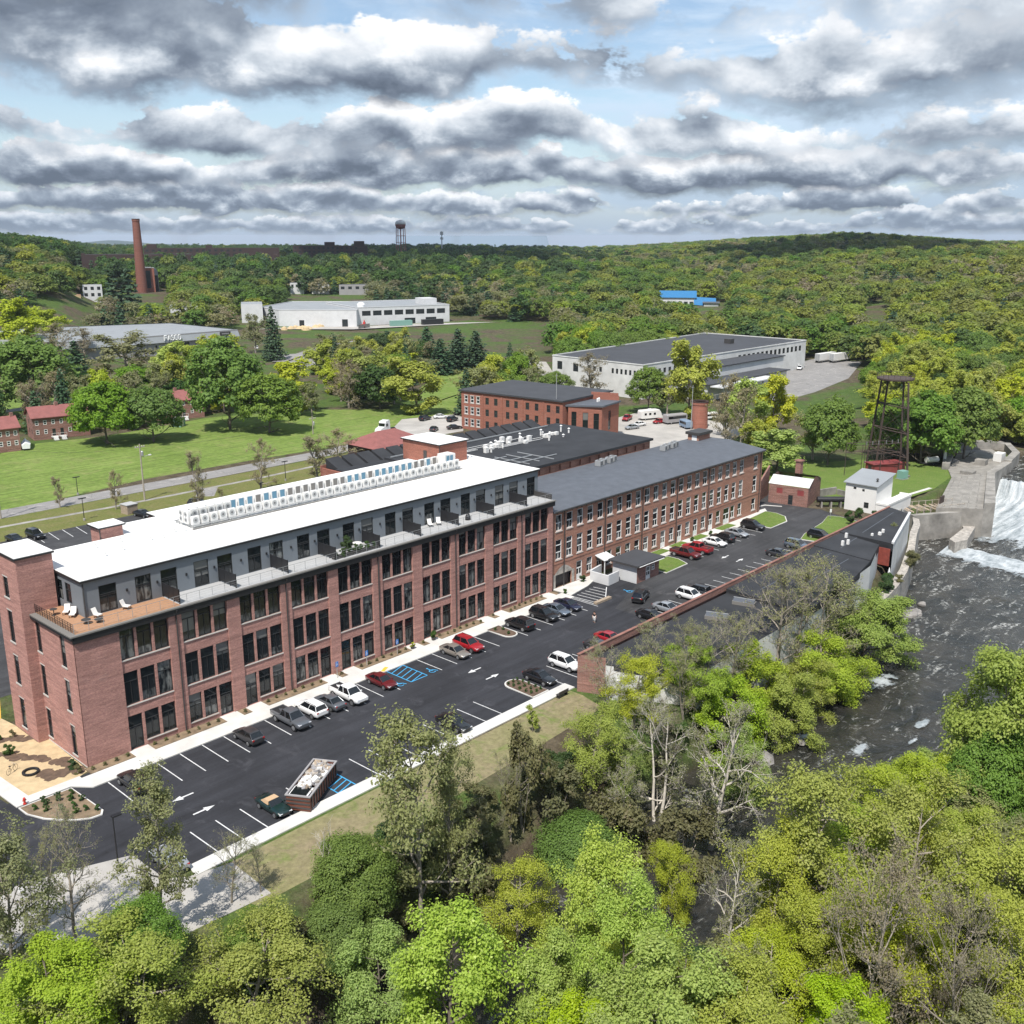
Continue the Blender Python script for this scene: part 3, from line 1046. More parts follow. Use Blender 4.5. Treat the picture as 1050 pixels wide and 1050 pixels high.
def shell_leaves(seed, H, R, base, nclump, per, crad, size):
 """dense crown: leaf clumps over a lumpy dome and some inside"""
 rs = np.random.RandomState(seed)
 ch = H * (1 - base)
 lob = rs.normal(size=(9, 3))
 lob /= np.linalg.norm(lob, axis=1, keepdims=True)
 d = rs.normal(size=(nclump, 3))
 d /= np.linalg.norm(d, axis=1, keepdims=True)
 d[:, 2] = np.where(d[:, 2] < -0.55, -d[:, 2], d[:, 2])
 bump = 1 + 0.20 * (np.max(d @ lob.T, axis=1) - 0.8) * 2.2 + rs.normal(size=nclump) * 0.05
 rad = np.where(rs.rand(nclump) < 0.8, rs.uniform(0.84, 1.0, nclump), rs.uniform(0.35, 0.8, nclump)) * bump
 sc = np.array([R, R, ch / 2])
 c = d * rad[:, None] * sc + np.array([0, 0, H * base + ch * 0.49])
 off = rs.normal(size=(nclump, per, 3))
 off /= np.linalg.norm(off, axis=2, keepdims=True)
 cr = crad * rs.uniform(0.7, 1.35, nclump)
 off = off * (rs.rand(nclump, per, 1) ** 0.5) * cr[:, None, None]
 off[:, :, 2] *= 0.7
 cen = (c[:, None, :] + off).reshape(-1, 3)
 nor = off.reshape(-1, 3) / crad + np.repeat(d, per, 0) * 0.6 + np.array([0, 0, 0.75]) + rs.normal(size=(nclump * per, 3)) * 0.45
 cl = rs.rand(nclump)
 var = np.clip(np.repeat(cl, per) * 0.5 + rs.rand(nclump * per) * 0.5, 0, 1)
 sz = size * rs.uniform(0.65, 1.25, nclump * per)
 return cen, nor, sz, var


def conifer_leaves(seed, H, R, tiers, per, size):
 rs = np.random.RandomState(seed)
 C, N, S, Vv = [], [], [], []
 for i in range(tiers):
  k = i / tiers
  z = H * (0.08 + 0.92 * k)
  r = R * (1 - k) ** 0.8 * rs.uniform(0.85, 1.1) + 0.15
  nb = max(5, int(13 * (1 - k) + 4))
  for j in range(nb):
   az = 2 * pi * (j + rs.rand() * 0.7) / nb + i * 0.7
   rr = r * rs.uniform(0.7, 1.12)
   m = max(4, int(per * (0.4 + 0.6 * (1 - k))))
   t = rs.rand(m) ** 0.7
   w = 0.16 * rr * (1.2 - t)
   lat = rs.normal(size=m) * w
   C.append(np.stack([cos(az) * t * rr - sin(az) * lat, sin(az) * t * rr + cos(az) * lat,
        z - t * rr * 0.22 + 0.25 * t ** 3 * rr * 0.5 + rs.normal(size=m) * 0.12], 1))
   N.append(np.stack([np.full(m, cos(az) * 0.5), np.full(m, sin(az) * 0.5), np.ones(m)], 1) + rs.normal(size=(m, 3)) * 0.5)
   S.append(size * rs.uniform(0.7, 1.3, m))
   Vv.append(np.clip(rs.rand() * 0.5 + rs.rand(m) * 0.5, 0, 1))
 return np.concatenate(C), np.concatenate(N), np.concatenate(S), np.concatenate(Vv)


TREES = {}      # kind -> list of (trunk mesh, crown mesh or None, height, radius)


def reg(kind, seed, H, R, style, leaf, bark='bark', **k):
 base = k.get('base', 0.3)
 if style == 'conifer':
  segs = [(np.array([0, 0, -0.5]), np.array([0, 0, H * 0.5]), H * 0.02, H * 0.011, 5), (np.array([0, 0, H * 0.5]), np.array([0, 0, H * 0.98]), H * 0.011, 0.02, 5)]
  cr = leaf_mesh(kind + '_crown', *conifer_leaves(seed, H, R, k.get('tiers', 22), k.get('per', 22), k.get('size', 0.3)), LEAF[leaf])
 else:
  segs, tips = skeleton(seed, H * k.get('hs', 0.93), R * k.get('rs', 0.92), base, k.get('nprim', 12), k.get('nsub', 5), k.get('ntw', 4), k.get('levels', 3),
        k.get('lean', 0.0), k.get('upward', 0.55), k.get('stems', 1), k.get('thick', 1.0), k.get('droop', 0.0))
  cr = None
  if style == 'shell':
   cr = leaf_mesh(kind + '_crown', *shell_leaves(seed + 1, H, R, base * 0.8, k['nclump'], k['per'], k['crad'], k['size']), LEAF[leaf])
  elif style == 'open':
   cr = leaf_mesh(kind + '_crown', *clump_leaves(seed + 1, tips, k['per'], k['crad'], k['size'], H, keep=k.get('keep', 1.0)), LEAF[leaf])
 tr = tubes_mesh(kind + '_trunk', segs, M[bark])
 TREES.setdefault(kind, []).append((tr, cr, H, R))


# near trees (leaf faces of a hand's breadth or two), used within about 160 m
for i in range(3):
 reg('light', 11 + i, 15, 6.0, 'open', 'light', base=0.22, nprim=16, nsub=6, ntw=5, per=27, crad=0.92, size=0.125, keep=0.8)
 reg('spring', 21 + i, 15, 6.0, 'open', 'spring', 'bark_grey', base=0.2, nprim=16, nsub=6, ntw=5, per=24, crad=0.92, size=0.115, keep=0.75)
 reg('bud', 41 + i, 16, 5.0, 'open', 'olive', 'bark_grey', base=0.2, nprim=18, nsub=6, ntw=5, per=6, crad=0.55, size=0.13, upward=0.9, thick=0.75)
 reg('bare', 51 + i, 16, 5.2, 'open', 'olive', 'bark_grey', base=0.2, nprim=18, nsub=6, ntw=4, per=2, crad=0.4, size=0.085, keep=0.35, upward=0.85, stems=1 + i % 2, thick=0.85, levels=4)
for i in range(2):
 reg('lime', 31 + i, 14, 6.0, 'open', 'lime', base=0.16, nprim=16, nsub=6, ntw=5, per=34, crad=0.9, size=0.13, keep=0.85)
 reg('green', 61 + i, 13, 5.5, 'shell', 'green', base=0.14, nclump=330, per=130, crad=1.15, size=0.145)
 reg('sycamore', 71 + i, 18, 6.0, 'open', 'olive', 'bark_white', base=0.26, nprim=15, nsub=6, ntw=4, per=2, crad=0.5, size=0.11, keep=0.45, upward=0.75, stems=2 - i, thick=1.1, levels=4)
 reg('dead', 81 + i, 9, 2.6, 'none', 'olive', 'bark_white', base=0.4, nprim=8, nsub=4, ntw=3, upward=1.1, stems=2, thick=1.1)
 reg('shrub', 91 + i, 4, 2.6, 'open', 'dark', base=0.05, nprim=12, nsub=5, ntw=4, per=18, crad=0.5, size=0.15, stems=3, rs=0.6)
 reg('bramble', 101 + i, 3.2, 2.6, 'open', 'brush', 'bark_grey', base=0.05, nprim=14, nsub=6, ntw=4, per=7, crad=0.45, size=0.12, stems=4, thick=1.2, rs=0.6)
 reg('thicket', 111 + i, 5.5, 3.2, 'open', 'brush', 'bark_grey', base=0.05, nprim=14, nsub=6, ntw=5, per=7, crad=0.5, size=0.16, stems=3, thick=1.2)
reg('rusty', 121, 13, 6.0, 'open', 'rusty', 'bark_grey', base=0.15, nprim=18, nsub=6, ntw=4, per=2, crad=0.5, size=0.09, keep=.5, upward=0.9, thick=0.8, levels=4)
reg('sapling', 131, 4, 1.2, 'open', 'spring', base=0.3, nprim=9, nsub=4, ntw=3, per=7, crad=0.28, size=0.11)
# trees of the middle distance
for i in range(3):
 reg('mid_green', 201 + i, 14, 6.6, 'shell', 'green', base=0.05, nclump=230, per=48, crad=1.3, size=0.34)
 reg('mid_spring', 211 + i, 14, 5.8, 'open', 'spring', base=0.14, nprim=14, nsub=5, ntw=4, per=12, crad=1.1, size=0.32)
 reg('mid_olive', 221 + i, 14, 5.4, 'open', 'olive', 'bark_grey', base=0.2, nprim=13, nsub=5, ntw=4, per=5, crad=0.8, size=0.27, thick=1.3)
for i in range(2):
 reg('mid_conifer', 231 + i, 15, 4.2, 'conifer', 'conifer', tiers=18, per=16, size=0.42)
 reg('mid_dark', 241 + i, 12, 5.5, 'shell', 'dark', base=0.1, nclump=150, per=36, crad=1.2, size=0.38)
 reg('mid_light', 251 + i, 13, 5.2, 'open', 'light', base=0.15, nprim=14, nsub=5, ntw=4, per=11, crad=1.1, size=0.31)
 reg('mid_bare', 261 + i, 13, 5.2, 'open', 'rusty', 'bark_grey', base=0.15, nprim=14, nsub=6, ntw=5, per=3, crad=0.6, size=0.18, keep=0.8, upward=0.9, thick=1.4)
# far trees: a crown of metre-sized leaf masses
for i in range(2):
 reg('far_green', 301 + i, 15, 6.5, 'shell', 'wood_green', base=0.1, nclump=60, per=20, crad=1.9, size=0.75, nprim=5, nsub=2, ntw=1)
 reg('far_spring', 311 + i, 15, 6.2, 'shell', 'wood_spring', base=0.1, nclump=54, per=18, crad=2.0, size=0.75, nprim=5, nsub=2, ntw=1)
 reg('far_olive', 321 + i, 15, 5.8, 'shell', 'wood_olive', 'bark_grey', base=0.12, nclump=48, per=15, crad=1.9, size=0.6, nprim=7, nsub=3, ntw=2, thick=1.5)
 reg('far_dark', 331 + i, 15, 6.0, 'shell', 'dark', base=0.08, nclump=54, per=18, crad=2.0, size=0.75, nprim=5, nsub=2, ntw=1)
reg('far_conifer', 341, 17, 4.2, 'conifer', 'conifer', tiers=9, per=9, size=1.0)
reg('far_rusty', 351, 14, 5.8, 'shell', 'rusty', 'bark_grey', base=0.12, nclump=30, per=11, crad=1.9, size=0.7, nprim=7, nsub=3, ntw=2, thick=1.5)

TREE_COUNT = {}
TREE_XY = []


def tree(kind, X, Y, h, label, group=None, w=None, name='tree', cat='tree', z=None, seed=None, crown='crown'):
 """one tree: its root at (X, Y) on the terrain, h tall, w wide"""
 L = TREES[kind]
 k = TREE_COUNT.get(kind, 0)
 TREE_COUNT[kind] = k + 1
 tr, cr, H, R = L[(k if seed is None else seed) % len(L)]
 s = h / H
 sw = s if w is None else w / (2 * R)
 if z is None:
  z = float(terrain(X, Y))
 r = thing(name, label, cat, (X, Y, z), RNG.uniform(0, 6.28), group, (sw, sw, s))
 link('trunk', tr, r)
 if cr is not None:
  link(crown, cr, r)
 TREE_XY.append((X, Y))
 return r

# ------------------------------------------------------------------ the setting: terrain, river, roads, lots, lawns
def axis(parts):
 out = []
 for a, b, s in parts:
  n = max(1, int(round((b - a) / s)))
  out += [a + (b - a) * i / n for i in range(n)]
 out.append(parts[-1][1])
 return np.array(out)


def build_ground():
 xs = axis([(-1600, -400, 60), (-400, -80, 12), (-80, 240, 2.5), (240, 520, 7), (520, 1200, 20), (1200, 3200, 60)])
 ys = axis([(-1400, -300, 60), (-300, -110, 10), (-110, -20, 1.5), (-20, 20, 5), (20, 500, 10), (500, 1200, 20), (1200, 3200, 60)])
 X, Y = np.meshgrid(xs, ys, indexing='ij')
 Z = terrain(X, Y)
 nx, ny = len(xs), len(ys)
 rs = np.random.RandomState(3)
 # bumpy banks, level where people built
 bank = (Z < -0.3) & (Z > -5.6)
 Z = Z + np.where(bank, rs.normal(size=Z.shape) * 0.25, 0)
 v = np.stack([X, Y, Z], -1).reshape(-1, 3)
 i, j = np.meshgrid(np.arange(nx - 1), np.arange(ny - 1), indexing='ij')
 a = (i * ny + j).reshape(-1)
 f = np.stack([a, a + ny, a + ny + 1, a + 1], 1).astype(np.int32)
 me = bpy.data.meshes.new('ground')
 me.vertices.add(len(v))
 me.vertices.foreach_set('co', v.reshape(-1))
 me.loops.add(f.size)
 me.loops.foreach_set('vertex_index', f.reshape(-1))
 me.polygons.add(len(f))
 me.polygons.foreach_set('loop_start', np.arange(0, f.size, 4, dtype=np.int32))
 me.polygons.foreach_set('use_smooth', np.ones(len(f), bool))
 me.materials.append(M['ground'])
 me.update(calc_edges=True)
 o = link('ground', me)
 o['kind'] = 'structure'


build_ground()


def px_poly(pts, z=0.0):
 return [G(x, y, z) for x, y in pts]


def sheet(name, poly, z, material):
 return struct(name, MB().sheet(poly, z), material)


# water
def grid_sheet(name, x0, x1, y0, y1, z, step, material, amp=0.0, seed=1):
 xs = np.arange(x0, x1 + step, step)
 ys = np.arange(y0, y1 + step, step)
 rs = np.random.RandomState(seed)
 mb = MB()
 n = len(ys)
 zz = rs.normal(size=(len(xs), n)) * amp
 vs = [(x, y, z + zz[i, j]) for i, x in enumerate(xs) for j, y in enumerate(ys)]
 fs = [(i * n + j, (i + 1) * n + j, (i + 1) * n + j + 1, i * n + j + 1) for i in range(len(xs) - 1) for j in range(n - 1)]
 mb.add(vs, fs)
 return struct(name, mb, material, True)


grid_sheet('river_water', -400, 213, -140, -16, -6.0, 3.0, M['water'], 0.06)
grid_sheet('river_water', 213.2, 620, -160, -10, -0.9, 8.0, M['water'], 0.02, 2)


def lace(name, rings, alphas, material):
 """sheet of white water lofted through rings; alpha per ring (or per point)"""
 n = len(rings[0])
 mb = MB()
 mb.add([p for r in rings for p in r], [(k * n + j, k * n + j + 1, (k + 1) * n + j + 1, (k + 1) * n + j) for k in range(len(rings) - 1) for j in range(n - 1)])
 o = struct(name, mb, material, True)
 at = o.data.attributes.new('a', 'FLOAT', 'POINT')
 vals = []
 for al in alphas:
  vals += list(al) if hasattr(al, '__len__') else [al] * n
 at.data.foreach_set('value', np.array(vals, np.float32))
 return o


def build_falls():
 rs = np.random.RandomState(5)
 ys = np.arange(-100, -23.5, 0.7)
 prof = [(215.4, -0.72, .25), (214.0, -0.78, .45), (213.0, -1.2, .62), (212.0, -2.8, .95), (210.6, -4.9, 1.0), (207.0, -5.4, 1.0), (201.5, -5.65, 1.0), (195.0, -5.8, 1.0), (187.0, -5.86, .85), (179.0, -5.9, .58), (171, -5.91, .36), (160, -5.92, .0)]
 rings, al = [], []
 for k, (x, z, a_) in enumerate(prof):
  amp = 0.0 if k < 2 else (0.30 if k < 7 else 0.15)
  near = np.clip(1 - (-24 - ys) / 9.0, 0, 1)
  xx = x + (213 - x) * 0.12 * near + rs.normal(size=len(ys)) * amp
  rings.append([(xx[j], y, z + rs.normal() * amp * 0.5 + (0.25 * rs.rand() if 4 <= k <= 6 else 0)) for j, y in enumerate(ys)])
  al.append(np.clip(a_ + rs.normal(size=len(ys)) * .06, 0, 1))
 lace('waterfall', rings, al, M['falls'])
 # low weir with a long lip of broken water across the stream
 a, b = (163.5, -31.0), (150.5, -100.0)
 m = 90
 rings, al = [], []
 for k, (off, z, av) in enumerate([(7.0, -5.93, 0.05), (3.2, -5.90, .40), (1.6, -5.55, .85), (0.2, -5.42, 1.0), (-1.4, -5.75, .85), (-3.8, -5.90, .5), (-9.0, -5.93, .22), (-20, -5.935, .0)]):
  rings.append([(a[0] + (b[0] - a[0]) * j / m + off * (1 + 0.35 * rs.rand()), a[1] + (b[1] - a[1]) * j / m, z + (abs(rs.normal()) * 0.08 if 1 < k < 5 else 0)) for j in range(m + 1)])
  al.append(av)
 lace('weir_water', rings, al, M['foam'])
 # white water where stones break the current
 for px, py, sx, sy in [(945, 744, 6.0, 1.8), (938, 760, 3.2, 1.1), (826, 757, 2.4, 2.8), (982, 786, 6.0, 3.0), (880, 770, 7, 2.2), (905, 700, 9, 4)]:
  x, y = G(px, py, -6)
  rings, al = [], []
  for k in range(9):
   u = k / 4 - 1
   rings.append([(x + u * sx + .3 * rs.normal(), y + (j / 4 - 1) * sy, -5.90 + .12 * (1 - max(abs(u), abs(j / 4 - 1)))) for j in range(9)])
   al.append([max(0.0, .62 - .75 * hypot(u, j / 4 - 1) ** 1.5) for j in range(9)])
  lace('rapids_water', rings, al, M['foam'])


build_falls()

# asphalt
lot = [(-12.0, -18.2), (-7.5, -18.6), (-4.7, -19.5), (-4.3, -23.8), (51.0, -23.8), (51.0, -26.0), (150.0, -24.9), (151.2, -13.2), (153.5, -8.0), (152.5, -4.0),
  (162, 6.0), (172, 18.0), (168, 22.0), (158, 10), (149.5, 4.2), (143.5, 4.0), (143.5, -1.0), (77, -1.2), (77, -2.2), (-2.8, -2.2), (-3.0, -9.6), (-8.4, -2.0),
  (-8.8, 2.0), (-8.0, 5.0), (-8.0, 16), (-1.6, 17.4), (-1.6, 93.4), (60, 93.4), (60, 86), (0.5, 24.7), (-2, 16)]
sheet('parking_lot', [(-12.5, -18.0), (-4.9, -19.2), (-4.3, -23.8), (51.0, -23.8), (51.0, -26.0), (150.0, -24.9), (151.2, -13.2), (153.5, -8.0), (152.5, -4.0),
      (158, 4), (166, 14.0), (160, 17.0), (149.5, 4.2), (143.5, 4.0), (143.5, -0.9), (-2.8, -0.9), (-8.8, -0.9), (-9.4, 5.0), (-9.4, 17.0), (-14, 40), (-60, 40),
      (-60, -30), (-30, -24)], 0.012, M['asphalt'])
sheet('parking_lot', [(-14, 40), (-9.4, 17.0), (-1.6, 19.5), (-1.0, 24.9), (100, 24.9), (100, 40), (64, 87), (64, 93.6), (-60, 93.6), (-60, 40)], 0.013, M['asphalt_mid'])
sheet('parking_lot', [(77.2, -12.0), (85.5, -9.0), (97, -4.5), (97, -0.9), (143.4, -0.9), (143.4, 4.0), (149.5, 4.2), (160, 16.8), (165.8, 14), (158, 4), (152.4, -4), (153.4, -8), (151, -13.2),
      (149.8, -24.8), (86, -25.6), (77.2, -25.6)], 0.017, M['asphalt_mid'])
# grass
sheet('lawn', px_poly([(-160, 560), (-40, 533), (60, 512), (150, 491), (240, 475), (330, 460), (395, 448), (470, 436), (470, 404), (440, 414), (400, 420), (330, 420),
      (215, 428), (110, 447), (0, 459), (-160, 480)]), 0.012, M['grass'])
sheet('lawn', px_poly([(440, 415), (470, 405), (515, 390), (500, 374), (450, 384), (425, 402)]), 0.012, M['grass'])
sheet('lawn', px_poly([(60, 424), (115, 408), (110, 385), (60, 388), (-40, 395), (-60, 430)]), 0.012, M['grass'])
sheet('grass_verge', [(-120, 93.6), (64, 93.6), (64, 87), (140, 92), (150, 104), (130, 110.4), (-120, 110.4)], 0.013, M['grass_rough'])
sheet('grass_bank', [(-3.0, -25.5), (1.2, -26.0), (50.0, -25.6), (50.0, -27.6), (49, -31.5), (30, -32.6), (10, -33.4), (-1, -33.2)], 0.013, M['grass_new'])
sheet('lawn', [(160, 14), (158, 4), (166, -8), (170.5, -16.0), (176, -17.6), (187, -18.6), (202, -16.9), (209, -15), (214, -3), (206, 8), (186, 18)], 0.014, M['grass_bright'])
# roads and paths
road_pts = [(-160, 113.9), (36, 113.9), (90, 114.3), (118, 114.6), (140, 117), (158, 121), (176, 124), (200, 122)]


def ribbon(name, pts, w, z, material):
 mb = MB()
 L, R_ = [], []
 for i, p in enumerate(pts):
  a = pts[max(0, i - 1)]
  b = pts[min(len(pts) - 1, i + 1)]
  dx, dy = b[0] - a[0], b[1] - a[1]
  l = hypot(dx, dy)
  ww = w if not isinstance(w, (list, tuple)) else w[i]
  L.append((p[0] - dy / l * ww / 2, p[1] + dx / l * ww / 2, z))
  R_.append((p[0] + dy / l * ww / 2, p[1] - dx / l * ww / 2, z))
 n = len(pts)
 mb.add(L + R_, [(n + i, n + i + 1, i + 1, i) for i in range(n - 1)])
 return struct(name, mb, material)


ribbon('road', road_pts, 6.8, 0.024, M['road'])
ribbon('footpath', [(-120, 104.6), (31, 104.2), (54, 102.8), (90, 102.8), (110, 104), (125, 108)], 1.3, 0.022, M['concrete_old'])
ribbon('footpath', [(72, 96.5), (77, 103)], 4.0, 0.020, M['road'])
ribbon('road', [G(-60, 428), G(20, 420), G(62, 413), G(110, 403), G(150, 397), G(215, 385)], 6.0, 0.024, M['road'])
sheet('gravel_lot', px_poly([(252, 353), (262, 349), (330, 372), (312, 377), (262, 363)]), 0.020, M['road'])
sheet('gravel_lot', px_poly([(500, 374), (525, 370), (560, 371), (575, 394), (530, 396), (515, 389)]), 0.022, M['gravel_pale'])
sheet('gravel_lot', px_poly([(395, 447), (412, 430), (475, 424), (475, 442), (440, 448)]), 0.026, M['gravel_pale'])
sheet('gravel_lot', [(200, 44), (228, 50), (232, 84), (226, 92), (204, 90), (193, 78), (180, 64), (150, 50), (150, 40)], 0.020, M['gravel_pale'])
sheet('gravel_lot', px_poly([(770, 404), (815, 372), (835, 368), (884, 371), (870, 388), (836, 402), (800, 412)]), 0.020, M['road'])
ribbon('footpath', [(170.6, -14.6), (180, -16.6), (188, -17.6)], 0.9, 0.03, M['concrete'])

# raised kerbs, walks and planted beds
KERB = 0.13


def walk(name, poly, material=None, h=KERB):
 return struct(name, MB().prism(poly, -0.2, h), material or M['concrete'])


walk('sidewalk', [(-2.4, -25.6), (-2.0, -23.8), (51.0, -23.8), (51.0, -25.5)])
walk('sidewalk', [(-1.5, -4.25), (76.9, -4.25), (76.9, -1.6), (-1.5, -1.6)])
walk('sidewalk', [(-8.7, 1.6), (-8.5, -2.4), (-3.0, -2.45), (-1.5, -4.25), (-1.5, -1.05), (-6.8, -1.05), (-7.2, 4.9), (-9.0, 17.5), (-1.6, 19.4), (-1.7, 20.6), (-10.2, 18.4)])
walk('sidewalk', [(77.1, -3.4), (82.5, -2.5), (88, -0.6), (88, 0.45), (77.1, 0.45)])
walk('sidewalk', [(97.3, -2.7), (127, -2.7), (143.5, -1.2), (146, 0.8), (143.4, 1.0), (143.4, 0.45), (97.3, 0.45)], M['concrete'])
walk('sidewalk', [G(-60, 1010), G(-60, 936), G(0, 917), G(34, 901), (-12.2, -15.5), (-4.6, -18.4), (-4.4, -23.9), (-2.8, -25.2), (1.0, -26.2), (0.8, -32.6), (-7, -32.0), G(26, 968)], M['gravel_pale'], 0.05)
walk('kerb', [(146.5, 2.8), (148.7, 2.4), (150.1, -0.8), (149.9, -1.0), (148.4, 2.1), (146.4, 2.5)], h=0.12)


def island(name, poly, inner=0.93, top='mulch', h=KERB):
 cx = sum(p[0] for p in poly) / len(poly)
 cy = sum(p[1] for p in poly) / len(poly)
 mb = MB()
 mb.mat(0).prism(poly, -0.2, h)
 def inset(p):
  d = hypot(p[0] - cx, p[1] - cy)
  k = max(0.2, 1 - 0.22 / d)
  return (cx + (p[0] - cx) * k, cy + (p[1] - cy) * k)
 mb.mat(1).prism([inset(p) for p in poly], 0, h + 0.03)
 return struct(name, mb, [M['concrete'], M[top]])


def rounded(x0, x1, y0, y1, ends, n=5):
 """bed with a round nose at the +Y or -Y end"""
 r = (x1 - x0) / 2
 cx = (x0 + x1) / 2
 if ends == '+':
  arc = [(cx + r * cos(t), y1 - r + r * sin(t)) for t in np.linspace(0, pi, 9)]
  return [(x0, y0), (x1, y0)] + arc
 arc = [(cx + r * cos(t), y0 + r + r * sin(t)) for t in np.linspace(pi, 2 * pi, 9)]
 return arc + [(x1, y1), (x0, y1)]


island('planting_island', [(-3.1, -2.7), (-2.85, -9.2), (-3.3, -9.9), (-4.3, -9.8), (-5.4, -9.1), (-6.5, -8.0), (-7.6, -6.4), (-8.4, -4.3), (-8.45, -2.65)], top='mulch_tan')
island('planting_island', rounded(45.2, 48.1, -23.7, -17.9, '+'))
island('planting_island', rounded(57.3, 59.8, -8.4, -3.9, '-'))
island('planting_island', [(132.6, -1.2), (133.4, -7.5), (140.0, -7.5), (143.2, -5.4), (144.4, -2.6), (144.0, -0.4)], top='grass_bright')
island('planting_island', [(96.6, -3.0), (96.6, -8.2), (103.4, -8.0), (104.6, -5.4), (104.6, -3.0)], top='grass_bright')
island('planting_island', [(130.2, -15.4), (134.0, -14.2), (144.0, -13.0), (149.6, -11.5), (150.6, -13.6), (149.0, -20), (135, -21.5), (131, -19)], top='grass_bright')
mb = MB()
for x0, x1 in [(4.3, -1), ]:
 pass
BAYS = [(4.9, 10.6), (12.25, 18.0), (19.75, 25.4), (27.0, 32.6), (34.2, 39.8), (41.5, 46.9), (48.65, 54.1), (55.75, 61.15), (62.85, 68.2), (69.9, 75.3)]
DOORS1 = {0: 0, 1: 2, 2: 0, 3: 2, 4: 0, 5: 2, 6: 0, 7: 2, 8: 0, 9: 2}
# beds along the foot of the apartment front, broken by a step to each door
edges = [-0.4]
for i, (a, b) in enumerate(BAYS):
 w = (b - a - 0.6) / 3
 d0 = a + DOORS1[i] * (w + 0.3)
 edges += [d0 - 0.3, d0 + w + 0.3]
edges.append(76.3)
for k in range(0, len(edges), 2):
 mb.box(edges[k], edges[k + 1], -1.55, -0.02, -0.1, 0.16)
struct('mulch_bed', mb, M['mulch_tan'])
mb = MB()
for k in range(1, len(edges) - 1, 2):
 mb.box(edges[k], edges[k + 1], -1.6, 0.3, -0.1, 0.125)
struct('doorstep', mb, M['concrete'])
sheet('straw_ground', [(-6.8, -1.0), (-1.5, -1.0), (-0.2, -0.4), (0.0, 10.0), (-1.2, 10), (-1.2, 16.0), (-1.6, 19.0), (-8.9, 17.0), (-7.2, 4.9)], 0.02, M['straw'])
mb = MB()
rs = np.random.RandomState(4)
for path in ([(-0.7, -0.3), (-1.0, 1.0), (-0.9, 2.6), (-2.2, 5.2), (-3.4, 7.0), (-4.8, 9.0), (-6.6, 11.5)], [(-1.5, 11.5), (-2.2, 12.5), (-3.6, 13.4), (-5.2, 14.4)],
    [(-1.6, 1.2), (-2.4, 1.4), (-3.4, 1.2), (-3.9, 2.0), (-3.2, 2.8)]):
 for (xa, ya), (xb, yb) in zip(path[:-1], path[1:]):
  for q in range(5):
   t = rs.rand()
   x, y = xa + (xb - xa) * t + rs.normal() * 0.2, ya + (yb - ya) * t + rs.normal() * 0.2
   mb.sheet([(x + 0.75 * cos(a) * rs.uniform(0.6, 1.1), y + 0.75 * sin(a) * rs.uniform(0.6, 1.1)) for a in np.linspace(0, 2 * pi, 9)[:-1]], 0.024 + 0.0005 * len(mb.f))
struct('mulch_bed', mb, M['mulch'])
mb = MB()
for x, w in [(99, 3.0), (105.5, 4.2), (111.8, 4.2), (118.5, 4), (128.0, 5.0)]:
 mb.prism([(x - w / 2, -1.5), (x + w / 2, -1.5), (x + w / 2, 0.3), (x - w / 2, 0.3)], -0.1, 0.17)
struct('grass_bed', mb, M['grass_bright'])

# painted markings
mk = MB()
P = 2.745
Z1 = 0.024
x0 = 0.0
for k in range(0, 14):                      # row along the apartment building
 x = 0.05 + P * k
 if x < 37.5:
  mk.line((x, -4.3), (x - 0.05, -9.7), 0.12, Z1)
for x in (43.4, 46.15, 48.9, 51.65, 54.4):
 mk.line((x, -4.3), (x, -9.2), 0.12, Z1)
for x in (60.0, 62.8, 65.5, 68.2, 70.9, 73.6, 76.2):
 mk.line((x, -4.3), (x, -9.5), 0.12, Z1)
for k in range(0, 16):                      # row along the outer walk
 x = -1.75 + P * k
 if not 13.5 < x < 17.5:
  mk.line((x, -18.9), (x + 0.05, -23.75), 0.12, Z1)
for x in (50.9, 53.7, 56.4, 59.1):
 mk.line((x, -18.4), (x, -23.7), 0.12, Z1)


def arrow(x, y, s):
 mk.line((x - 1.1 * s, y), (x + 0.2 * s, y), 0.22, Z1)
 mk.sheet([(x + 0.2 * s, y + 0.42), (x + 1.3 * s, y), (x + 0.2 * s, y - 0.42)], Z1)


for x in (3.9, 46.3):
 arrow(x, -12.4 if x > 10 else -12.7, -1)
 arrow(x, -15.5 if x > 10 else -16.4, 1)
struct('road_markings', mk, M['paint_white'])
mk = MB()
for k in range(14):
 x = 109.0 + 2.6 * k
 if x < 132:
  mk.line((x, -2.8), (x - 0.1, -7.7), 0.12, Z1)
for k in range(18):
 x = 78.0 + 2.62 * k
 mk.line((x, -15.9), (x, -20.6), 0.12, Z1)
arrow(111.5, -10.6, -1)
arrow(111.4, -13.5, 1)
# hatched bay in front of the garage arch
mk.line((76.6, -3.0), (76.7, -8.6), 0.14, Z1)
mk.line((76.7, -8.6), (79.6, -8.3), 0.14, Z1)
mk.line((79.6, -8.3), (84.2, -5.0), 0.14, Z1)
for k in range(6):
 xa = 77.0 + 1.15 * k
 mk.line((xa, -3.9 + 0.1 * k), (xa + 0.35, min(-8.3 + max(0, xa + 0.35 - 79.6) * 0.72, -4.6)), 0.13, Z1)
struct('road_markings', mk, M['paint_white'])
mk = MB()


def hatch(x0, x1, y0, y1, n):
 for a, b in (((x0, y0), (x1, y0)), ((x1, y0), (x1, y1)), ((x1, y1), (x0, y1)), ((x0, y1), (x0, y0))):
  mk.line(a, b, 0.13, Z1)
 for k in range(n):
  t0, t1 = k / n, (k + 1) / n
  mk.line((x0, y1 + (y0 - y1) * t1), (x1, y1 + (y0 - y1) * t0), 0.13, Z1 + 0.001)


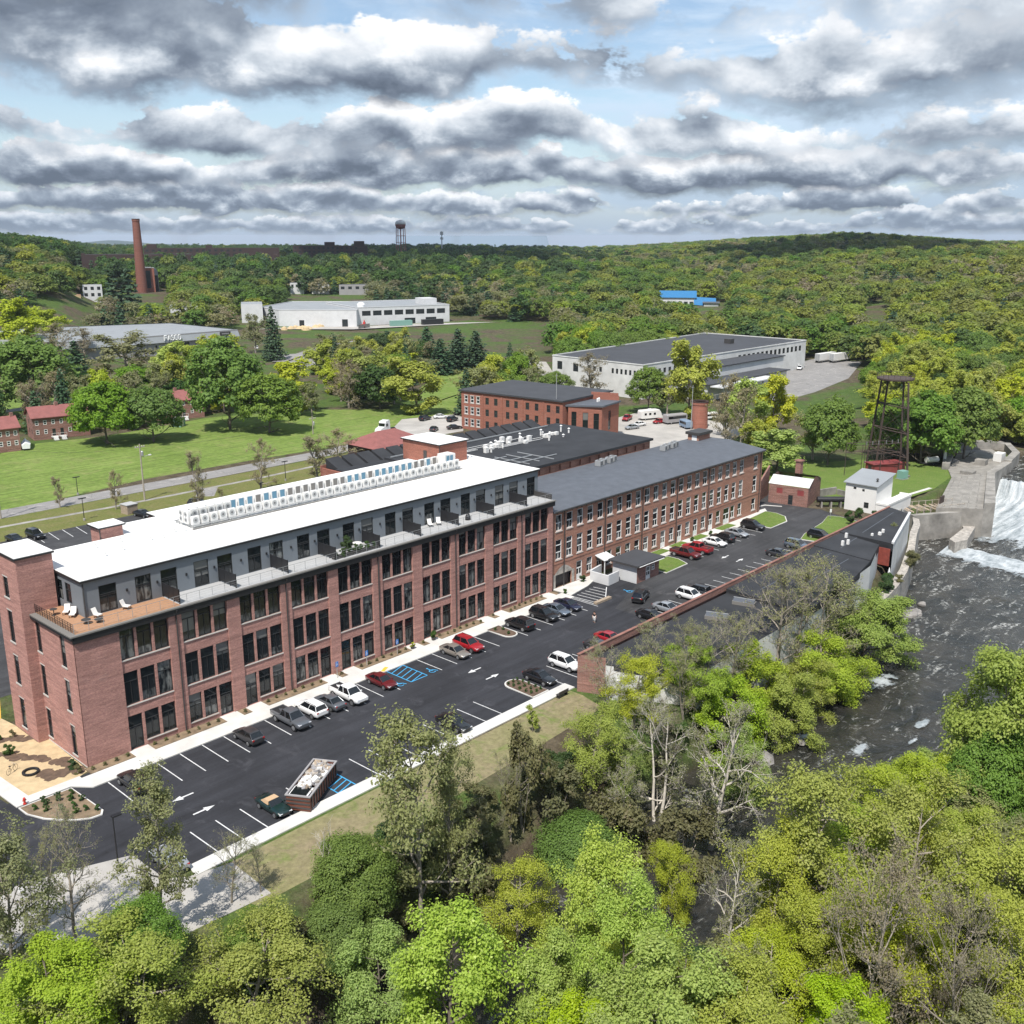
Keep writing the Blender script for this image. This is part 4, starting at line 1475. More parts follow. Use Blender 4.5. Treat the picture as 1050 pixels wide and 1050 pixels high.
hatch(38.15, 40.95, -9.0, -4.2, 5)
hatch(15.0, 17.3, -23.7, -19.9, 5)
mk.line((12.2, -21.6), (12.2, -23.7), 0.13, Z1)
for cx, cy in ((36.7, -8.6), (42.3, -8.5), (85.0, -9.0)):
 # wheelchair symbol: wheel ring, back, seat and leg
 for k in range(10):
  a0, a1 = pi * 0.15 + k * 0.5, pi * 0.15 + (k + 1) * 0.5
  mk.line((cx + 0.42 * cos(a0), cy + 0.42 * sin(a0)), (cx + 0.42 * cos(a1), cy + 0.42 * sin(a1)), 0.12, Z1)
 mk.line((cx + 0.05, cy + 0.9), (cx + 0.0, cy + 0.2), 0.14, Z1 + 0.001)
 mk.line((cx, cy + 0.2), (cx + 0.45, cy + 0.15), 0.14, Z1 + 0.002)
 mk.line((cx + 0.45, cy + 0.15), (cx + 0.65, cy - 0.4), 0.14, Z1 + 0.003)
 mk.sheet([(cx + 0.05 + 0.14 * cos(a), cy + 1.08 + 0.14 * sin(a)) for a in np.linspace(0, 2 * pi, 9)[:-1]], Z1)
struct('road_markings', mk, M['paint_blue'])
mk = MB()
for a, b in (((-1.7, 19.0), (0.2, 24.2)), ((-4.5, 18.6), (-2.6, 24.6))):
 mk.line(a, b, 0.14, Z1)
for k in range(5):
 mk.line((-1.6 + 0.4 * k, 19.4 + 1.05 * k), (-4.3 + 0.4 * k, 19.9 + 1.05 * k), 0.14, Z1)
mk.line((37.6, -4.0), (38.9, -3.3), 0.5, KERB + 0.01)
struct('road_markings', mk, M['paint_yellow'])
mk = MB()
for x in (22.5, 25.2, 33.4, 36.1, 38.8, 41.5, 44.2, 47):
 mk.line((x + 0.3, 93.4), (x - 0.4, 87.2), 0.13, Z1)
struct('road_markings', mk, M['paint_white'])

# ------------------------------------------------------------------ buildings
class Wall:
 """an upright wall from a to b (seen from its right-hand side), with real openings"""
 def __init__(self, a, b):
  self.a = a
  self.L = hypot(b[0] - a[0], b[1] - a[1])
  self.u = ((b[0] - a[0]) / self.L, (b[1] - a[1]) / self.L)
  self.n = (self.u[1], -self.u[0])
  self.rz = atan2(self.u[1], self.u[0])

 def p(self, s, z, d=0.0):
  return (self.a[0] + self.u[0] * s - self.n[0] * d, self.a[1] + self.u[1] * s - self.n[1] * d, z)

 def build(self, mb, z0, z1, ops, depth=0.22, top=None):
  ss = sorted({0.0, self.L} | {o[0] for o in ops} | {o[1] for o in ops})
  zs = sorted({z0, z1} | {o[2] for o in ops} | {o[3] for o in ops})
  for i in range(len(ss) - 1):
   run = None
   for j in range(len(zs) - 1):
    cs, cz = (ss[i] + ss[i + 1]) / 2, (zs[j] + zs[j + 1]) / 2
    solid = not any(o[0] < cs < o[1] and o[2] < cz < o[3] for o in ops)
    if solid:
     if run is None:
      run = zs[j]
     if j == len(zs) - 2:
      mb.quad(self.p(ss[i], run), self.p(ss[i + 1], run), self.p(ss[i + 1], zs[j + 1]), self.p(ss[i], zs[j + 1]))
    else:
     if run is not None:
      mb.quad(self.p(ss[i], run), self.p(ss[i + 1], run), self.p(ss[i + 1], zs[j]), self.p(ss[i], zs[j]))
     run = None
  for a, b, c, d in [o[:4] for o in ops]:
   p, q = self.p, depth
   mb.quad(p(a, c), p(a, c, q), p(a, d, q), p(a, d))
   mb.quad(p(b, c, q), p(b, c), p(b, d), p(b, d, q))
   mb.quad(p(a, d), p(a, d, q), p(b, d, q), p(b, d))
   mb.quad(p(a, c, q), p(a, c), p(b, c), p(b, c, q))
  return self

 def slab(self, mb, s0, s1, z0, z1, d0, d1):
  """a block on the face, from d0 to d1 behind it (negative stands proud)"""
  P_ = [self.p(s0, z0, d0), self.p(s1, z0, d0), self.p(s1, z0, d1), self.p(s0, z0, d1), self.p(s0, z1, d0), self.p(s1, z1, d0), self.p(s1, z1, d1), self.p(s0, z1, d1)]
  mb.add(P_, [(0, 3, 2, 1), (4, 5, 6, 7), (0, 1, 5, 4), (1, 2, 6, 5), (2, 3, 7, 6), (3, 0, 4, 7)])


WIN = {}
WIN_LEFT = {}


def window(parent, wall, s0, s1, z0, z1, style='dark', depth=0.16, name='window', pane=True, key='n'):
 """one sash window as a part of its building, its pane a sub-part; over 100 a building the rest are gathered"""
 w, h = round(s1 - s0, 2), round(z1 - z0, 2)
 if (style, w, h) not in WIN:
  f, g = MB(), MB()
  t = 0.07
  dp = 0.07
  if style == 'dark':                              # dark steel frame, transom light over a pair of sashes
   bars_v, bars_h = [w / 2], [h * 0.70]
   fm = M['frame_dark']
   gm = M['glass']
  elif style == 'door':
   bars_v, bars_h = [w / 2], [h * 0.60, h * 0.66, 0.12]
   fm, gm = M['frame_dark'], M['glass']
  elif style == 'slim':
   bars_v, bars_h = [], [h * 0.62]
   fm, gm = M['frame_dark'], M['glass']
  elif style == 'white2':                          # white timber, two lights over each other
   bars_v, bars_h = [], [h * 0.5]
   t = 0.10
   fm, gm = M['white_frame'], M['glass_old']
  elif style == 'white3':
   bars_v, bars_h = [], [h * 0.36, h * 0.72]
   t = 0.10
   fm, gm = M['white_frame'], M['glass_old']
  elif style == 'small':
   bars_v, bars_h = [], [h * 0.5]
   t = 0.06
   fm, gm = M['trim_dark'], M['glass_far']
  elif style == 'smallwhite':
   bars_v, bars_h = [], [h * 0.5]
   t = 0.13
   fm, gm = M['white_frame'], M['glass_far']
  elif style == 'wdoor':
   bars_v, bars_h = [w / 2], [h * 0.62]
   t = 0.13
   fm, gm = M['white_frame'], M['glass_old']
  else:
   bars_v, bars_h = [], []
   fm, gm = M['trim_dark'], M['glass_far']
  f.box(0, t, -dp, dp, 0, h).box(w - t, w, -dp, dp, 0, h).box(t, w - t, -dp, dp, 0, t).box(t, w - t, -dp, dp, h - t, h)
  for x in bars_v:
   ztop = h * 0.68 if style == 'dark' else h - t
   f.box(x - t * 0.4, x + t * 0.4, -dp * 0.8, dp * 0.8, t, (h * 0.70 if style in ('dark',) else h * 0.6 if style == 'door' else h * 0.62 if style == 'wdoor' else h - t))
  for z in bars_h:
   f.box(t, w - t, -dp * 0.9, dp * 0.9, z - t * 0.6, z + t * 0.6)
  if style in ('white2', 'white3'):
   f.box(w / 2 - 0.03, w / 2 + 0.03, -dp * 0.7, dp * 0.7, t, h * 0.5 if style == 'white2' else h * 0.36)
  if style == 'wdoor':
   f.box(t, w - t, -dp * 0.5, dp * 0.5, t, h * 0.3)
  g.quad((0.02, 0.02, 0.02), (w - 0.02, 0.02, 0.02), (w - 0.02, 0.02, h - 0.02), (0.02, 0.02, h - 0.02))
  WIN[(style, w, h)] = (f.mesh(name, fm), g.mesh('pane', gm))
 fm_, gm_ = WIN[(style, w, h)]
 o = link(name, fm_, parent, wall.p(s0, z0, depth), wall.rz)
 if pane:
  link('pane', gm_, o)
 return o


# ---- the apartment building
def apartment_building():
 b = thing('apartment_building', 'long red brick apartment building with a grey set-back top floor and white flat roof', 'building')
 ZT = 15.0
 mb = MB()
 front = Wall((0, 0.15), (76.45, 0.15))
 rows = [(0.75, 4.15), (5.45, 9.3), (10.8, 14.5)]
 ops, wins = [], []
 for i, (x0, x1) in enumerate(BAYS):
  w = (x1 - x0 - 0.6) / 3
  for r, (z0, z1) in enumerate(rows):
   for k in range(3):
    s = x0 + k * (w + 0.3)
    isd = r == 0 and k == DOORS1[i]
    zz = 0.14 if isd else z0
    ops.append((s, s + w, zz, z1))
    wins.append((s, s + w, zz, z1, 'door' if isd else 'dark', 'door' if isd else 'window'))
 front.build(mb, -0.3, ZT, ops, 0.30)
 # piers stand proud between the bays
 prev = 0.0
 gaps = []
 for x0, x1 in BAYS + [(76.45, 77)]:
  gaps.append((prev, x0 - 0.02))
  prev = x1 + 0.02
 for a, c in gaps:
  front.slab(mb, a, c, -0.3, ZT - 0.35, -0.15, 0.0)
 for r in range(3):                                        # brick bands over each storey stand half a brick proud
  pass
 # left end, stair tower, right end and rear
 left = Wall((0, 16.9), (0, 0.0))
 lo = []
 for yc in (8.85, 2.85):
  for z0, z1 in ((0.65, 4.05), (5.8, 9.35), (10.95, 14.6)):
   lo.append((16.9 - yc - 0.57, 16.9 - yc + 0.57, z0, z1))
 left.build(mb, -0.3, ZT, lo, 0.25)
 for o in lo:
  wins.append(None)
 Wall((76.45, 0.15), (76.45, 24.6)).build(mb, -0.3, ZT, [])
 for a_, c_ in (((76.45, 24.6), (22, 24.6)), ((22, 24.6), (22, 21.9)), ((22, 21.9), (15, 21.9)), ((15, 21.9), (15, 16.9)), ((15, 16.9), (0, 16.9))):
  Wall(a_, c_).build(mb, -0.3, ZT + 4.2, [])
 tw_z = 21.55
 tl = Wall((-1.15, 16.0), (-1.15, 9.65))
 to = [(16.0 - 13.75, 16.0 - 12.45, z0, z1) for z0, z1 in ((0.8, 4.4), (6.2, 9.6), (11.3, 15.0), (16.6, 18.95))]
 tl.build(mb, -0.3, tw_z, to, 0.25)
 Wall((-1.15, 9.65), (2.8, 9.65)).build(mb, -0.3, tw_z, [])
 Wall((2.8, 9.65), (2.8, 16.0)).build(mb, -0.3, tw_z, [])
 Wall((2.8, 16.0), (-1.15, 16.0)).build(mb, -0.3, tw_z, [])
 part('wall', mb, M['brick_new'], b)
 n = 0
 for w in [x for x in wins if x]:
  window(b, front, w[0], w[1], w[2], w[3], w[4], 0.2, w[5])
 for o in lo:
  window(b, left, *o, 'slim', 0.16)
 for o in to:
  window(b, tl, *o, 'slim', 0.16)
 # sills and lintels
 mb = MB()
 for i, (x0, x1) in enumerate(BAYS):
  for r, (z0, z1) in enumerate(rows):
   if r == 0:
    w = (x1 - x0 - 0.6) / 3
    d0 = x0 + DOORS1[i] * (w + 0.3)
    segs = [(x0, d0 - 0.3), (d0 + w + 0.3, x1)]
    for a, c in segs:
     if c - a > 0.5:
      front.slab(mb, a, c, z0 - 0.11, z0, -0.10, 0.06)
   else:
    front.slab(mb, x0, x1, z0 - 0.12, z0, -0.10, 0.06)
 for o in lo:
  left.slab(mb, o[0] - 0.1, o[1] + 0.1, o[2] - 0.18, o[2], -0.08, 0.1)
  left.slab(mb, o[0] - 0.05, o[1] + 0.05, o[3], o[3] + 0.14, -0.012, 0.1)
 for o in to:
  tl.slab(mb, o[0] - 0.1, o[1] + 0.1, o[2] - 0.18, o[2], -0.08, 0.1)
  tl.slab(mb, o[0] - 0.05, o[1] + 0.05, o[3], o[3] + 0.14, -0.012, 0.1)
 left.slab(mb, 7.3, 16.7, -0.28, 0.12, -0.05, 0.0)
 part('sill', mb, M['sill'], b)
 # dark cornice with a pale gutter line
 mb = MB()
 mb.mat(0).box(-0.12, 76.6, -0.30, 0.0, 14.35, 15.1)
 mb.box(-0.38, -0.002, -0.30, 9.64, 14.75, 15.1)
 mb.mat(1).box(-0.42, 76.7, -0.42, -0.001, 15.1, 15.26)
 mb.box(-0.42, 0.30, -0.0005, 9.6, 15.1, 15.25)
 part('cornice', mb, [M['trim_black'], M['film_grey']], b)
 for x in (11.55, 26.2, 40.75, 55.0, 69.05):
  part('downspout', MB().tube((x, -0.09, 0.15), (x, -0.09, 14.3), 0.075, n=8).tube((x, -0.09, 14.3), (x, -0.36, 14.9), 0.075, n=8), M['trim_dark'], b)
 # terrace deck: planks at the left, pale pavers along the front
 part('terrace_deck', MB().box(0.30, 12.3, 0.0, 4.0, 15.12, 15.27).box(0.30, 3.2, 4.001, 9.6, 15.12, 15.27), M['deck_wood'], b)
 part('terrace_deck', MB().box(12.301, 76.45, 0.0, 4.0, 15.12, 15.265), M['deck_grey'], b)
 # set-back top floor
 mb = MB()
 pf = Wall((3.2, 4.0), (77.3, 4.0))
 pops = []
 for k in range(10):
  for x0, x1 in ((5.0 + 7.29 * k, 7.0 + 7.29 * k), (9.2 + 7.28 * k, 11.1 + 7.28 * k)):
   if x1 < 77:
    pops.append((x0 - 3.2, x1 - 3.2, 15.30, 18.4))
 pf.build(mb, 15.0, 19.3, pops, 0.2)
 pl = Wall((3.2, 16.9), (3.2, 4.0))
 plo = [(16.9 - 10.3, 16.9 - 8.9, 16.1, 18.4), (16.9 - 8.2, 16.9 - 6.8, 16.1, 18.4)]
 pl.build(mb, 15.0, 19.3, plo, 0.2)
 pr = Wall((77.3, 4.0), (77.3, 24.6))
 pr.build(mb, 13.0, 19.3, [])
 part('penthouse_wall', mb, M['panel_grey'], b)
 for o in pops:
  window(b, pf, *o, 'door', 0.12, 'terrace_door')
 for o in plo:
  window(b, pl, *o, 'slim', 0.12)
 part('downspout', MB().tube((3.28, 3.88, 15.3), (3.28, 3.88, 19.1), 0.06, n=8), M['trim_dark'], b)
 mb = MB()
 for k in range(19):
  mb.cbox(8.15 + 3.65 * k, 3.93, 17.2, 0.18, 0.12, 0.30)
 part('wall_lamps', mb, M['trim_black'], b)
 # roof
 mb = MB()
 rp = lambda e: [(2.9 + e, 3.7 + e), (77.6 - e, 3.7 + e), (77.6 - e, 24.9 - e), (21.8 + e, 24.9 - e), (21.8 + e, 22.1 - e), (14.8 + e, 22.1 - e), (14.8 + e, 17.1 - e), (2.9 + e, 17.1 - e)]
 mb.mat(1).prism(rp(0), 19.24, 19.46)
 mb.mat(0).prism(rp(0.06), 19.46, 19.53)
 mb.mat(1).box(-1.35, 3.0, 9.45, 16.2, tw_z, tw_z + 0.20)
 mb.mat(0).box(-1.28, 2.93, 9.52, 16.13, tw_z + 0.2, tw_z + 0.27)
 part('roof', mb, [M['roof_white'], M['trim_black']], b)
 # rooftop stair box and lift tower
 for (x0, x1, y0, y1, zt) in ((11.9, 14.79, 17.3, 19.8, 20.95), (68.4, 74.6, 17.2, 26.0, 22.9)):
  w = MB().box(x0, x1, y0, y1, 19.4 if zt > 22 else 0.0, zt - 0.14)
  o = part('stair_tower', w, M['brick_red'] if zt > 22 else M['brick_new'], b)
  r = MB()
  r.mat(1).box(x0 - 0.3, x1 + 0.3, y0 - 0.3, y1 + 0.3, zt - 0.16, zt)
  r.mat(0).box(x0 - 0.24, x1 + 0.24, y0 - 0.24, y1 + 0.24, zt, zt + 0.06)
  part('roof', r, [M['roof_white'], M['trim_black']], o)
  if zt > 22:
   part('door', MB().box(x0 - 0.04, x0 + 0.02, 20.2, 21.0, 19.5, 21.5), M['trim_dark'], o)
   part('downspout', MB().tube((x0 - 0.02, y0 - 0.02, 19.5), (x0 - 0.02, y0 - 0.02, zt - 0.2), 0.07), M['trim_dark'], o)
  else:
   part('downspout', MB().tube((x0 - 0.05, y0 - 0.05, 19.5), (x0 - 0.05, y0 - 0.05, zt - 0.2), 0.07), M['trim_dark'], o)
 # terrace dividers and railings
 for k in range(9):
  x = 12.4 + 7.28 * k
  mb = MB()
  mb.box(x - 0.04, x + 0.04, 0.35, 3.98, 15.45, 16.95)
  for y in (0.4, 1.6, 2.8, 3.9):
   mb.box(x - 0.06, x + 0.06, y - 0.05, y + 0.05, 15.27, 17.0)
  part('terrace_divider', mb, M['trim_black'], b)
 mb = MB()
 for k in range(16):
  y = 0.25 + 0.62 * k
  mb.box(0.22, 0.26, y - 0.02, y + 0.02, 15.27, 16.3)
 for z in (15.55, 15.8, 16.05, 16.3):
  mb.box(0.225, 0.255, 0.23, 9.6, z - 0.015, z + 0.015)
 for k in range(40):
  y = 0.25 + 0.235 * k
  mb.box(0.232, 0.248, y - 0.008, y + 0.008, 15.3, 16.3)
 part('railing', mb, M['trim_black'], b)
 mb = MB()
 for k in range(47):
  x = 0.24 + 1.62 * k
  mb.box(x - 0.018, x + 0.018, 0.20, 0.236, 15.27, 16.32)
 mb.box(0.22, 76.4, 0.205, 0.23, 16.29, 16.33)
 for z in (15.5, 15.75, 16.02):
  mb.box(0.22, 76.4, 0.213, 0.222, z, z + 0.012)
 part('railing', mb, M['galv'], b)
 part('railing', MB().box(76.38, 76.42, 0.24, 4.0, 16.2, 16.25).box(76.38, 76.42, 0.24, 4.0, 15.3, 16.1), M['trim_dark'], b)
 # vents on the roof
 mb = MB()
 for x, y in ((11.5, 11.0), (15.8, 12.4), (17.3, 12.2), (19.5, 13.4), (20.6, 12.9), (13.0, 14.4), (9.0, 10.3), (69.5, 15.2), (70.3, 15.0), (71.6, 15.1), (74.6, 16.5), (75.2, 17.2), (9.8, 14.2)):
  mb.lathe([(0.22, 19.5), (0.20, 19.75), (0.12, 19.85), (0.12, 20.0), (0.2, 20.02), (0.14, 20.12)], 9, x, y)
 part('roof_vents', mb, M['unit_white'], b, True)
 return b


apartment_building()


# ---- the old mill beyond it
def old_mill():
 b = thing('old_mill', 'three storey old brick mill with white sash windows and low slate grey roof', 'building')
 mb = MB()
 f = Wall((77.0, 0.5), (143.0, 0.5))
 ops, wins = [], []
 xs = [77.75 + 2.686 * k for k in range(22)] + [139.6]
 doors = {2, 9, 11, 13, 15, 17, 19}
 for k, x in enumerate(xs):
  s = x - 77.0
  for r, (z0, z1, st) in enumerate(((0.95, 3.45, 'white2'), (4.9, 8.2, 'white3'), (9.65, 12.35, 'white2'))):
   if r == 0 and k in (0, 1):
    continue
   nm = 'window'
   if r == 0 and k in doors:
    z0, st, nm = 0.14, 'wdoor', 'door'
   w = 2.3 if (r == 0 and k == 19) else 1.5
   ops.append((s, s + w, z0, z1))
   wins.append((s, s + w, z0, z1, st, nm))
 garage = (0.75, 4.9, 0.02, 2.3)
 f.build(mb, -0.3, 13.2, ops + [garage], 0.26)
 Wall((143.0, 0.5), (143.0, 15.6)).build(mb, -0.3, 12.95, [])
 Wall((77.0, 15.6), (77.0, 0.5)).build(mb, -0.3, 13.2, [])
 f.slab(mb, 0, 66, 4.15, 4.45, -0.06, 0.0)
 # shallow brick arch over the garage opening
 part('wall', mb, M['brick_old'], b)
 sill = MB().box(-0.12, 1.62, -0.23, -0.03, -0.16, -0.002).mesh('sill', M['sill'])
 for w in wins:
  o = window(b, f, *w[:5], 0.14, w[5])
  if w[5] == 'window':
   link('sill', sill, o)
 mb = MB()
 for i in range(12):
  t0, t1 = i / 12, (i + 1) / 12
  s0, s1 = 0.45 + 4.75 * t0, 0.45 + 4.75 * t1
  za, zb = 2.35 + 1.3 * sin(pi * t0), 2.35 + 1.3 * sin(pi * t1)
  mb.quad(f.p(s0, 2.3, -0.05), f.p(s1, 2.3, -0.05), f.p(s1, zb, -0.05), f.p(s0, za, -0.05))
 f.slab(mb, 0.2, 0.75, 0.0, 2.4, -0.08, 0.0)
 f.slab(mb, 4.9, 5.5, 0.0, 2.4, -0.08, 0.0)
 part('garage_surround', mb, M['stone'], b)
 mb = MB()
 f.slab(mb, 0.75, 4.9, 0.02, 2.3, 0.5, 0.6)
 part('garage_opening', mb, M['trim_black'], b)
 # roof: two shallow slopes with overhanging eaves
 mb = MB()
 x0, x1 = 76.7, 143.4
 mb.loft([[(x0, -0.05, 13.2), (x0, 8.5, 14.15), (x0, 16.0, 13.95), (x0, 16.0, 13.75), (x0, 8.5, 13.9), (x0, -0.05, 12.95)],
    [(x1, -0.05, 13.2), (x1, 8.5, 14.15), (x1, 16.0, 13.95), (x1, 16.0, 13.75), (x1, 8.5, 13.9), (x1, -0.05, 12.95)]])
 part('roof', mb, M['roof_slate'], b)
 mb = MB()
 mb.box(77, 143.2, -0.16, -0.055, 12.92, 13.14)
 mb.box(143.02, 143.3, 0.0, 15.9, 12.95, 13.1)
 for k in range(54):
  mb.box(77.5 + 1.23 * k, 77.62 + 1.23 * k, -0.04, 0.5, 12.75, 12.94)
 part('gutter', mb, M['trim_dark'], b)
 for x in (79.75, 90.45, 101.2, 112.0, 122.7, 142.2):
  part('downspout', MB().tube((x, 0.36, 0.1), (x, 0.36, 12.9), 0.08, n=7), M['trim_dark'], b)
 hb = part('roof_hatch', MB().box(138.0, 142.4, 12.8, 15.4, 13.6, 15.2), M['brick_old'], b)
 part('roof', MB().box(137.6, 142.8, 12.4, 15.8, 15.2, 15.75), M['trim_dark'], hb)
 part('door', MB().box(137.95, 138.01, 13.2, 14.4, 13.7, 15.1), M['white_frame'], hb)
 # awning over the doorway beside the garage
 return b


old_mill()


# ---- roof units on the mill
def roof_unit():
 t = thing('roof_unit', 'pair of grey ventilation boxes on the mill roof, nearer the apartment building', 'roof unit', (105.0, 13.2, 13.95), 0.1)
 for k in range(4):
  c = part('casing', MB().box(-0.5, 0.5, -0.6, 0.6, 0.15, 1.15).box(-0.4, -0.3, -0.5, 0.5, 0, 0.15).box(0.3, 0.4, -0.5, 0.5, 0, 0.15), M['galv'], t, loc=(k * 1.75, 0.2 * (k % 2), 0))
  part('fan_grille', MB().lathe([(0.34, 0), (0.34, 0.06), (0.1, 0.09)], 12), M['unit_grille'], c, loc=(0, 0, 1.15))
  part('louvre', MB().box(-0.36, 0.36, -0.62, -0.60, 0.3, 1.0), M['unit_grille'], c)
 dup(t, (124.6, 12.3, 14.0), 0.12, 'row of grey ventilation boxes on the mill roof, nearer the brick roof hatch')


roof_unit()


# ---- rows of condensers on the white roof
def condensers():
 r = tag(part_top('condenser_rack', MB().box(21.6, 69.0, 12.95, 13.05, 19.85, 19.97).box(21.6, 69.0, 13.6, 13.7, 19.85, 19.97).box(21.6, 69.0, 16.3, 16.4, 19.85, 19.97).box(21.6, 69.0, 17.0, 17.1, 19.85, 19.97)), 'long galvanised steel rack carrying the condensers on the white roof', 'rack')
 mb = MB()
 for k in range(18):
  x = 21.9 + 2.75 * k
  for y in (13.0, 13.65, 16.35, 17.05):
   mb.box(x - 0.05, x + 0.05, y - 0.05, y + 0.05, 19.53, 19.85)
  mb.box(x - 0.03, x + 0.03, 12.9, 17.1, 19.80, 19.86)
 part('foot', mb, M['galv'], r)
 part('service_rail', MB().tube((21.6, 12.7, 19.62), (69, 12.7, 19.62), 0.05).tube((21.6, 12.5, 19.6), (69, 12.5, 19.6), 0.04), M['film_grey'], r)
 t = thing('condenser_unit', 'white air conditioning condenser in the front row on the white apartment roof', 'condenser', (22.4, 13.3, 19.97), 0, 'white condensers in the front row on the apartment roof')
 part('casing', MB().box(-0.5, 0.5, -0.21, 0.21, 0.0, 1.10), M['unit_white'], t)
 g = part('fan_grille', MB().tube((-0.06, -0.24, 0.62), (-0.06, -0.20, 0.62), 0.36, n=16), M['galv'], t)
 part('fan_hub', MB().tube((-0.06, -0.27, 0.62), (-0.06, -0.235, 0.62), 0.15, n=10), M['unit_grille'], g)
 for k in range(1, 36):
  dup(t, (22.4 + 1.31 * k, 13.3, 19.97))
 # taller twin-fan units at the left end and at the right end
 t2 = thing('condenser_unit', 'tall white condenser with two fans stacked, at the left end of the roof rack', 'condenser', (22.0, 14.4, 19.97), -pi / 2, 'tall twin-fan condensers at the left end of the roof rack')
 part('casing', MB().box(-0.5, 0.5, -0.22, 0.22, 0.0, 1.75), M['unit_white'], t2)
 for z in (0.5, 1.22):
  g = part('fan_grille', MB().tube((-0.05, -0.25, z), (-0.05, -0.21, z), 0.33, n=16), M['galv'], t2)
  part('fan_hub', MB().tube((-0.05, -0.28, z), (-0.05, -0.245, z), 0.14, n=10), M['unit_grille'], g)
 dup(t2, (22.0, 15.6, 19.97), -pi / 2)
 for k in range(5):
  dup(t2, (23.0 + 1.2 * k, 14.5, 19.97), 0)
 # back row shows its coil side to the front: some with blue film still on
 kinds = 'ggbggbbbgbbbggggggggbbbgbbbbbbggbgb'
 protos = {}
 for k, c in enumerate(kinds):
  p = (23.4 + 1.31 * k, 16.7, 19.97)
  if c not in protos:
   word = 'blue film on its coil' if c == 'b' else 'bare grey coil'
   t = thing('condenser_unit', 'white condenser with ' + word + ' in the back row of the white roof', 'condenser', p, 0,
      'back row condensers with ' + ('blue film' if c == 'b' else 'grey coils'))
   part('casing', MB().box(-0.5, 0.5, -0.21, 0.21, 0.0, 1.30), M['unit_white'], t)
   part('coil', MB().box(-0.40, 0.30, -0.245, -0.21, 0.12, 1.2), M['film_blue' if c == 'b' else 'film_grey'], t)
   protos[c] = t
  else:
   dup(protos[c], p)
 t3 = thing('air_handler', 'big white rooftop air handler at the right end of the condenser rows', 'air handler', (68.4, 15.6, 19.53))
 part('casing', MB().box(-1.1, 1.1, -0.9, 0.9, 0.25, 2.2), M['unit_white'], t3)
 for x in (-0.55, 0.25):
  part('coil', MB().box(x - 0.3, x + 0.3, -0.94, -0.90, 0.6, 2.0), M['film_blue'], t3)
 part('stand', MB().box(-1.0, -0.9, -0.8, 0.8, 0, 0.25).box(0.9, 1.0, -0.8, 0.8, 0, 0.25), M['galv'], t3)


def part_top(name, mb, m=None):
 return link(name, mb.mesh(name, m or M['galv']))


condensers()


# ---- terrace furniture
def terrace():
 def lounge(loc, rz, label, col='chair_white'):
  t = thing('lounge_chair', label, 'chair', loc, rz)
  part('seat', MB().box(-0.3, 0.3, -0.35, 0.35, 0.32, 0.42), M[col], t)
  part('backrest', MB().add([(-0.3, 0.33, 0.40), (0.3, 0.33, 0.40), (0.3, 0.62, 1.0), (-0.3, 0.62, 1.0), (-0.3, 0.41, 0.40), (0.3, 0.41, 0.40), (0.3, 0.70, 1.0), (-0.3, 0.70, 1.0)],
         [(0, 1, 2, 3), (4, 7, 6, 5), (3, 2, 6, 7), (0, 3, 7, 4), (1, 5, 6, 2), (0, 4, 5, 1)]), M[col], t)
  for x in (-0.27, 0.27):
   for y in (-0.3, 0.3):
    part('leg', MB().box(x - 0.03, x + 0.03, y - 0.03, y + 0.03, 0, 0.32), M['trim_dark'], t)
  return t
 z = 15.27
 lounge((2.3, 6.5, z), -0.7, 'white lounge chair on the wooden terrace, farther of the two by the grey wall')
 lounge((2.4, 5.2, z), -0.7, 'white lounge chair on the wooden terrace, nearer of the two by the grey wall')
 lounge((4.2, 3.0, z), 0.3, 'white chair under the first terrace door of the wooden deck')
 lounge((7.6, 3.2, z), 0.5, 'white chair beside the second terrace door of the wooden deck')
 lounge((53.0, 2.9, z), -0.4, 'white chair on the grey terrace, left of a pair near the middle divider')
 lounge((54.4, 2.7, z), -0.6, 'white chair on the grey terrace, right of a pair near the middle divider')
 lounge((57.0, 3.3, z), 0.3, 'white chair standing just right of the middle terrace divider')

 def table(loc, label, r=0.5, h=0.5, m='trim_dark'):
  t = thing('terrace_table', label, 'table', loc)
  part('tabletop', MB().lathe([(r, h - 0.04), (r, h)], 14), M[m], t)
  part('leg', MB().lathe([(0.25, 0), (0.05, 0.05), (0.05, h - 0.04)], 8), M[m], t)
 table((2.5, 2.2, z), 'low dark round table at the corner of the wooden terrace')
 table((1.3, 7.3, z), 'dark round table at the far end of the wooden terrace', 0.4, 0.7)
 table((3.6, 1.6, z), 'second low dark table at the corner of the wooden terrace', 0.45, 0.4)
 table((39.5, 2.6, z), 'white round table among the terrace planters', 0.6, 0.7, 'chair_white')
 # grill under a black cover
 t = thing('covered_grill', 'small black covered grill on the grey terrace', 'grill', (59.2, 1.6, z))
 part('cover', MB().lathe([(0.42, 0.0), (0.40, 0.5), (0.16, 0.95), (0.05, 1.0)], 10), M['trim_black'], t, True)


terrace()


def planter(X, Y, z, label, size=1.0, kind=0, box=(0.5, 0.28)):
 t = thing('planter', label, 'planter', (X, Y, z))
 part('box', MB().box(-box[0], box[0], -box[1], box[1], 0, 0.4), M['trim_dark'], t)
 tr, cr, H, R = TREES['shrub'][kind]
 o = link('plant', cr, t, (0, 0, 0.3), X, (0.22 * size, 0.2 * size, 0.22 * size))
 return t


for k in range(7):
 planter(34.6 + 1.05 * k, 0.75, 15.27, 'dark planter box of green plants on the grey terrace edge', 0.8 + 0.3 * (k % 2), k % 2)['group'] = 'planter boxes along the grey terrace edge'
planter(37.6, 2.6, 15.27, 'tall green potted plant behind the row of terrace planters', 1.9, 1, (0.3, 0.3))


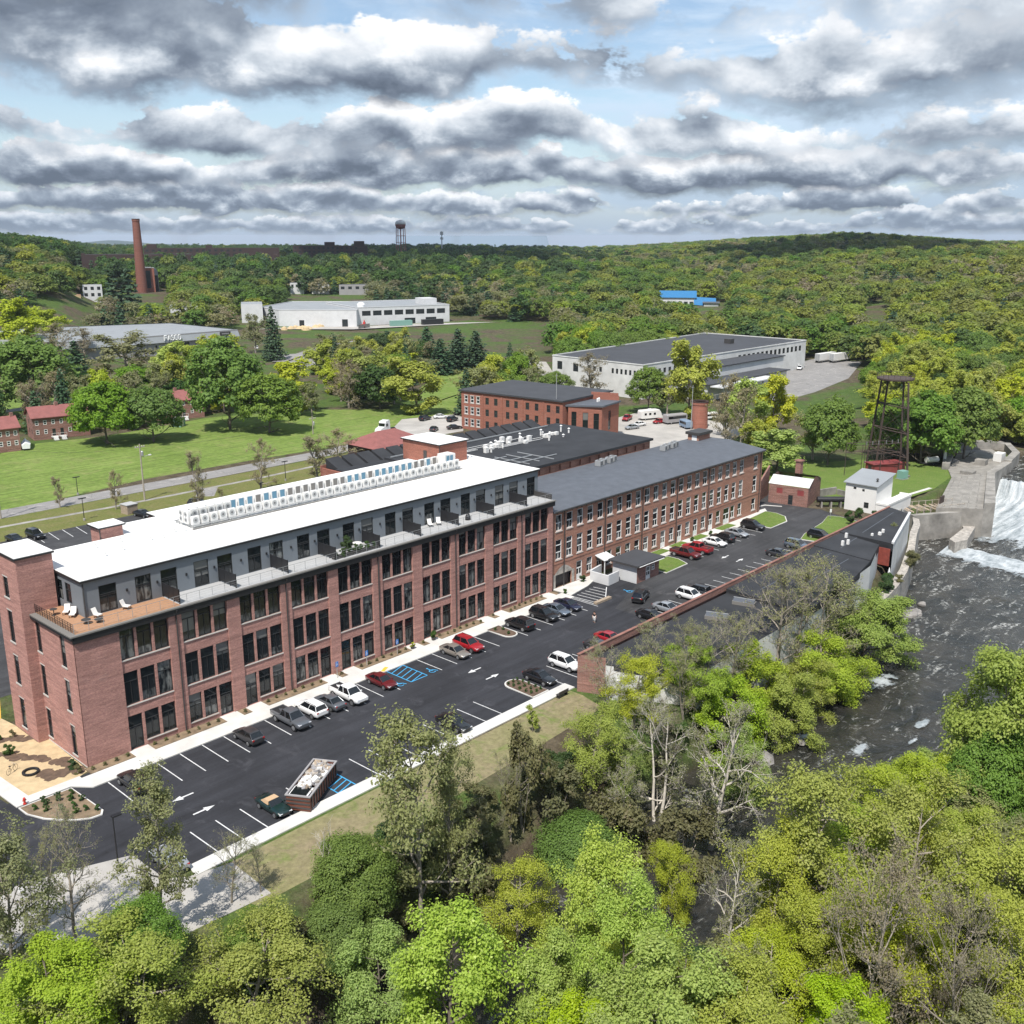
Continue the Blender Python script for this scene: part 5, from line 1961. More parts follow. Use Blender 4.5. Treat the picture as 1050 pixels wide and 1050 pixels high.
# ---- the black roofed weaving hall with saw-tooth lights, behind the mill
def hall():
 b = thing('factory_hall', 'wide low factory hall with flat black roof and saw-tooth skylights', 'building')
 mb = MB()
 f = Wall((78, 16.6), (126, 16.6))
 ops = [(1.2 + 2.9 * k, 2.7 + 2.9 * k, 13.9, 15.0) for k in range(16)]
 f.build(mb, -0.2, 15.4, ops, 0.3)
 f.slab(mb, 0.02, 47.9, 13.8, 15.1, 0.31, 0.4)
 Wall((126, 16.6), (126, 42)).build(mb, -0.2, 15.4, [])
 part('wall', mb, M['brick_old'], b)
 mb = MB()
 mb.mat(0).box(77.6, 126.6, 16.2, 41.9, 15.35, 15.8)
 mb.box(66.35, 77.59, 25.0, 41.9, 15.0, 15.4)
 part('roof', mb, M['roof_black'], b)
 for k in range(16):
  x = 67.0 + 3.5 * k
  y0, y1 = 41.95, 45.4
  m = MB()
  m.loft([[(x, y0, 15.0), (x, y0, 15.35), (x, y1, 16.75), (x, y1, 15.0)], [(x + 2.9, y0, 15.0), (x + 2.9, y0, 15.35), (x + 2.9, y1, 16.75), (x + 2.9, y1, 15.0)]])
  s = part('skylight', m, M['roof_black'], b)
 mb = MB()
 mb.box(66, 124, 45.5, 45.8, -0.2, 15.6)
 mb.box(66, 66.3, 25, 45.4, -0.2, 15.2)
 part('parapet', mb, M['brick_red'], b)
 mb = MB()
 for k in range(7):
  mb.box(79 + 3.1 * k, 79.18 + 3.1 * k, 18 + 0.4 * (k % 3), 27, 15.8, 15.9)
 for k in range(3):
  mb.box(78.5, 101 - 4 * k, 20.0 + 2.7 * k, 20.2 + 2.7 * k, 15.9, 16.0)
 mb.box(78, 122, 40.4, 40.6, 15.9, 16.1)
 part('roof_pipes', mb, M['galv'], b)
 mb = MB()
 rs = np.random.RandomState(8)
 for k in range(42):
  x, y = 80 + 40 * rs.rand() ** 0.9, 33.5 + rs.normal() * 1.9 + 0.02
  h = rs.uniform(0.4, 1.4)
  if rs.rand() < 0.5:
   mb.lathe([(0.18, 15.8), (0.18, 15.8 + h), (0.32, 15.82 + h), (0.1, 16.0 + h)], 8, x, y)
  else:
   mb.box(x - 0.4, x + 0.4, y - 0.35, y + 0.35, 15.8, 15.8 + h * 0.8)
 for k in range(9):
  y = 31.4 + 0.6 * k
  x = 80 + 22 * rs.rand()
  mb.tube((x, y, 16.1), (x + 5 + rs.rand() * 9, y, 16.1), 0.05, n=5)
 part('roof_ducts', mb, M['unit_white'], b)
 return b


hall()


# ---- three storey red brick building behind the hall
def brick_block():
 b = thing('brick_block', 'three storey bright red brick building with dark roof behind the saw-tooth hall', 'building')
 mb = MB()
 A, B_ = (168.0, 113.6), (171.4, 77.5)
 f = Wall(A, B_)
 L = f.L
 ops = []
 xs = [1.2, 3.5, 5.7, 9.1, 12.3, 16.6, 19.6, 23.6, 26.8, 30.9, 34.0]
 for r, (z0, z1) in enumerate(((1.2, 3.2), (4.7, 6.7), (8.1, 10.1))):
  for x in xs:
   if x + 1.3 < L:
    ops.append((x, x + 1.25, z0, z1))
 f.build(mb, -0.2, 11.3, ops, 0.2)
 C_, D = (196, 80.0), (193, 116)
 Wall(B_, C_).build(mb, -0.2, 11.3, [])
 Wall(C_, D).build(mb, -0.2, 11.3, [])
 Wall(D, A).build(mb, -0.2, 11.3, [])
 for x in (7.9, 15.0, 22.4, 29.6):
  f.slab(mb, x, x + 0.35, 0, 11.0, -0.12, 0)
 part('wall', mb, M['brick_red'], b)
 for i, o in enumerate(ops):
  window(b, f, *o, 'smallwhite' if o[0] < 6.5 else 'small', 0.1)
 part('roof', MB().prism([(167.5, 114.2), (171.0, 77.2), (196.6, 79.4), (193.4, 116.6)], 11.3, 11.75), M['roof_grey'], b)
 mb = MB()
 for i, o in enumerate(ops):
  if o[0] < 6.5:
   f.slab(mb, o[0] - 0.2, o[1] + 0.2, o[2] - 0.25, o[2] - 0.02, -0.06, 0.1)
   f.slab(mb, o[0] - 0.2, o[1] + 0.2, o[3] + 0.02, o[3] + 0.2, -0.05, 0.1)
 part('sill', mb, M['sill'], b)
 # lower wing at the right with tall windows
 w = thing('brick_wing', 'lower red brick wing with tall windows at the right end of the brick block', 'building')
 mb = MB()
 g = Wall((173.2, 77.0), (178.6, 69.5))
 gops = [(0.9, 2.3, 3.0, 8.6), (4.0, 5.5, 3.0, 8.4), (7.0, 8.5, 3.0, 8.2)]
 gops = [o for o in gops if o[1] < g.L]
 g.build(mb, -0.2, 10.0, gops, 0.25)
 h = Wall((178.6, 69.5), (189.0, 71.5))
 hops = [(4.0, 5.5, 3.0, 8.4)]
 h.build(mb, -0.2, 10.0, hops, 0.25)
 Wall((189.0, 71.5), (186, 79)).build(mb, -0.2, 11.8, [])
 mb.prism([(186.2, 79.3), (189.2, 72.0), (189.6, 72.2), (186.6, 79.5)], 9.9, 12.4)
 part('wall', mb, M['brick_red'], w)
 for o in gops:
  window(w, g, *o, 'slim', 0.12)
 for o in hops:
  window(w, h, *o, 'slim', 0.12)
 part('roof', MB().prism([(172.6, 77.6), (178.4, 68.9), (189.3, 71.0), (187, 79.2)], 10.0, 10.45), M['roof_slate'], w)
 part('roof_vent', MB().lathe([(0.3, 10.4), (0.3, 11.3), (0.15, 11.5)], 8, 183, 74.5).lathe([(0.3, 10.4), (0.3, 11.3), (0.15, 11.5)], 8, 184.2, 74.9), M['unit_white'], w)


brick_block()


# ---- round brick stack beside the mill roof
zt = zat(217.0, 62.5, 411)
st = thing('brick_stack', 'short round red brick stack rising behind the mill roof', 'chimney', (217.0, 62.5, 0))
part('shaft', MB().lathe([(2.6, 0), (2.3, zt - 1.2), (2.5, zt - 1.0), (2.55, zt - 0.3)], 20), M['brick_red'], st)
part('rim', MB().lathe([(2.6, zt - 0.3), (2.6, zt), (1.9, zt), (1.9, zt - 0.5)], 20), M['brick_dark'], st)


# ---- low building on the river bank and its long brick wall
def river_building():
 b = thing('river_building', 'long low building with stepped black roofs beside the river', 'building')
 mb = MB()
 fr = Wall((146.5, -25.0), (50.4, -26.35))
 fr.build(mb, -0.2, 5.0, [])
 Wall((50.4, -26.35), (51.9, -29.6)).build(mb, -0.4, 5.0, [])
 mb.prism([(146.5, -25.27), (50.5, -26.65), (50.45, -26.34), (146.5, -24.99)], 4.1, 5.02)
 part('wall', mb, M['brick_ruin'], b)
 part('coping', MB().prism([(146.7, -25.3), (50.4, -26.7), (50.3, -26.28), (146.7, -24.92)], 5.02, 5.12), M['brick_ruin'], b)
 mb = MB()
 Wall((51.9, -29.6), (53.5, -33.5)).build(mb, -3.0, 4.0, [])
 Wall((53.5, -33.5), (57.0, -40.0)).build(mb, -7.0, 3.4, [])
 Wall((57.0, -40.0), (84, -39.8)).build(mb, -8.0, 4.4, [])
 Wall((84, -39.8), (111, -37.2)).build(mb, -8.0, 4.4, [])
 Wall((111, -37.2), (122.5, -33.6)).build(mb, -8.0, 4.4, [])
 Wall((123.0, -35.8), (144, -30.2)).build(mb, -8.0, 4.9, [])
 Wall((144, -30.2), (146.5, -25.0)).build(mb, -8.0, 4.9, [])
 part('river_wall', mb, M['white_dirty'], b)
 part('roof', MB().prism([(51.9, -29.55), (53.4, -33.4), (57, -39.8), (84.2, -39.6), (84.9, -26.8), (51.4, -27.2)], 3.4, 4.15), M['roof_black'], b)
 part('roof', MB().prism([(84.9, -26.6), (84.2, -39.8), (100.9, -38.6), (112.2, -36.6), (113.8, -26.2)], 3.6, 4.72), M['roof_black'], b)
 part('roof', MB().prism([(113.81, -26.0), (112.21, -36.6), (121.6, -34.0), (123.9, -25.9)], 3.6, 4.85), M['roof_black'], b)
 part('roof', MB().prism([(123.91, -25.8), (123.2, -35.6), (144.2, -30.0), (146.3, -25.4)], 3.6, 5.0), M['roof_black'], b)
 part('roof_edge', MB().prism([(123.0, -35.9), (144.3, -30.2), (144.5, -29.7), (123.2, -35.4)], 4.95, 5.3), M['white_wall'], b)
 for x, y, z, s, h in ((117.0, -29.6, 4.85, .2, .8), (118.2, -30.0, 4.85, .2, .8), (121.8, -28.0, 4.85, .2, .8), (126.8, -31.8, 5.0, .25, .5), (128.6, -31.6, 5.0, .2, .6), (125.5, -31.0, 5.0, .18, .4)):
  part('roof_vent', MB().box(x - s, x + s, y - s, y + s, z, z + h), M['unit_white'], b)
 mb = MB()
 for (xa, ya), (xb, yb) in (((126, -29), (143, -27.4)), ((115.5, -30), (123, -29.4)), ((88, -30.5), (112, -30.0)), ((88, -34.5), (111, -33.5))):
  mb.line((xa, ya), (xb, yb), 0.14, 5.012 if xa > 124 else (4.862 if xa > 114 else 4.732))
 part('roof_seam', mb, M['roof_slate'], b)
 p = part('red_door', MB().box(122.3, 122.5, -35.6, -33.7, 1.2, 4.2), M['red_wall'], b)
 # white rendered wall going down to the bank at the near end
 w = solo('garden_wall', MB().prism([(51.2, -30.3), (57.6, -37.4), (58.4, -40.6), (57.9, -40.8), (57.0, -37.7), (50.9, -30.6)], -4, 2.6), M['white_dirty'],
    'pale rendered wall running down from the brick end to the bank', 'wall')
 # quay wall of rough stone
 mb = MB()
 pts = [(161.5, -25.5), (157.3, -27.4), (150.3, -29.5), (140.0, -33.2), (126.5, -37.3), (118.0, -39.2), (108, -40.6)]
 for (xa, ya), (xb, yb) in zip(pts[:-1], pts[1:]):
  mb.prism([(xa, ya), (xb, yb), (xb + 0.4, yb + 1.5), (xa + 0.4, ya + 1.5)], -8, -0.4)
 solo('quay_wall', mb, M['stone'], 'rough pale stone quay wall along the river behind the black roofs', 'wall')
 mb = MB()
 mb.prism([(122.0, -36.4), (112.5, -38.2), (111, -40), (119, -38.9), (124, -37.4)], -7, -0.6)
 struct('bank_garden', mb, M['ground'])


river_building()


def roof_light(X, Y, rz, label):
 t = thing('roof_light', label, 'skylight', (X, Y, 4.15), rz)
 part('kerb', MB().box(-1.6, 1.6, -.7, .7, 0, .5), M['film_grey'], t)
 part('pane', MB().add([(-1.5, -.6, .5), (1.5, -.6, .5), (1.5, 0, .9), (-1.5, 0, .9), (-1.5, .6, .5), (1.5, .6, .5)], [(0, 1, 2, 3), (3, 2, 5, 4), (0, 3, 4), (1, 5, 2)]), M['car_slate'], t)
 part('bar', MB().box(-.06, .06, -.62, .62, .5, .56).box(-1.55, 1.55, -.06, .06, .88, .95), M['galv'], t)


roof_light(82.2, -31.2, -1.3, 'pale glazed roof light on the black deck just left of the roof step')
roof_light(74.6, -31.4, -1.2, 'pale glazed roof light on the black deck, farther left behind bare trees')


# ---- small shed in the car park
def shed():
 t = thing('brick_shed', 'small flat-roofed shed, one wall white boarding and one brick, in the car park', 'shed')
 mb = MB()
 f = Wall((88.8, -7.65), (95.3, -7.5))
 ops = [(2.6, 3.9, 0.05, 2.3), (4.3, 5.2, 1.3, 2.3)]
 f.build(mb, -0.1, 3.0, ops, 0.15)
 Wall((95.3, -7.5), (95.3, -2.7)).build(mb, -0.1, 3.0, [])
 Wall((95.3, -2.7), (88.8, -2.7)).build(mb, -0.1, 3.0, [])
 part('brick_wall', mb, M['brick_ruin'], t)
 mb = MB()
 l = Wall((88.8, -2.7), (88.8, -7.65))
 l.build(mb, -0.1, 3.0, [])
 for k in range(9):
  l.slab(mb, 0.02, 4.93, 0.2 + 0.3 * k, 0.47 + 0.3 * k, -0.025, 0.0)
 part('board_wall', mb, M['white_wall'], t)
 window(t, f, *ops[0], 'wdoor', 0.08, 'door')
 window(t, f, *ops[1], 'white2', 0.08)
 mb = MB()
 mb.mat(0).box(88.2, 95.9, -8.25, -2.2, 3.0, 3.28)
 mb.mat(1).box(88.15, 95.95, -8.30, -2.15, 2.98, 3.12)
 part('roof', mb, [M['roof_grey'], M['trim_dark']], t)
 part('gutter', MB().tube((88.6, -8.3, 3.02), (95.6, -8.3, 3.02), 0.07), M['white_frame'], t)
 # white walls and a leaning lamp bracket by the entrance
 w = solo('entrance_wall', MB().prism([(84.9, -1.0), (88.3, -0.4), (88.4, -0.7), (85.0, -1.3)], 0, 1.9).prism([(85.0, -4.6), (88.0, -4.4), (88.0, -4.65), (85.0, -4.85)], 0, 1.8)
    .prism([(84.9, -4.8), (85.15, -4.8), (85.15, -1.0), (84.9, -1.0)], 0, 1.7), M['white_wall'], 'low white rendered screen walls between the shed and the mill doorway', 'wall')
 c = thing('entrance_canopy', 'white wooden canopy frame leaning from the mill wall above the screen walls', 'canopy')
 part('roof', MB().add([(88.0, 0.45, 3.3), (91.0, 0.45, 3.3), (91.0, -1.6, 2.7), (88.0, -1.6, 2.7), (88.0, 0.45, 3.42), (91.0, 0.45, 3.42), (91.0, -1.6, 2.82), (88.0, -1.6, 2.82)],
       [(0, 3, 2, 1), (4, 5, 6, 7), (0, 1, 5, 4), (1, 2, 6, 5), (2, 3, 7, 6), (3, 0, 4, 7)]), M['white_wall'], c)
 for x in (88.2, 90.8):
  part('post', MB().box(x - 0.07, x + 0.07, -1.55, -1.41, 0.1, 2.72), M['white_frame'], c)
 h = solo('hedge_bed', MB().box(76.6, 80.4, -8.95, -8.3, 0, 0.35), M['wood_plank'], 'low timber-edged planter at the kerb of the hatched bay', 'planter')


shed()


# ---- white block by the dam
def white_block():
 b = thing('white_block', 'two storey white building with pale sloped roof by the dam lawn', 'building')
 f = Wall((157.3, -11.3), (157.3, -17.9))
 g = Wall((157.3, -17.9), (165.2, -17.9))
 mb = MB()
 fo = [(1.7, 2.3, 4.6, 5.1), (3.6, 4.1, 4.4, 4.9), (4.2, 5.2, 1.0, 2.2)]
 f.build(mb, -3, 5.8, fo, 0.12)
 g.build(mb, -3, 5.8, [], 0.12)
 Wall((165.2, -17.9), (165.2, -11.3)).build(mb, -3, 7.0, [])
 Wall((165.2, -11.3), (157.3, -11.3)).build(mb, -3, 5.8, [])
 mb.add([(157.3, -17.9, 5.8), (165.2, -17.9, 5.8), (165.2, -17.9, 7.1)], [(0, 1, 2)])
 mb.add([(157.3, -11.3, 5.8), (165.2, -11.3, 5.8), (165.2, -11.3, 7.1)], [(0, 2, 1)])
 part('wall', mb, M['unit_white'], b)
 for o in fo:
  window(b, f, *o, 'small', 0.06)
 mb = MB()
 mb.add([(156.9, -18.3, 5.72), (165.6, -18.3, 7.15), (165.6, -10.9, 7.15), (156.9, -10.9, 5.72), (156.9, -18.3, 5.9), (165.6, -18.3, 7.33), (165.6, -10.9, 7.33), (156.9, -10.9, 5.9)],
   [(0, 3, 2, 1), (4, 5, 6, 7), (0, 1, 5, 4), (1, 2, 6, 5), (2, 3, 7, 6), (3, 0, 4, 7)])
 part('roof', mb, M['roof_metal'], b)
 part('roof_vent', MB().lathe([(0.2, 6.0), (0.2, 6.8), (0.34, 6.85), (0.1, 7.1)], 8, 159.5, -17.0), M['trim_dark'], b)
 mb = MB()
 mb.box(157.6, 169.5, -20.4, -17.92, -3, 2.1)
 a = part('annex', mb, M['unit_white'], b)
 mb = MB()
 mb.box(157.5, 157.8, -20.5, -17.95, 2.1, 2.5).box(157.81, 169.6, -20.5, -20.2, 2.1, 2.5).box(169.3, 169.6, -20.19, -17.95, 2.1, 2.5)
 part('parapet', mb, M['unit_white'], a)


white_block()


# ---- weathered brick pump house with a curved gable
def pump_house():
 b = thing('pump_house', 'ruined red brick pump house with curved gable and half its pale roof gone', 'building')
 f = Wall((151.6, 3.2), (152.9, -5.2))
 mb = MB()
 ops = [(1.7, 3.0, 2.3, 3.5), (6.2, 7.6, 2.3, 3.5), (4.3, 5.3, 0.1, 2.2)]
 f.build(mb, -0.2, 4.1, ops, 0.15)
 a, c = (152.9, -5.2), (163.0, -3.0)
 m = 12
 L = hypot(c[0] - a[0], c[1] - a[1])
 for i in range(m):
  t0, t1 = i / m, (i + 1) / m
  za, zb = 4.1 + 1.5 * sin(pi * t0), 4.1 + 1.5 * sin(pi * t1)
  pa = (a[0] + (c[0] - a[0]) * t0, a[1] + (c[1] - a[1]) * t0)
  pb = (a[0] + (c[0] - a[0]) * t1, a[1] + (c[1] - a[1]) * t1)
  mb.quad((*pa, -0.2), (*pb, -0.2), (*pb, zb), (*pa, za))
  o = (-1.3, 8.4)
  mb.quad((pb[0] + o[0], pb[1] + o[1], -0.2), (pa[0] + o[0], pa[1] + o[1], -0.2), (pa[0] + o[0], pa[1] + o[1], za), (pb[0] + o[0], pb[1] + o[1], zb))
 part('wall', mb, M['brick_ruin'], b)
 for o in ops[:2]:
  q = MB()
  f.slab(q, *o, 0.05, 0.1)
  part('shutter', q, M['red_metal'], b)
 window(b, f, *ops[2], 'small', 0.08, 'door')
 mb = MB()
 for i in range(m):
  t0, t1 = i / m, (i + 1) / m
  mb.cur = 1 if t0 > 0.26 else 0
  if 0.26 < t0 < 0.62:
   continue
  za, zb = 4.2 + 1.5 * sin(pi * t0), 4.2 + 1.5 * sin(pi * t1)
  pa = (a[0] + (c[0] - a[0]) * t0, a[1] + (c[1] - a[1]) * t0 - 0.15)
  pb = (a[0] + (c[0] - a[0]) * t1, a[1] + (c[1] - a[1]) * t1 - 0.15)
  o = (-1.35, 8.7)
  mb.quad((*pa, za), (*pb, zb), (pb[0] + o[0], pb[1] + o[1], zb), (pa[0] + o[0], pa[1] + o[1], za))
  mb.quad((pa[0], pa[1], za - 0.12), (pb[0], pb[1], zb - 0.12), (*pb, zb), (*pa, za))
 part('roof', mb, [M['white_dirty'], M['concrete_old']], b)
 part('chimney', MB().box(161.0, 162.2, 1.0, 2.2, 3.5, 7.6).box(160.8, 162.4, 0.8, 2.4, 7.6, 7.9), M['brick_ruin'], b)
 part('gable_wall', MB().add([(151.2, 5.0, 0), (157.5, 6.4, 0), (157.5, 6.4, 6.6), (151.2, 5.0, 4.3), (151.3, 5.4, 0), (157.6, 6.8, 0), (157.6, 6.8, 6.6), (151.3, 5.4, 4.3)],
        [(0, 1, 2, 3), (5, 4, 7, 6), (3, 2, 6, 7), (1, 5, 6, 2), (0, 3, 7, 4)]), M['brick_ruin'], b)
 t = thing('oil_tank', 'long black cylindrical tank on cradles beside the white building', 'tank', (156.6, -8.6, 0), atan2(-4.4, 4.0))
 part('shell', MB().tube((-2.9, 0, 1.7), (2.9, 0, 1.7), 0.62, n=16), M['trim_black'], t)
 for x in (-2.0, 0, 2.0):
  part('cradle', MB().box(x - 0.15, x + 0.15, -0.7, 0.7, 0, 1.25), M['concrete_old'], t)
 solo('retaining_wall', MB().prism([(163.5, -2.9), (168, -4.5), (168.3, -4.1), (163.8, -2.5)], 0, 1.6).prism([(168, -4.6), (166.5, -8.8), (166.8, -8.9), (168.3, -4.7)], 0, 1.2), M['concrete_old'],
   'crumbling grey concrete wall between the pump house and the white building', 'wall')


pump_house()

# ------------------------------------------------------------------ dam works, towers and yard things on the right
def dam():
 t = thing('dam_abutment', 'sloped grey concrete dam abutment with ribbed face left of the waterfall', 'dam')
 # ribbed slab, sloping a little to the lawn side
 sl = MB()
 a, b_, c, d = (171.0, -25.3), (201.0, -17.6), (207.0, -23.4), (176.0, -33.2)
 sl.add([(*a, 0.1), (*b_, 0.4), (*c, 1.2), (*d, 0.3), (*a, -8), (*b_, -4), (*c, -4), (*d, -8)], [(0, 3, 2, 1), (0, 1, 5, 4), (1, 2, 6, 5), (2, 3, 7, 6), (3, 0, 4, 7)])
 part('slab', sl, M['slab'], t)
 rb = MB()
 for k in range(5):
  q = 0.12 + 0.18 * k
  p0 = (a[0] + (d[0] - a[0]) * q, a[1] + (d[1] - a[1]) * q)
  p1 = (b_[0] + (c[0] - b_[0]) * q, b_[1] + (c[1] - b_[1]) * q)
  z0, z1 = 0.1 + 0.2 * q, 0.4 + 0.8 * q
  rb.tube((*p0, z0), (*p1, z1), 0.14, n=5)
 part('rib', rb, M['concrete_old'], t)
 wl = MB()
 wl.prism([(176.0, -33.2), (207.0, -23.4), (222.0, -22.5), (222.5, -24.2), (207.0, -25.2), (178.0, -34.8)], -8, 1.5)
 wl.prism([(222, -24.2), (234, -22.5), (245.5, -16.5), (244.5, -12.0), (242.5, -12.5), (243.3, -15.8), (233.6, -20.7), (222, -22.4)], -6, 1.9)
 wl.prism([(236, -6.2), (243.5, -12.0), (242.2, -13.0), (234.5, -7.4)], -2, 2.4)
 wl.prism([(209.6, -13.8), (236.0, -6.0), (235.5, -4.6), (209.0, -12.2)], -2, 1.6)
 part('wing_wall', wl, M['concrete_old'], t)
 part('floor', MB().prism([(201.2, -17.4), (209, -13.8), (234, -7.4), (242, -13), (233, -20.4), (207, -23.2)], -3, 0.25), M['slab'], t)
 bl = MB()
 bl.box(206, 208.6, -20.5, -17.6, 0.2, 1.0).box(219, 221.2, -19, -16.5, 0.2, 1.6)
 part('gate_block', bl, M['concrete_old'], t)
 part('gate_cover', MB().box(226, 229, -20.6, -18.6, 0.3, 2.4), M['unit_white'], t)
 # headrace: walls, jetty and a broken timber walk
 mb = MB()
 mb.prism([(161.6, -20.2), (176.5, -16.6), (176.9, -17.6), (162.0, -21.2)], -8, 0.2)
 mb.prism([(164.7, -22.4), (175.5, -29.4), (174.9, -30.4), (164.0, -23.4)], -8, -0.6)
 solo('headrace_wall', mb, M['concrete_old'], 'dark stained concrete wall of the headrace beside the black roof', 'wall')
 mb = MB()
 mb.prism([(175.6, -29.2), (177.5, -31.8), (164.5, -34.4), (160.6, -33.4), (162.4, -31.6), (172.5, -30.8)], -8, -3.6)
 solo('jetty_wall', mb, M['stone'], 'pale stone jetty pointing into the river at the foot of the dam', 'wall')
 t2 = thing('timber_walkway', 'grey broken timber walkway and trash rack across the headrace', 'walkway')
 mb = MB()
 rs = np.random.RandomState(6)
 for k in range(30):
  q = k / 29
  x, y = 165.5 + 11.5 * q, -22.0 - 7.0 * q
  mb.add([(x, y, -0.4 + rs.normal() * 0.08), (x + 0.3, y + 0.0, -0.4), (x + 0.3 + 1.3, y + 3.0, 0.0 + rs.normal() * 0.12), (x + 1.3, y + 3.0, 0.0)], [(0, 1, 2, 3)])
 part('plank', mb, M['wood_plank'], t2)
 mb = MB()
 for k in range(9):
  q = k / 8
  x, y = 165.5 + 11.5 * q, -22.0 - 7.0 * q
  mb.tube((x, y, -4), (x, y, 0.6), 0.09, n=5).tube((x + 1.4, y + 3.1, -3), (x + 1.4, y + 3.1, 0.9), 0.09, n=5)
 mb.tube((165.5, -22, 0.5), (177, -29, 0.5), 0.05, n=4).tube((167, -18.9, 0.8), (178.4, -25.9, 0.8), 0.05, n=4)
 part('post', mb, M['wood_pole'], t2)
 part('gate', MB().box(174.3, 176.4, -24.9, -24.6, -0.3, 1.7), M['rust'], t2)
 mb = MB()
 mb.box(176, 184, -30.5, -24.0, -8, -1.2)
 mb.box(177, 181.5, -29.5, -26.0, -1.2, 0.3)
 part('footing', mb, M['concrete_old'], t2)


dam()


def rocks(X, Y, n, spread, z, label, size=1.2, seed=1):
 rs = np.random.RandomState(seed)
 for k in range(n):
  x, y = X + rs.normal() * spread[0], Y + rs.normal() * spread[1]
  r = size * rs.uniform(0.5, 1.4)
  mb = MB()
  prof = []
  for i, ph in enumerate(np.linspace(-0.9, 1.5, 5)):
   ring = [(cos(t) * r * max(cos(ph), 0.12) * rs.uniform(0.75, 1.2), sin(t) * r * max(cos(ph), 0.12) * rs.uniform(0.75, 1.2), sin(ph) * r * 0.6 + rs.normal() * 0.06 * r) for t in np.linspace(0, 2 * pi, 8)[:-1]]
   prof.append(ring)
  mb.loft(prof)
  solo('boulder', mb, M['rock'], label, 'boulder', label + 's', loc=(x, y, z if z is not None else float(terrain(x, y)) + 0.1), rz=rs.uniform(0, 6))


rocks(262, -6, 16, (14, 4), None, 'grey boulder on the rocky bank above the dam', 2.2, 2)
rocks(120, -40.5, 6, (4, 0.8), -5.8, 'pale boulder at the foot of the quay wall', 1.0, 3)
rocks(68, -45.5, 9, (7, 1.3), -5.6, 'wet boulder at the near river edge', 0.9, 4)
rocks(60.5, -47.2, 1, (0.1, 0.1), -5.7, 'largest white washed boulder in the river below the near bank trees', 1.9, 5)


# ---- steel frame of an old water tower
def frame_tower():
 L = [(203.5, 4.5), (199.6, 0.4), (200.4, -5.4), (195.2, -9.3)]
 top_c = (199.7, -2.4)
 Hh = 23.0
 t = thing('tower_frame', 'tall rusty steel frame of an old water tower without its tank, on the dam lawn', 'tower')
 T = [(top_c[0] + (p[0] - top_c[0]) * 0.62, top_c[1] + (p[1] - top_c[1]) * 0.62) for p in L]
 for p, q in zip(L, T):
  l = part('leg', MB().tube((*p, -0.2), (*q, Hh - 0.9), 0.30, 0.24, n=6), M['rust'], t)
  part('footing', MB().cbox(p[0], p[1], 0.2, 1.0, 1.0, 0.5), M['concrete_old'], l)
 mb = MB()
 order = [0, 1, 3, 2]
 for f in (0.2, 0.45, 0.72):
  pts = [tuple(np.array(L[i]) * (1 - f) + np.array(T[i]) * f) for i in order]
  z = (Hh - 0.9) * f
  for i in range(4):
   mb.tube((*pts[i], z), (*pts[(i + 1) % 4], z), 0.14, n=4)
 prev = 0.0
 for f in (0.2, 0.45, 0.72, 0.98):
  pa = [tuple(np.array(L[i]) * (1 - prev) + np.array(T[i]) * prev) for i in order]
  pb = [tuple(np.array(L[i]) * (1 - f) + np.array(T[i]) * f) for i in order]
  za, zb = (Hh - 0.9) * prev, (Hh - 0.9) * f
  for i in range(4):
   mb.tube((*pa[i], za), (*pb[(i + 1) % 4], zb), 0.05, n=3)
   mb.tube((*pa[(i + 1) % 4], za), (*pb[i], zb), 0.05, n=3)
  prev = f
 part('bracing', mb, M['rust'], t)
 mb = MB()
 mb.lathe([(4.2, Hh - 0.9), (4.3, Hh - 0.75), (4.3, Hh - 0.45), (4.0, Hh - 0.4)], 20, *top_c)
 for k in range(20):
  a = 2 * pi * k / 20
  mb.tube((top_c[0] + 4.25 * cos(a), top_c[1] + 4.25 * sin(a), Hh - 0.5), (top_c[0] + 4.25 * cos(a), top_c[1] + 4.25 * sin(a), Hh + 0.5), 0.05, n=4)
  b2 = 2 * pi * (k + 1) / 20
  mb.tube((top_c[0] + 4.25 * cos(a), top_c[1] + 4.25 * sin(a), Hh + 0.5), (top_c[0] + 4.25 * cos(b2), top_c[1] + 4.25 * sin(b2), Hh + 0.5), 0.05, n=4)
 part('platform', mb, M['rust'], t)


frame_tower()


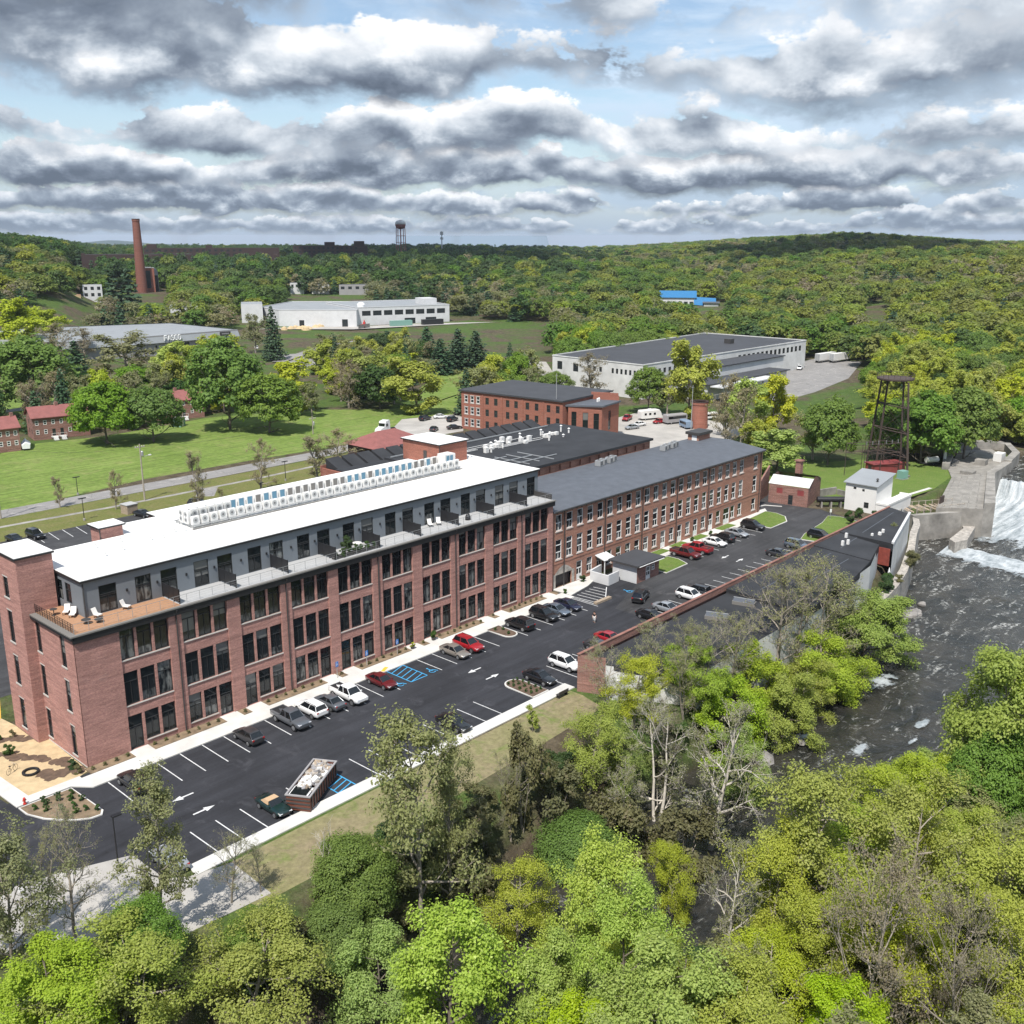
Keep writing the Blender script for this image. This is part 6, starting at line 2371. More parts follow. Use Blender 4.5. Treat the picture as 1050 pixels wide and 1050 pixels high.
def substation():
 t = thing('substation_frame', 'low rusty steel substation frame with insulators left of the tower legs', 'frame')
 mb = MB()
 c = G(882, 490)
 for dx in (0, 4.5, 9):
  for dy in (0, 4):
   mb.tube((c[0] + dx, c[1] - dx * 0.6 + dy, 0), (c[0] + dx, c[1] - dx * 0.6 + dy, 8.0), 0.08, n=4)
 part('post', mb, M['rust'], t)
 mb = MB()
 for z in (5.6, 7.8):
  for dy in (0, 4):
   mb.tube((c[0], c[1] + dy, z), (c[0] + 9, c[1] - 5.4 + dy, z), 0.07, n=4)
  for dx in (0, 4.5, 9):
   mb.tube((c[0] + dx, c[1] - dx * 0.6, z), (c[0] + dx, c[1] - dx * 0.6 + 4, z), 0.07, n=4)
 part('beam', mb, M['rust'], t)
 mb = MB()
 for dx in (0.8, 2.2, 3.6, 5.4, 6.8, 8.2):
  mb.lathe([(0.12, 7.8), (0.12, 8.6), (0.05, 8.7)], 6, c[0] + dx, c[1] - dx * 0.6)
 part('insulator', mb, M['unit_grille'], t)
 t = thing('red_shed', 'dark red flat metal shed among the tower legs', 'shed', (*G(907, 484), 0), -0.5)
 part('wall', MB().box(-4.4, 4.4, -1.7, 1.7, 0, 2.3), M['red_metal'], t)
 part('roof', MB().box(-4.6, 4.6, -1.9, 1.9, 2.3, 2.5), M['red_metal'], t)
 part('door', MB().box(-4.45, -4.4, -0.6, 0.6, 0, 2.0), M['trim_dark'], t)
 t = thing('transformer_box', 'green metal transformer cabinet on the dam lawn', 'cabinet', (*G(925, 491), 0), -0.3)
 part('casing', MB().box(-1.0, 1.0, -0.8, 0.8, 0.15, 2.0), M['teal'], t)
 part('pad', MB().box(-1.2, 1.2, -1.0, 1.0, 0, 0.15), M['concrete_old'], t)
 part('door', MB().box(-0.9, 0.9, -0.84, -0.8, 0.3, 1.85), M['teal'], t)
 t = thing('gas_trailer', 'white propane tank on a small trailer at the hedge behind the dam lawn', 'trailer', (*G(955, 477), 0), -0.6)
 part('tank', MB().tube((-1.6, 0, 1.45), (1.6, 0, 1.45), 0.75, n=14), M['unit_white'], t, False)
 part('chassis', MB().box(-2.8, 2.2, -0.7, 0.7, 0.5, 0.68), M['trim_black'], t)
 for y in (-0.85, 0.85):
  part('wheel', MB().tube((0, y - 0.1, 0.38), (0, y + 0.1, 0.38), 0.38, n=12), M['tyre'], t)
 t = thing('gauge_posts', 'twin tall white posts of the dam gate at the hedge', 'gate frame', (*G(968, 476), 0), 0.4)
 for x in (-0.8, 0.8):
  part('post', MB().box(x - 0.35, x + 0.35, -0.3, 0.3, 0, 5.2), M['sign_white'], t)
 part('panel', MB().box(-0.45, 0.45, -0.1, 0.1, 0, 5.0), M['trim_dark'], t)


substation()

# ------------------------------------------------------------------ vehicles
# body stations: x along the car (nose at +X), bottom, belt, half width
SHAPES = {
 'sedan': dict(L=4.7, W=1.82, H=1.45, st=[(-2.35, .42, .78, .70), (-2.28, .30, .92, .80), (-1.75, .25, .98, .88), (-0.8, .22, .96, .91), (0.5, .22, .93, .91), (1.15, .23, .88, .90), (1.9, .26, .78, .86), (2.25, .32, .66, .76), (2.35, .42, .58, .66)],
     cab=(-1.72, -0.92, 0.28, 1.18), wheels=(-1.38, 1.42), r=.33),
 'suv': dict(L=4.75, W=1.92, H=1.74, st=[(-2.38, .50, .92, .78), (-2.32, .38, 1.08, .88), (-1.8, .32, 1.10, .95), (-0.8, .30, 1.08, .96), (0.5, .30, 1.06, .96), (1.15, .31, 1.04, .95), (1.95, .34, .97, .90), (2.28, .40, .84, .80), (2.38, .50, .74, .70)],
    cab=(-2.22, -1.88, 0.28, 1.10), wheels=(-1.42, 1.45), r=.37),
 'hatch': dict(L=4.35, W=1.80, H=1.54, st=[(-2.18, .45, .84, .72), (-2.12, .33, .98, .82), (-1.6, .28, 1.0, .88), (-0.7, .25, .98, .90), (0.5, .25, .95, .90), (1.1, .26, .92, .89), (1.75, .30, .83, .85), (2.08, .36, .70, .75), (2.18, .45, .62, .65)],
     cab=(-2.02, -1.45, 0.20, 1.15), wheels=(-1.28, 1.32), r=.33),
 'pickup': dict(L=5.7, W=2.0, H=1.88, st=[(-2.85, .60, 1.02, .92), (-2.80, .50, 1.14, .96), (-1.9, .42, 1.15, .98), (-0.6, .38, 1.15, .99), (0.9, .38, 1.15, .99), (1.45, .38, 1.14, .98), (2.35, .40, 1.08, .95), (2.75, .45, .98, .90), (2.85, .55, .86, .82)],
     cab=(-0.95, -0.70, 0.75, 1.45), wheels=(-1.75, 1.85), r=.41),
 'roadster': dict(L=4.3, W=1.78, H=1.30, st=[(-2.15, .42, .74, .68), (-2.08, .30, .86, .78), (-1.5, .25, .90, .86), (-0.6, .22, .88, .88), (0.4, .22, .86, .88), (1.0, .23, .82, .87), (1.75, .26, .74, .84), (2.05, .32, .62, .74), (2.15, .42, .54, .62)],
      cab=(-1.15, -0.75, 0.15, 0.75), wheels=(-1.25, 1.38), r=.32),
}
CARS = {}


def car_proto(kind, color):
 S = SHAPES[kind]
 me = {}
 mb = MB()
 rings = []
 for x, zb, zs, w in S['st']:
  rings.append([(x, 0, zb), (x, w * .86, zb), (x, w * .97, zb + .14), (x, w, zb + (zs - zb) * .5), (x, w * .98, zs - .08), (x, w * .90, zs), (x, w * .5, zs + .035), (x, 0, zs + .045),
      (x, -w * .5, zs + .035), (x, -w * .90, zs), (x, -w * .98, zs - .08), (x, -w, zb + (zs - zb) * .5), (x, -w * .97, zb + .14), (x, -w * .86, zb)])
 mb.loft(rings)
 xr0, xr1, xf1, xf0 = S['cab']
 H = S['H']
 belt = lambda x: float(np.interp(x, [s[0] for s in S['st']], [s[2] for s in S['st']]))
 hw = S['W'] / 2
 # roof skin and pillars in body colour
 wb, wt = hw * .88, hw * .68
 if kind != 'roadster':
  rr = []
  for x, k in ((xr1 - .06, .94), (xr1 + .12, 1.0), ((xr1 + xf1) / 2, 1.02), (xf1 - .12, 1.0), (xf1 + .08, .95)):
   z = H - .07 + (k - .94) * .9
   rr.append([(x, wt * k, z - .05), (x, wt * k * .93, z), (x, 0, z + .035), (x, -wt * k * .93, z), (x, -wt * k, z - .05)])
  mb.loft(rr, close=True, caps=True)
 for s in (-1, 1):
  for (xb, xt) in ((xf0, xf1), (xr0, xr1), ((xr0 + xf0) / 2 - .1, (xr1 + xf1) / 2 - .1)):
   if kind == 'roadster' and xb != xf0:
    continue
   top = H - .08
   mb.tube((xb, s * wb * .99, belt(xb) - .02), (xt, s * wt * 1.01, top), .045, .04, n=5)
 if kind == 'pickup':
  # open bed: rails and dark floor set behind the cab
  mb.box(-2.78, -0.98, .80, .93, 1.10, 1.24).box(-2.78, -0.98, -.93, -.80, 1.10, 1.24).box(-2.83, -2.70, -.93, .93, 1.08, 1.24)
 me['body'] = mb.mesh('body', M['car_' + color])
 nfl = len(rings[0])
 sm = [i < (len(rings) - 1) * nfl for i in range(len(mb.f))]
 me['body'].polygons.foreach_set('use_smooth', sm)
 g = MB()
 if kind == 'roadster':
  g.add([(xf0, wb, belt(xf0)), (xf0, -wb, belt(xf0)), (xf1, -wt, H - .06), (xf1, wt, H - .06), (xf0 - .05, wb, belt(xf0)), (xf0 - .05, -wb, belt(xf0)), (xf1 - .05, -wt, H - .06), (xf1 - .05, wt, H - .06)],
    [(0, 1, 2, 3), (4, 7, 6, 5), (0, 3, 7, 4), (1, 5, 6, 2)])
 else:
  zt = H - .05
  vs = [(xr0, wb, belt(xr0) - .02), (xf0, wb, belt(xf0) - .02), (xf0, -wb, belt(xf0) - .02), (xr0, -wb, belt(xr0) - .02), (xr1, wt, zt), (xf1, wt, zt), (xf1, -wt, zt), (xr1, -wt, zt)]
  g.add(vs, [(0, 1, 5, 4), (1, 2, 6, 5), (2, 3, 7, 6), (3, 0, 4, 7), (4, 5, 6, 7)])
 me['window'] = g.mesh('window', M['car_glass'])
 t = MB()
 r = S['r']
 t.tube((0, -.11, 0), (0, .11, 0), r, n=18)
 me['wheel'] = t.mesh('wheel', M['tyre'])
 t = MB()
 t.tube((0, -.125, 0), (0, -.09, 0), r * .66, n=14)
 t.tube((0, .09, 0), (0, .125, 0), r * .66, n=14)
 me['rim'] = t.mesh('rim', M['rim'])
 xe, w = S['st'][-2][0], S['st'][-2][3]
 zz = S['st'][-2][2]
 me['headlight'] = MB().cbox(xe + .02, 0, zz - .07, .14, .34, .12).mesh('headlight', M['light_clear'])
 xb, w2 = S['st'][1][0], S['st'][1][3]
 zb = S['st'][1][2]
 me['taillight'] = MB().cbox(xb, 0, zb - .12, .12, .24, .18).mesh('taillight', M['light_red'])
 d = MB()
 d.cbox(S['st'][-1][0] + .0, 0, .50 if kind in ('suv', 'pickup') else .44, .06, w * 1.1, .18)
 d.cbox(S['st'][0][0] + .0, 0, .48, .06, w2 * 1.5, .14)
 for x in S['wheels']:
  for s in (-1, 1):
   d.tube((x, s * (hw * .955 - .02), r + .02), (x, s * (hw * .975), r + .02), r * 1.16, n=18)
 if kind == 'pickup':
  d.box(-2.68, -1.0, -.79, .79, 1.16, 1.19)
 if kind == 'suv':
  d.box(xr1, xf1 - .3, wt * .9, wt * .96, H - .02, H + .035).box(xr1, xf1 - .3, -wt * .96, -wt * .9, H - .02, H + .035)
 me['trim'] = d.mesh('trim', M['plastic_dark'])
 m = MB().cbox(xf0 - .15, hw * .98, belt(xf0) + .06, .14, .20, .13).cbox(xf0 - .15, -hw * .98, belt(xf0) + .06, .14, .20, .13)
 me['mirror'] = m.mesh('mirror', M['car_' + color])
 if kind == 'roadster':
  q = MB()
  q.add([(-1.25, .72, .86), (-0.05, .70, 1.24), (-0.05, -.70, 1.24), (-1.25, -.72, .86), (-1.2, .60, .90), (-0.7, .58, 1.26), (-0.7, -.58, 1.26), (-1.2, -.60, .90)],
    [(4, 5, 6, 7)])
  q.loft([[(-1.25, .74, .84), (-1.2, .62, .93), (-1.2, -.62, .93), (-1.25, -.74, .84)], [(-0.72, .70, .88), (-0.68, .60, 1.26), (-0.68, -.60, 1.26), (-0.72, -.70, .88)],
    [(0.12, .72, .90), (0.10, .62, 1.27), (0.10, -.62, 1.27), (0.12, -.72, .90)]])
  me['soft_top'] = q.mesh('soft_top', M['canvas_tan'])
 return me


def car(kind, color, X, Y, heading, label, z=0.014, name=None, cat=None):
 """heading: direction of the nose, degrees from +X"""
 key = (kind, color)
 if key not in CARS:
  CARS[key] = car_proto(kind, color)
 me = CARS[key]
 S = SHAPES[kind]
 name = name or {'pickup': 'pickup_truck', 'roadster': 'convertible_car'}.get(kind, 'parked_car')
 o = tag(link(name, None, None, (X, Y, z), radians(heading)), label, cat or ('pickup truck' if kind == 'pickup' else 'car'))
 for k in ('body', 'window', 'trim', 'mirror', 'soft_top'):
  if k in me:
   link(k, me[k], o)
 hw = S['W'] / 2
 for x in S['wheels']:
  for s in (-1, 1):
   w = link('wheel', me['wheel'], o, (x, s * (hw - .10), S['r']))
   link('rim', me['rim'], w)
 for s in (-1, 1):
  link('headlight', me['headlight'], o, (0, s * S['st'][-2][3] * .74, 0))
  link('taillight', me['taillight'], o, (0, s * S['st'][1][3] * .80, 0))
 return o


IN, OUT = 90, -90
car('suv', 'black', 1.5, -7.2, IN, 'black SUV parked alone at the left end beside the planted island')
car('hatch', 'dark_grey', 15.2, -7.1, IN, 'dark grey hatchback parked apart, left of the silver pickup')
car('pickup', 'slate', 20.9, -7.3, OUT, 'grey crew cab pickup facing out, leftmost in the row of five by the apartment front')
car('suv', 'white', 24.1, -6.8, IN, 'white SUV parked between a grey pickup and a grey sedan')
car('sedan', 'slate', 26.8, -6.9, IN, 'slate grey sedan parked between a white SUV and a white pickup')
car('pickup', 'white', 29.6, -7.0, OUT, 'white pickup truck facing out beside the slate grey sedan')
car('sedan', 'dark_red', 35.0, -6.9, OUT, 'dark red sedan parked left of the blue accessible bay')
car('sedan', 'tan', 48.0, -6.9, OUT, 'tan grey sedan parked beside the red SUV at the apartment front')
car('suv', 'red', 50.8, -6.7, OUT, 'bright red SUV parked by the apartment walk right of the tan sedan')
car('suv', 'black', 61.4, -6.6, IN, 'black SUV just right of the mulched kerb island')
car('suv', 'black', 66.6, -6.8, OUT, 'large black SUV left of the blue grey sedan near the end of the apartment')
car('sedan', 'blue_grey', 69.6, -6.7, OUT, 'blue grey sedan parked between a black SUV and a navy sedan')
car('sedan', 'navy', 72.4, -6.6, OUT, 'navy sedan at the right end of the apartment front row')
car('sedan', 'silver', -3.0, -22.2, IN, 'silver sedan half hidden by a budding tree at the outer corner of the lot')
car('roadster', 'green', 8.7, -21.5, OUT, 'dark green convertible with tan soft top beside the skip')
car('sedan', 'black', 33.2, -21.9, OUT, 'black sedan in the outer row partly hidden behind the budding tree')
car('sedan', 'black', 49.5, -20.9, OUT, 'black sedan parked along the outer kerb island, next to the white SUV')
car('suv', 'white', 55.0, -20.6, OUT, 'white SUV in the outer row against the end of the brick wall')
car('suv', 'black', 83.1, -12.6, 20, 'black SUV driving across the middle of the car park', name='moving_car')
car('pickup', 'dark_red', 106.6, -5.4, OUT, 'dark red pickup parked by the small lawn at the old mill')
car('pickup', 'red', 110.6, -5.3, IN, 'bright red pickup beside the dark red one at the old mill')
car('sedan', 'white', 116.4, -5.3, OUT, 'white sedan parked in front of the old mill')
car('suv', 'black', 119.6, -5.0, IN, 'black car tucked behind the white sedan at the old mill')
car('sedan', 'silver', 124.4, -5.2, OUT, 'silver sedan in front of the old mill, left of the rightmost black SUV')
car('suv', 'black', 130.8, -5.0, OUT, 'black SUV at the right end of the old mill row by the rounded lawn')
car('sedan', 'black', 77.3, -18.6, OUT, 'black car behind the brick wall, left of the silver sedan')
car('sedan', 'silver', 81.6, -18.6, OUT, 'silver sedan mostly hidden behind the low brick wall')
car('suv', 'white', 88.6, -18.2, OUT, 'white SUV parked behind the low brick wall')
car('suv', 'dark_grey', 91.2, -17.7, IN, 'dark grey SUV right of the white one behind the low brick wall')
car('sedan', 'red', 66.0, -19.6, OUT, 'red car behind the left end of the low brick wall under bare twigs')
car('sedan', 'dark_grey', 62.6, -20.4, OUT, 'dark grey car left of the red one behind the brick wall')
car('sedan', 'dark_grey', 118.0, -17.6, OUT, 'dark grey sedan behind the wall at the far end of the empty stalls')
car('suv', 'blue_grey', 124.8, -17.6, OUT, 'blue grey SUV behind the wall near the black roofed building')
car('suv', 'black', 133.4, -17.8, OUT, 'black SUV on the grass corner behind the black roofed building')
car('suv', 'black', 33.2, 91.6, -85, 'black SUV in the lot behind the apartment building, right of two')
car('sedan', 'black', 29.5, 92.0, -85, 'black car in the lot behind the apartment building, left of two')
car('sedan', 'black', 54.6, 91.0, -80, 'black car just showing behind the white roof beside the square bin')
car('suv', 'black', 66.5, 89.5, -60, 'black car behind the white roof at the near dark shrub')
car('suv', 'black', *G(287, 547), -70, 'black SUV behind the white roof next to the trailer with white vents')
for k, (p, c, kd, h, lab) in enumerate([
 ((436, 431), 'black', 'suv', 10, 'black SUV leftmost in the gravel lot beside the lawn'),
 ((452, 429), 'white', 'sedan', -30, 'white car between two black cars in the gravel lot beside the lawn'),
 ((464, 432), 'black', 'suv', 15, 'black SUV right of the white car in the gravel lot beside the lawn'),
 ((471, 425), 'dark_grey', 'sedan', 15, 'dark grey car at the corner of the red brick block'),
 ((466, 440), 'black', 'sedan', -20, 'black car close to the foot of the red brick block'),
 ((445, 442), 'dark_grey', 'hatch', 30, 'dark grey hatchback near the hall skylights in the gravel lot')]):
 car(kd, c, *G(*p), h, lab, z=0.03)
for p, c, kd, h, lab in [((263, 358), 'white', 'suv', 60, 'white van parked by the far road below the long grey building'), ((275, 364), 'dark_grey', 'suv', 60, 'dark grey car on the far road, lower of two beside the yellow tree'),
       ((282, 361), 'silver', 'sedan', 60, 'silver car on the far road beside the yellow tree')]:
 car(kd, c, *G(*p), h, lab, z=0.03)
# yard behind the mill
car('pickup', 'red', *G(643, 431), 200, 'red pickup at the corner of the brick wing', z=0.03)
car('sedan', 'red', *G(676, 434), 170, 'red car between the camper and the grey bus in the yard', z=0.03)
car('sedan', 'white', *G(655, 437), 165, 'white car at the near end of the yard beside the brick wing', z=0.03)
car('sedan', 'silver', *G(648, 440), 165, 'silver car by the low wall of the yard', z=0.03)
car('pickup', 'white', *G(820, 379), 200, 'white truck at the loading yard of the white warehouse', z=0.03)


def box_vehicle(name, label, cat, X, Y, rz, L, W, H, body, kind='camper'):
 t = thing(name, label, cat, (X, Y, 0.02), rz)
 z0 = 0.55
 if kind == 'camper':
  mb = MB().loft([[(x, -W / 2, z0 + a), (x, W / 2, z0 + a), (x, W / 2, z1 - .15), (x, W / 2 - .15, z1), (x, -W / 2 + .15, z1), (x, -W / 2, z1 - .15)]
      for x, a, z1 in ((-L / 2, .1, H * .86), (-L / 2 + .2, 0, H), (L * .28, 0, H), (L * .38, 0, H * .98), (L * .46, 0.1, H * .78), (L / 2, .2, H * .55))])
  part('body', mb, M[body], t)
  for x in (-L * .3, -L * .08, L * .15):
   part('window', MB().box(x - .4, x + .4, -W / 2 - .02, W / 2 + .02, H * .5, H * .72), M['car_glass'], t)
  part('roof_unit', MB().box(-.5, .5, -.35, .35, H, H + .3), M['unit_white'], t)
 elif kind == 'bus':
  mb = MB().loft([[(x, -W / 2, z0), (x, W / 2, z0), (x, W / 2, z1 - .2), (x, W / 2 - .2, z1), (x, -W / 2 + .2, z1), (x, -W / 2, z1 - .2)]
      for x, z1 in ((-L / 2, H * .95), (-L / 2 + .15, H), (L / 2 - .3, H), (L / 2, H * .9))])
  part('body', mb, M[body], t)
  part('window', MB().box(-L / 2 + .4, L / 2 - .5, -W / 2 - .02, W / 2 + .02, H * .55, H * .82), M['car_glass'], t)
  part('windscreen', MB().box(L / 2 - .02, L / 2 + .03, -W / 2 + .2, W / 2 - .2, H * .45, H * .82), M['car_glass'], t)
 else:
  part('body', MB().box(-L / 2, L / 2, -W / 2, W / 2, 1.1, H).box(-L / 2 + .3, L / 2 - .3, -.5, .5, .8, 1.1), M[body], t)
  part('door', MB().box(-L / 2 - .04, -L / 2, -W / 2 + .1, -.03, 1.2, H - .1).box(-L / 2 - .04, -L / 2, .03, W / 2 - .1, 1.2, H - .1), M['galv'], t)
  part('landing_leg', MB().box(L * .3, L * .3 + .15, -.8, -.65, 0, 1.1).box(L * .3, L * .3 + .15, .65, .8, 0, 1.1), M['galv'], t)
 xs = (-L * .30, L * .32) if kind != 'trailer' else (-L * .42, -L * .34)
 for x in xs:
  for s in (-1, 1):
   w = part('wheel', MB().tube((x, s * (W / 2 - .28), .45), (x, s * (W / 2 - .02), .45), .45, n=14), M['tyre'], t)
   part('rim', MB().tube((x, s * (W / 2 - .05), .45), (x, s * (W / 2 + .01), .45), .24, n=10), M['rim'], w)
 return t


box_vehicle('camper_van', 'large white camper van in the yard under the trees', 'camper', *G(666, 430), radians(-22), 7.4, 2.4, 3.1, 'unit_white')
box_vehicle('bus', 'grey bus with pale roof in the yard left of the brick stack', 'bus', *G(692, 434), radians(-18), 7.6, 2.4, 2.9, 'grey_wall', 'bus')
box_vehicle('van', 'grey box van in the yard close to the brick stack', 'van', *G(703, 439), radians(60), 4.8, 2.0, 2.5, 'tarp_blue', 'bus')
box_vehicle('van', 'white van standing behind the brick stack', 'van', *G(728, 430), radians(-20), 5.0, 2.0, 2.2, 'unit_white', 'bus')
box_vehicle('cargo_trailer', 'white cargo trailer nearer to the warehouse corner', 'trailer', *G(846, 371), radians(-5), 13.5, 2.6, 4.1, 'unit_white', 'trailer')
box_vehicle('cargo_trailer', 'white cargo trailer farther right in the gravel yard', 'trailer', *G(861, 371), radians(-8), 13.5, 2.6, 4.1, 'unit_white', 'trailer')
for k, p in enumerate([(787, 383), (799, 379)]):
 t = thing('shipping_container', 'rusty red container ' + ('below the lean-to of the white warehouse' if k == 0 else 'against the long white warehouse wall'), 'container', (*G(*p), 0.02), radians(-4))
 part('body', MB().box(-3, 3, -1.2, 1.2, 0.1, 2.7), M['tank_red'], t)
 part('door', MB().box(-3.05, -3.0, -1.1, -.05, 0.2, 2.6).box(-3.05, -3.0, .05, 1.1, .2, 2.6), M['tank_red'], t)
# white tractor unit by the lawn
t = thing('semi_truck', 'white semi truck cab parked at the end of the road by the lawn', 'truck', (*G(393, 445), 0.03), radians(200))
part('body', MB().loft([[(x, -1.2, z0), (x, 1.2, z0), (x, 1.2 * k, z1), (x, -1.2 * k, z1)] for x, z0, z1, k in ((-2.2, .7, 3.5, .9), (-1.9, .6, 3.9, .9), (.2, .6, 3.7, .9), (.7, .6, 2.3, .9), (2.7, .6, 1.9, .8), (3.0, .7, 1.6, .8))]), M['car_white'], t)
part('windscreen', MB().box(.30, .72, -.95, .95, 2.3, 3.2), M['car_glass'], t)
part('window', MB().box(-.9, .1, -1.22, 1.22, 2.2, 3.0), M['car_glass'], t)
part('chassis', MB().box(-6.2, -2.2, -.5, .5, .7, 1.0), M['trim_black'], t)
part('headlight', MB().box(2.95, 3.05, -.9, -.55, 1.1, 1.4).box(2.95, 3.05, .55, .9, 1.1, 1.4), M['light_clear'], t)
for x in (2.0, -4.0, -5.2):
 for s in (-1, 1):
  part('wheel', MB().tube((x, s * .85, .5), (x, s * 1.15, .5), .5, n=14), M['tyre'], t)

# ---- the skip full of rubble
def skip():
 t = thing('dumpster', 'brown open-top skip heaped with builder rubble in the outer row', 'dumpster', (13.2, -21.8, 0.014), atan2(3.4, 5.6))
 L, W, H = 7.2, 2.5, 1.75
 mb = MB()
 mb.box(-L / 2, L / 2, -W / 2, -W / 2 + .08, .2, H).box(-L / 2, L / 2, W / 2 - .08, W / 2, .2, H).box(-L / 2, -L / 2 + .08, -W / 2 + .08, W / 2 - .08, .2, H).box(L / 2 - .08, L / 2, -W / 2 + .08, W / 2 - .08, .2, H)
 mb.box(-L / 2 + .08, L / 2 - .08, -W / 2 + .08, W / 2 - .08, .2, .3)
 part('body', mb, M['dump_brown'], t)
 rb = MB()
 for k in range(11):
  x = -L / 2 + .35 + .65 * k
  rb.box(x, x + .12, -W / 2 - .1, -W / 2, .3, H - .1).box(x, x + .12, W / 2, W / 2 + .1, .3, H - .1)
 for z in (.45, .9, 1.3):
  rb.box(-L / 2 - .08, -L / 2, -W / 2, W / 2, z, z + .14)
 part('rib', rb, M['trim_dark'], t)
 part('rim', MB().box(-L / 2 - .1, L / 2 + .1, -W / 2 - .1, -W / 2 + .1, H, H + .12).box(-L / 2 - .1, L / 2 + .1, W / 2 - .1, W / 2 + .1, H, H + .12).box(-L / 2 - .1, -L / 2 + .1, -W / 2 + .1, W / 2 - .1, H, H + .12)
   .box(L / 2 - .1, L / 2 + .1, -W / 2 + .1, W / 2 - .1, H, H + .12), M['grey_wall'], t)
 for x in (-L / 2 + .7, L / 2 - .7):
  for s in (-1, 1):
   part('wheel', MB().tube((x, s * .85 - .1, .16), (x, s * .85 + .1, .16), .16, n=10), M['trim_black'], t)
 rs = np.random.RandomState(12)
 mb = MB()
 for k in range(230):
  x, y = rs.uniform(-L / 2 + 1.5, L / 2 - .3), rs.uniform(-W / 2 + .2, W / 2 - .2)
  z = 1.3 + .55 * (1 - (y / (W / 2)) ** 2) * rs.uniform(.5, 1.1)
  a, s = rs.uniform(0, 6.28), rs.uniform(.08, .34)
  ca, sa = cos(a), sin(a)
  w, h = s * rs.uniform(.3, 1.0), s * rs.uniform(.15, .7)
  tl = rs.uniform(-.5, .5)
  vs = []
  for dz in (-h, h):
   for dx, dy in ((-s, -w), (s, -w), (s, w), (-s, w)):
    vs.append((x + ca * dx - sa * dy, y + sa * dx + ca * dy, z + dz + tl * dx))
  mb.cur = k % 4
  mb.add(vs, [(0, 3, 2, 1), (4, 5, 6, 7), (0, 1, 5, 4), (1, 2, 6, 5), (2, 3, 7, 6), (3, 0, 4, 7)])
 rub = tag(link('rubble', mb.mesh('rubble', [M['debris'], M['grey_wall'], M['wood_plank'], M['unit_white']]), None, t.location, t.rotation_euler.z), 'heap of broken boards and pale rubble filling the skip', 'rubble')
 sh = solo('glass_sheet', MB().box(-L / 2 + .3, -L / 2 + 1.75, -.75, .95, 1.72, 1.80), M['car_glass'], 'dark flat panel lying on the near end of the rubble skip', 'panel', loc=t.location, rz=t.rotation_euler.z)
 fr = MB().box(-L / 2 + .15, -L / 2 + 1.9, -.9, 1.1, 1.60, 1.71)
 solo('board', fr, M['sign_white'], 'pale board under the dark panel on the rubble skip', 'board', loc=t.location, rz=t.rotation_euler.z)


skip()

# ------------------------------------------------------------------ street furniture, people, small things
def lamp_post(X, Y, h, label, arm=0.0, heads=1, z=0.0, m='trim_black'):
 t = thing('lamp_post', label, 'lamp post', (X, Y, z))
 part('base', MB().lathe([(.24, 0), (.24, .45), (.12, .5)], 10), M['concrete_old'], t)
 part('pole', MB().lathe([(.085, .45), (.06, h)], 8), M[m], t)
 for s in ([1] if heads == 1 else [1, -1]):
  hd = part('lamp_head', MB().box(-.1, .75, -.2, .2, h - .05, h + .09) if s == 1 else MB().box(-.75, .1, -.2, .2, h - .05, h + .09), M[m], t)
  part('lens', MB().box(.1 * s if s == 1 else -.7, .7 if s == 1 else -.1, -.16, .16, h - .075, h - .052), M['light_clear'], hd)
 return t


lamp_post(-6.4, -19.3, 5.2, 'black lamp post at the corner of the pale paving, before the bare trees')
lamp_post(45.1, 96.8, 4.6, 'black lamp post at the edge of the rear lot', heads=2)
lamp_post(53.8, 118.4, 4.0, 'dark double-headed lamp at the far edge of the lawn road', heads=2)
lamp_post(*G(576, 480), 5.5, 'slim lamp post behind the brick wing yard', m='galv')
for (p, lab, h) in (((137, 612), '', 0),):
 pass
lamp_post(*G(293, 493), 4.6, 'black lamp post beside the footpath near the gravel spur', heads=2)
lamp_post(*G(268, 516), 4.4, 'black lamp post beside the footpath behind the middle of the white roof')


def utility_pole(X, Y, h, label, light=False):
 t = thing('utility_pole', label, 'utility pole', (X, Y, 0))
 part('pole', MB().lathe([(.19, -.3), (.13, h)], 9), M['wood_pole'], t)
 part('crossarm', MB().box(-1.1, 1.1, -.07, .07, h - .75, h - .6), M['wood_pole'], t)
 ins = MB()
 for x in (-1, -.5, .5, 1):
  ins.lathe([(.06, h - .6), (.08, h - .45), (.03, h - .35)], 6, x, 0)
 part('insulator', ins, M['unit_white'], t)
 part('transformer', MB().lathe([(.28, h - 2.6), (.3, h - 2.4), (.3, h - 1.7), (.18, h - 1.55)], 10, .38, 0), M['galv'], t)
 if light:
  a = part('lamp_arm', MB().tube((0, 0, h - 2.9), (1.9, -.2, h - 2.6), .05), M['galv'], t)
  part('lamp_head', MB().box(1.7, 2.3, -.35, -.05, h - 2.7, h - 2.5), M['unit_white'], a)
 return t


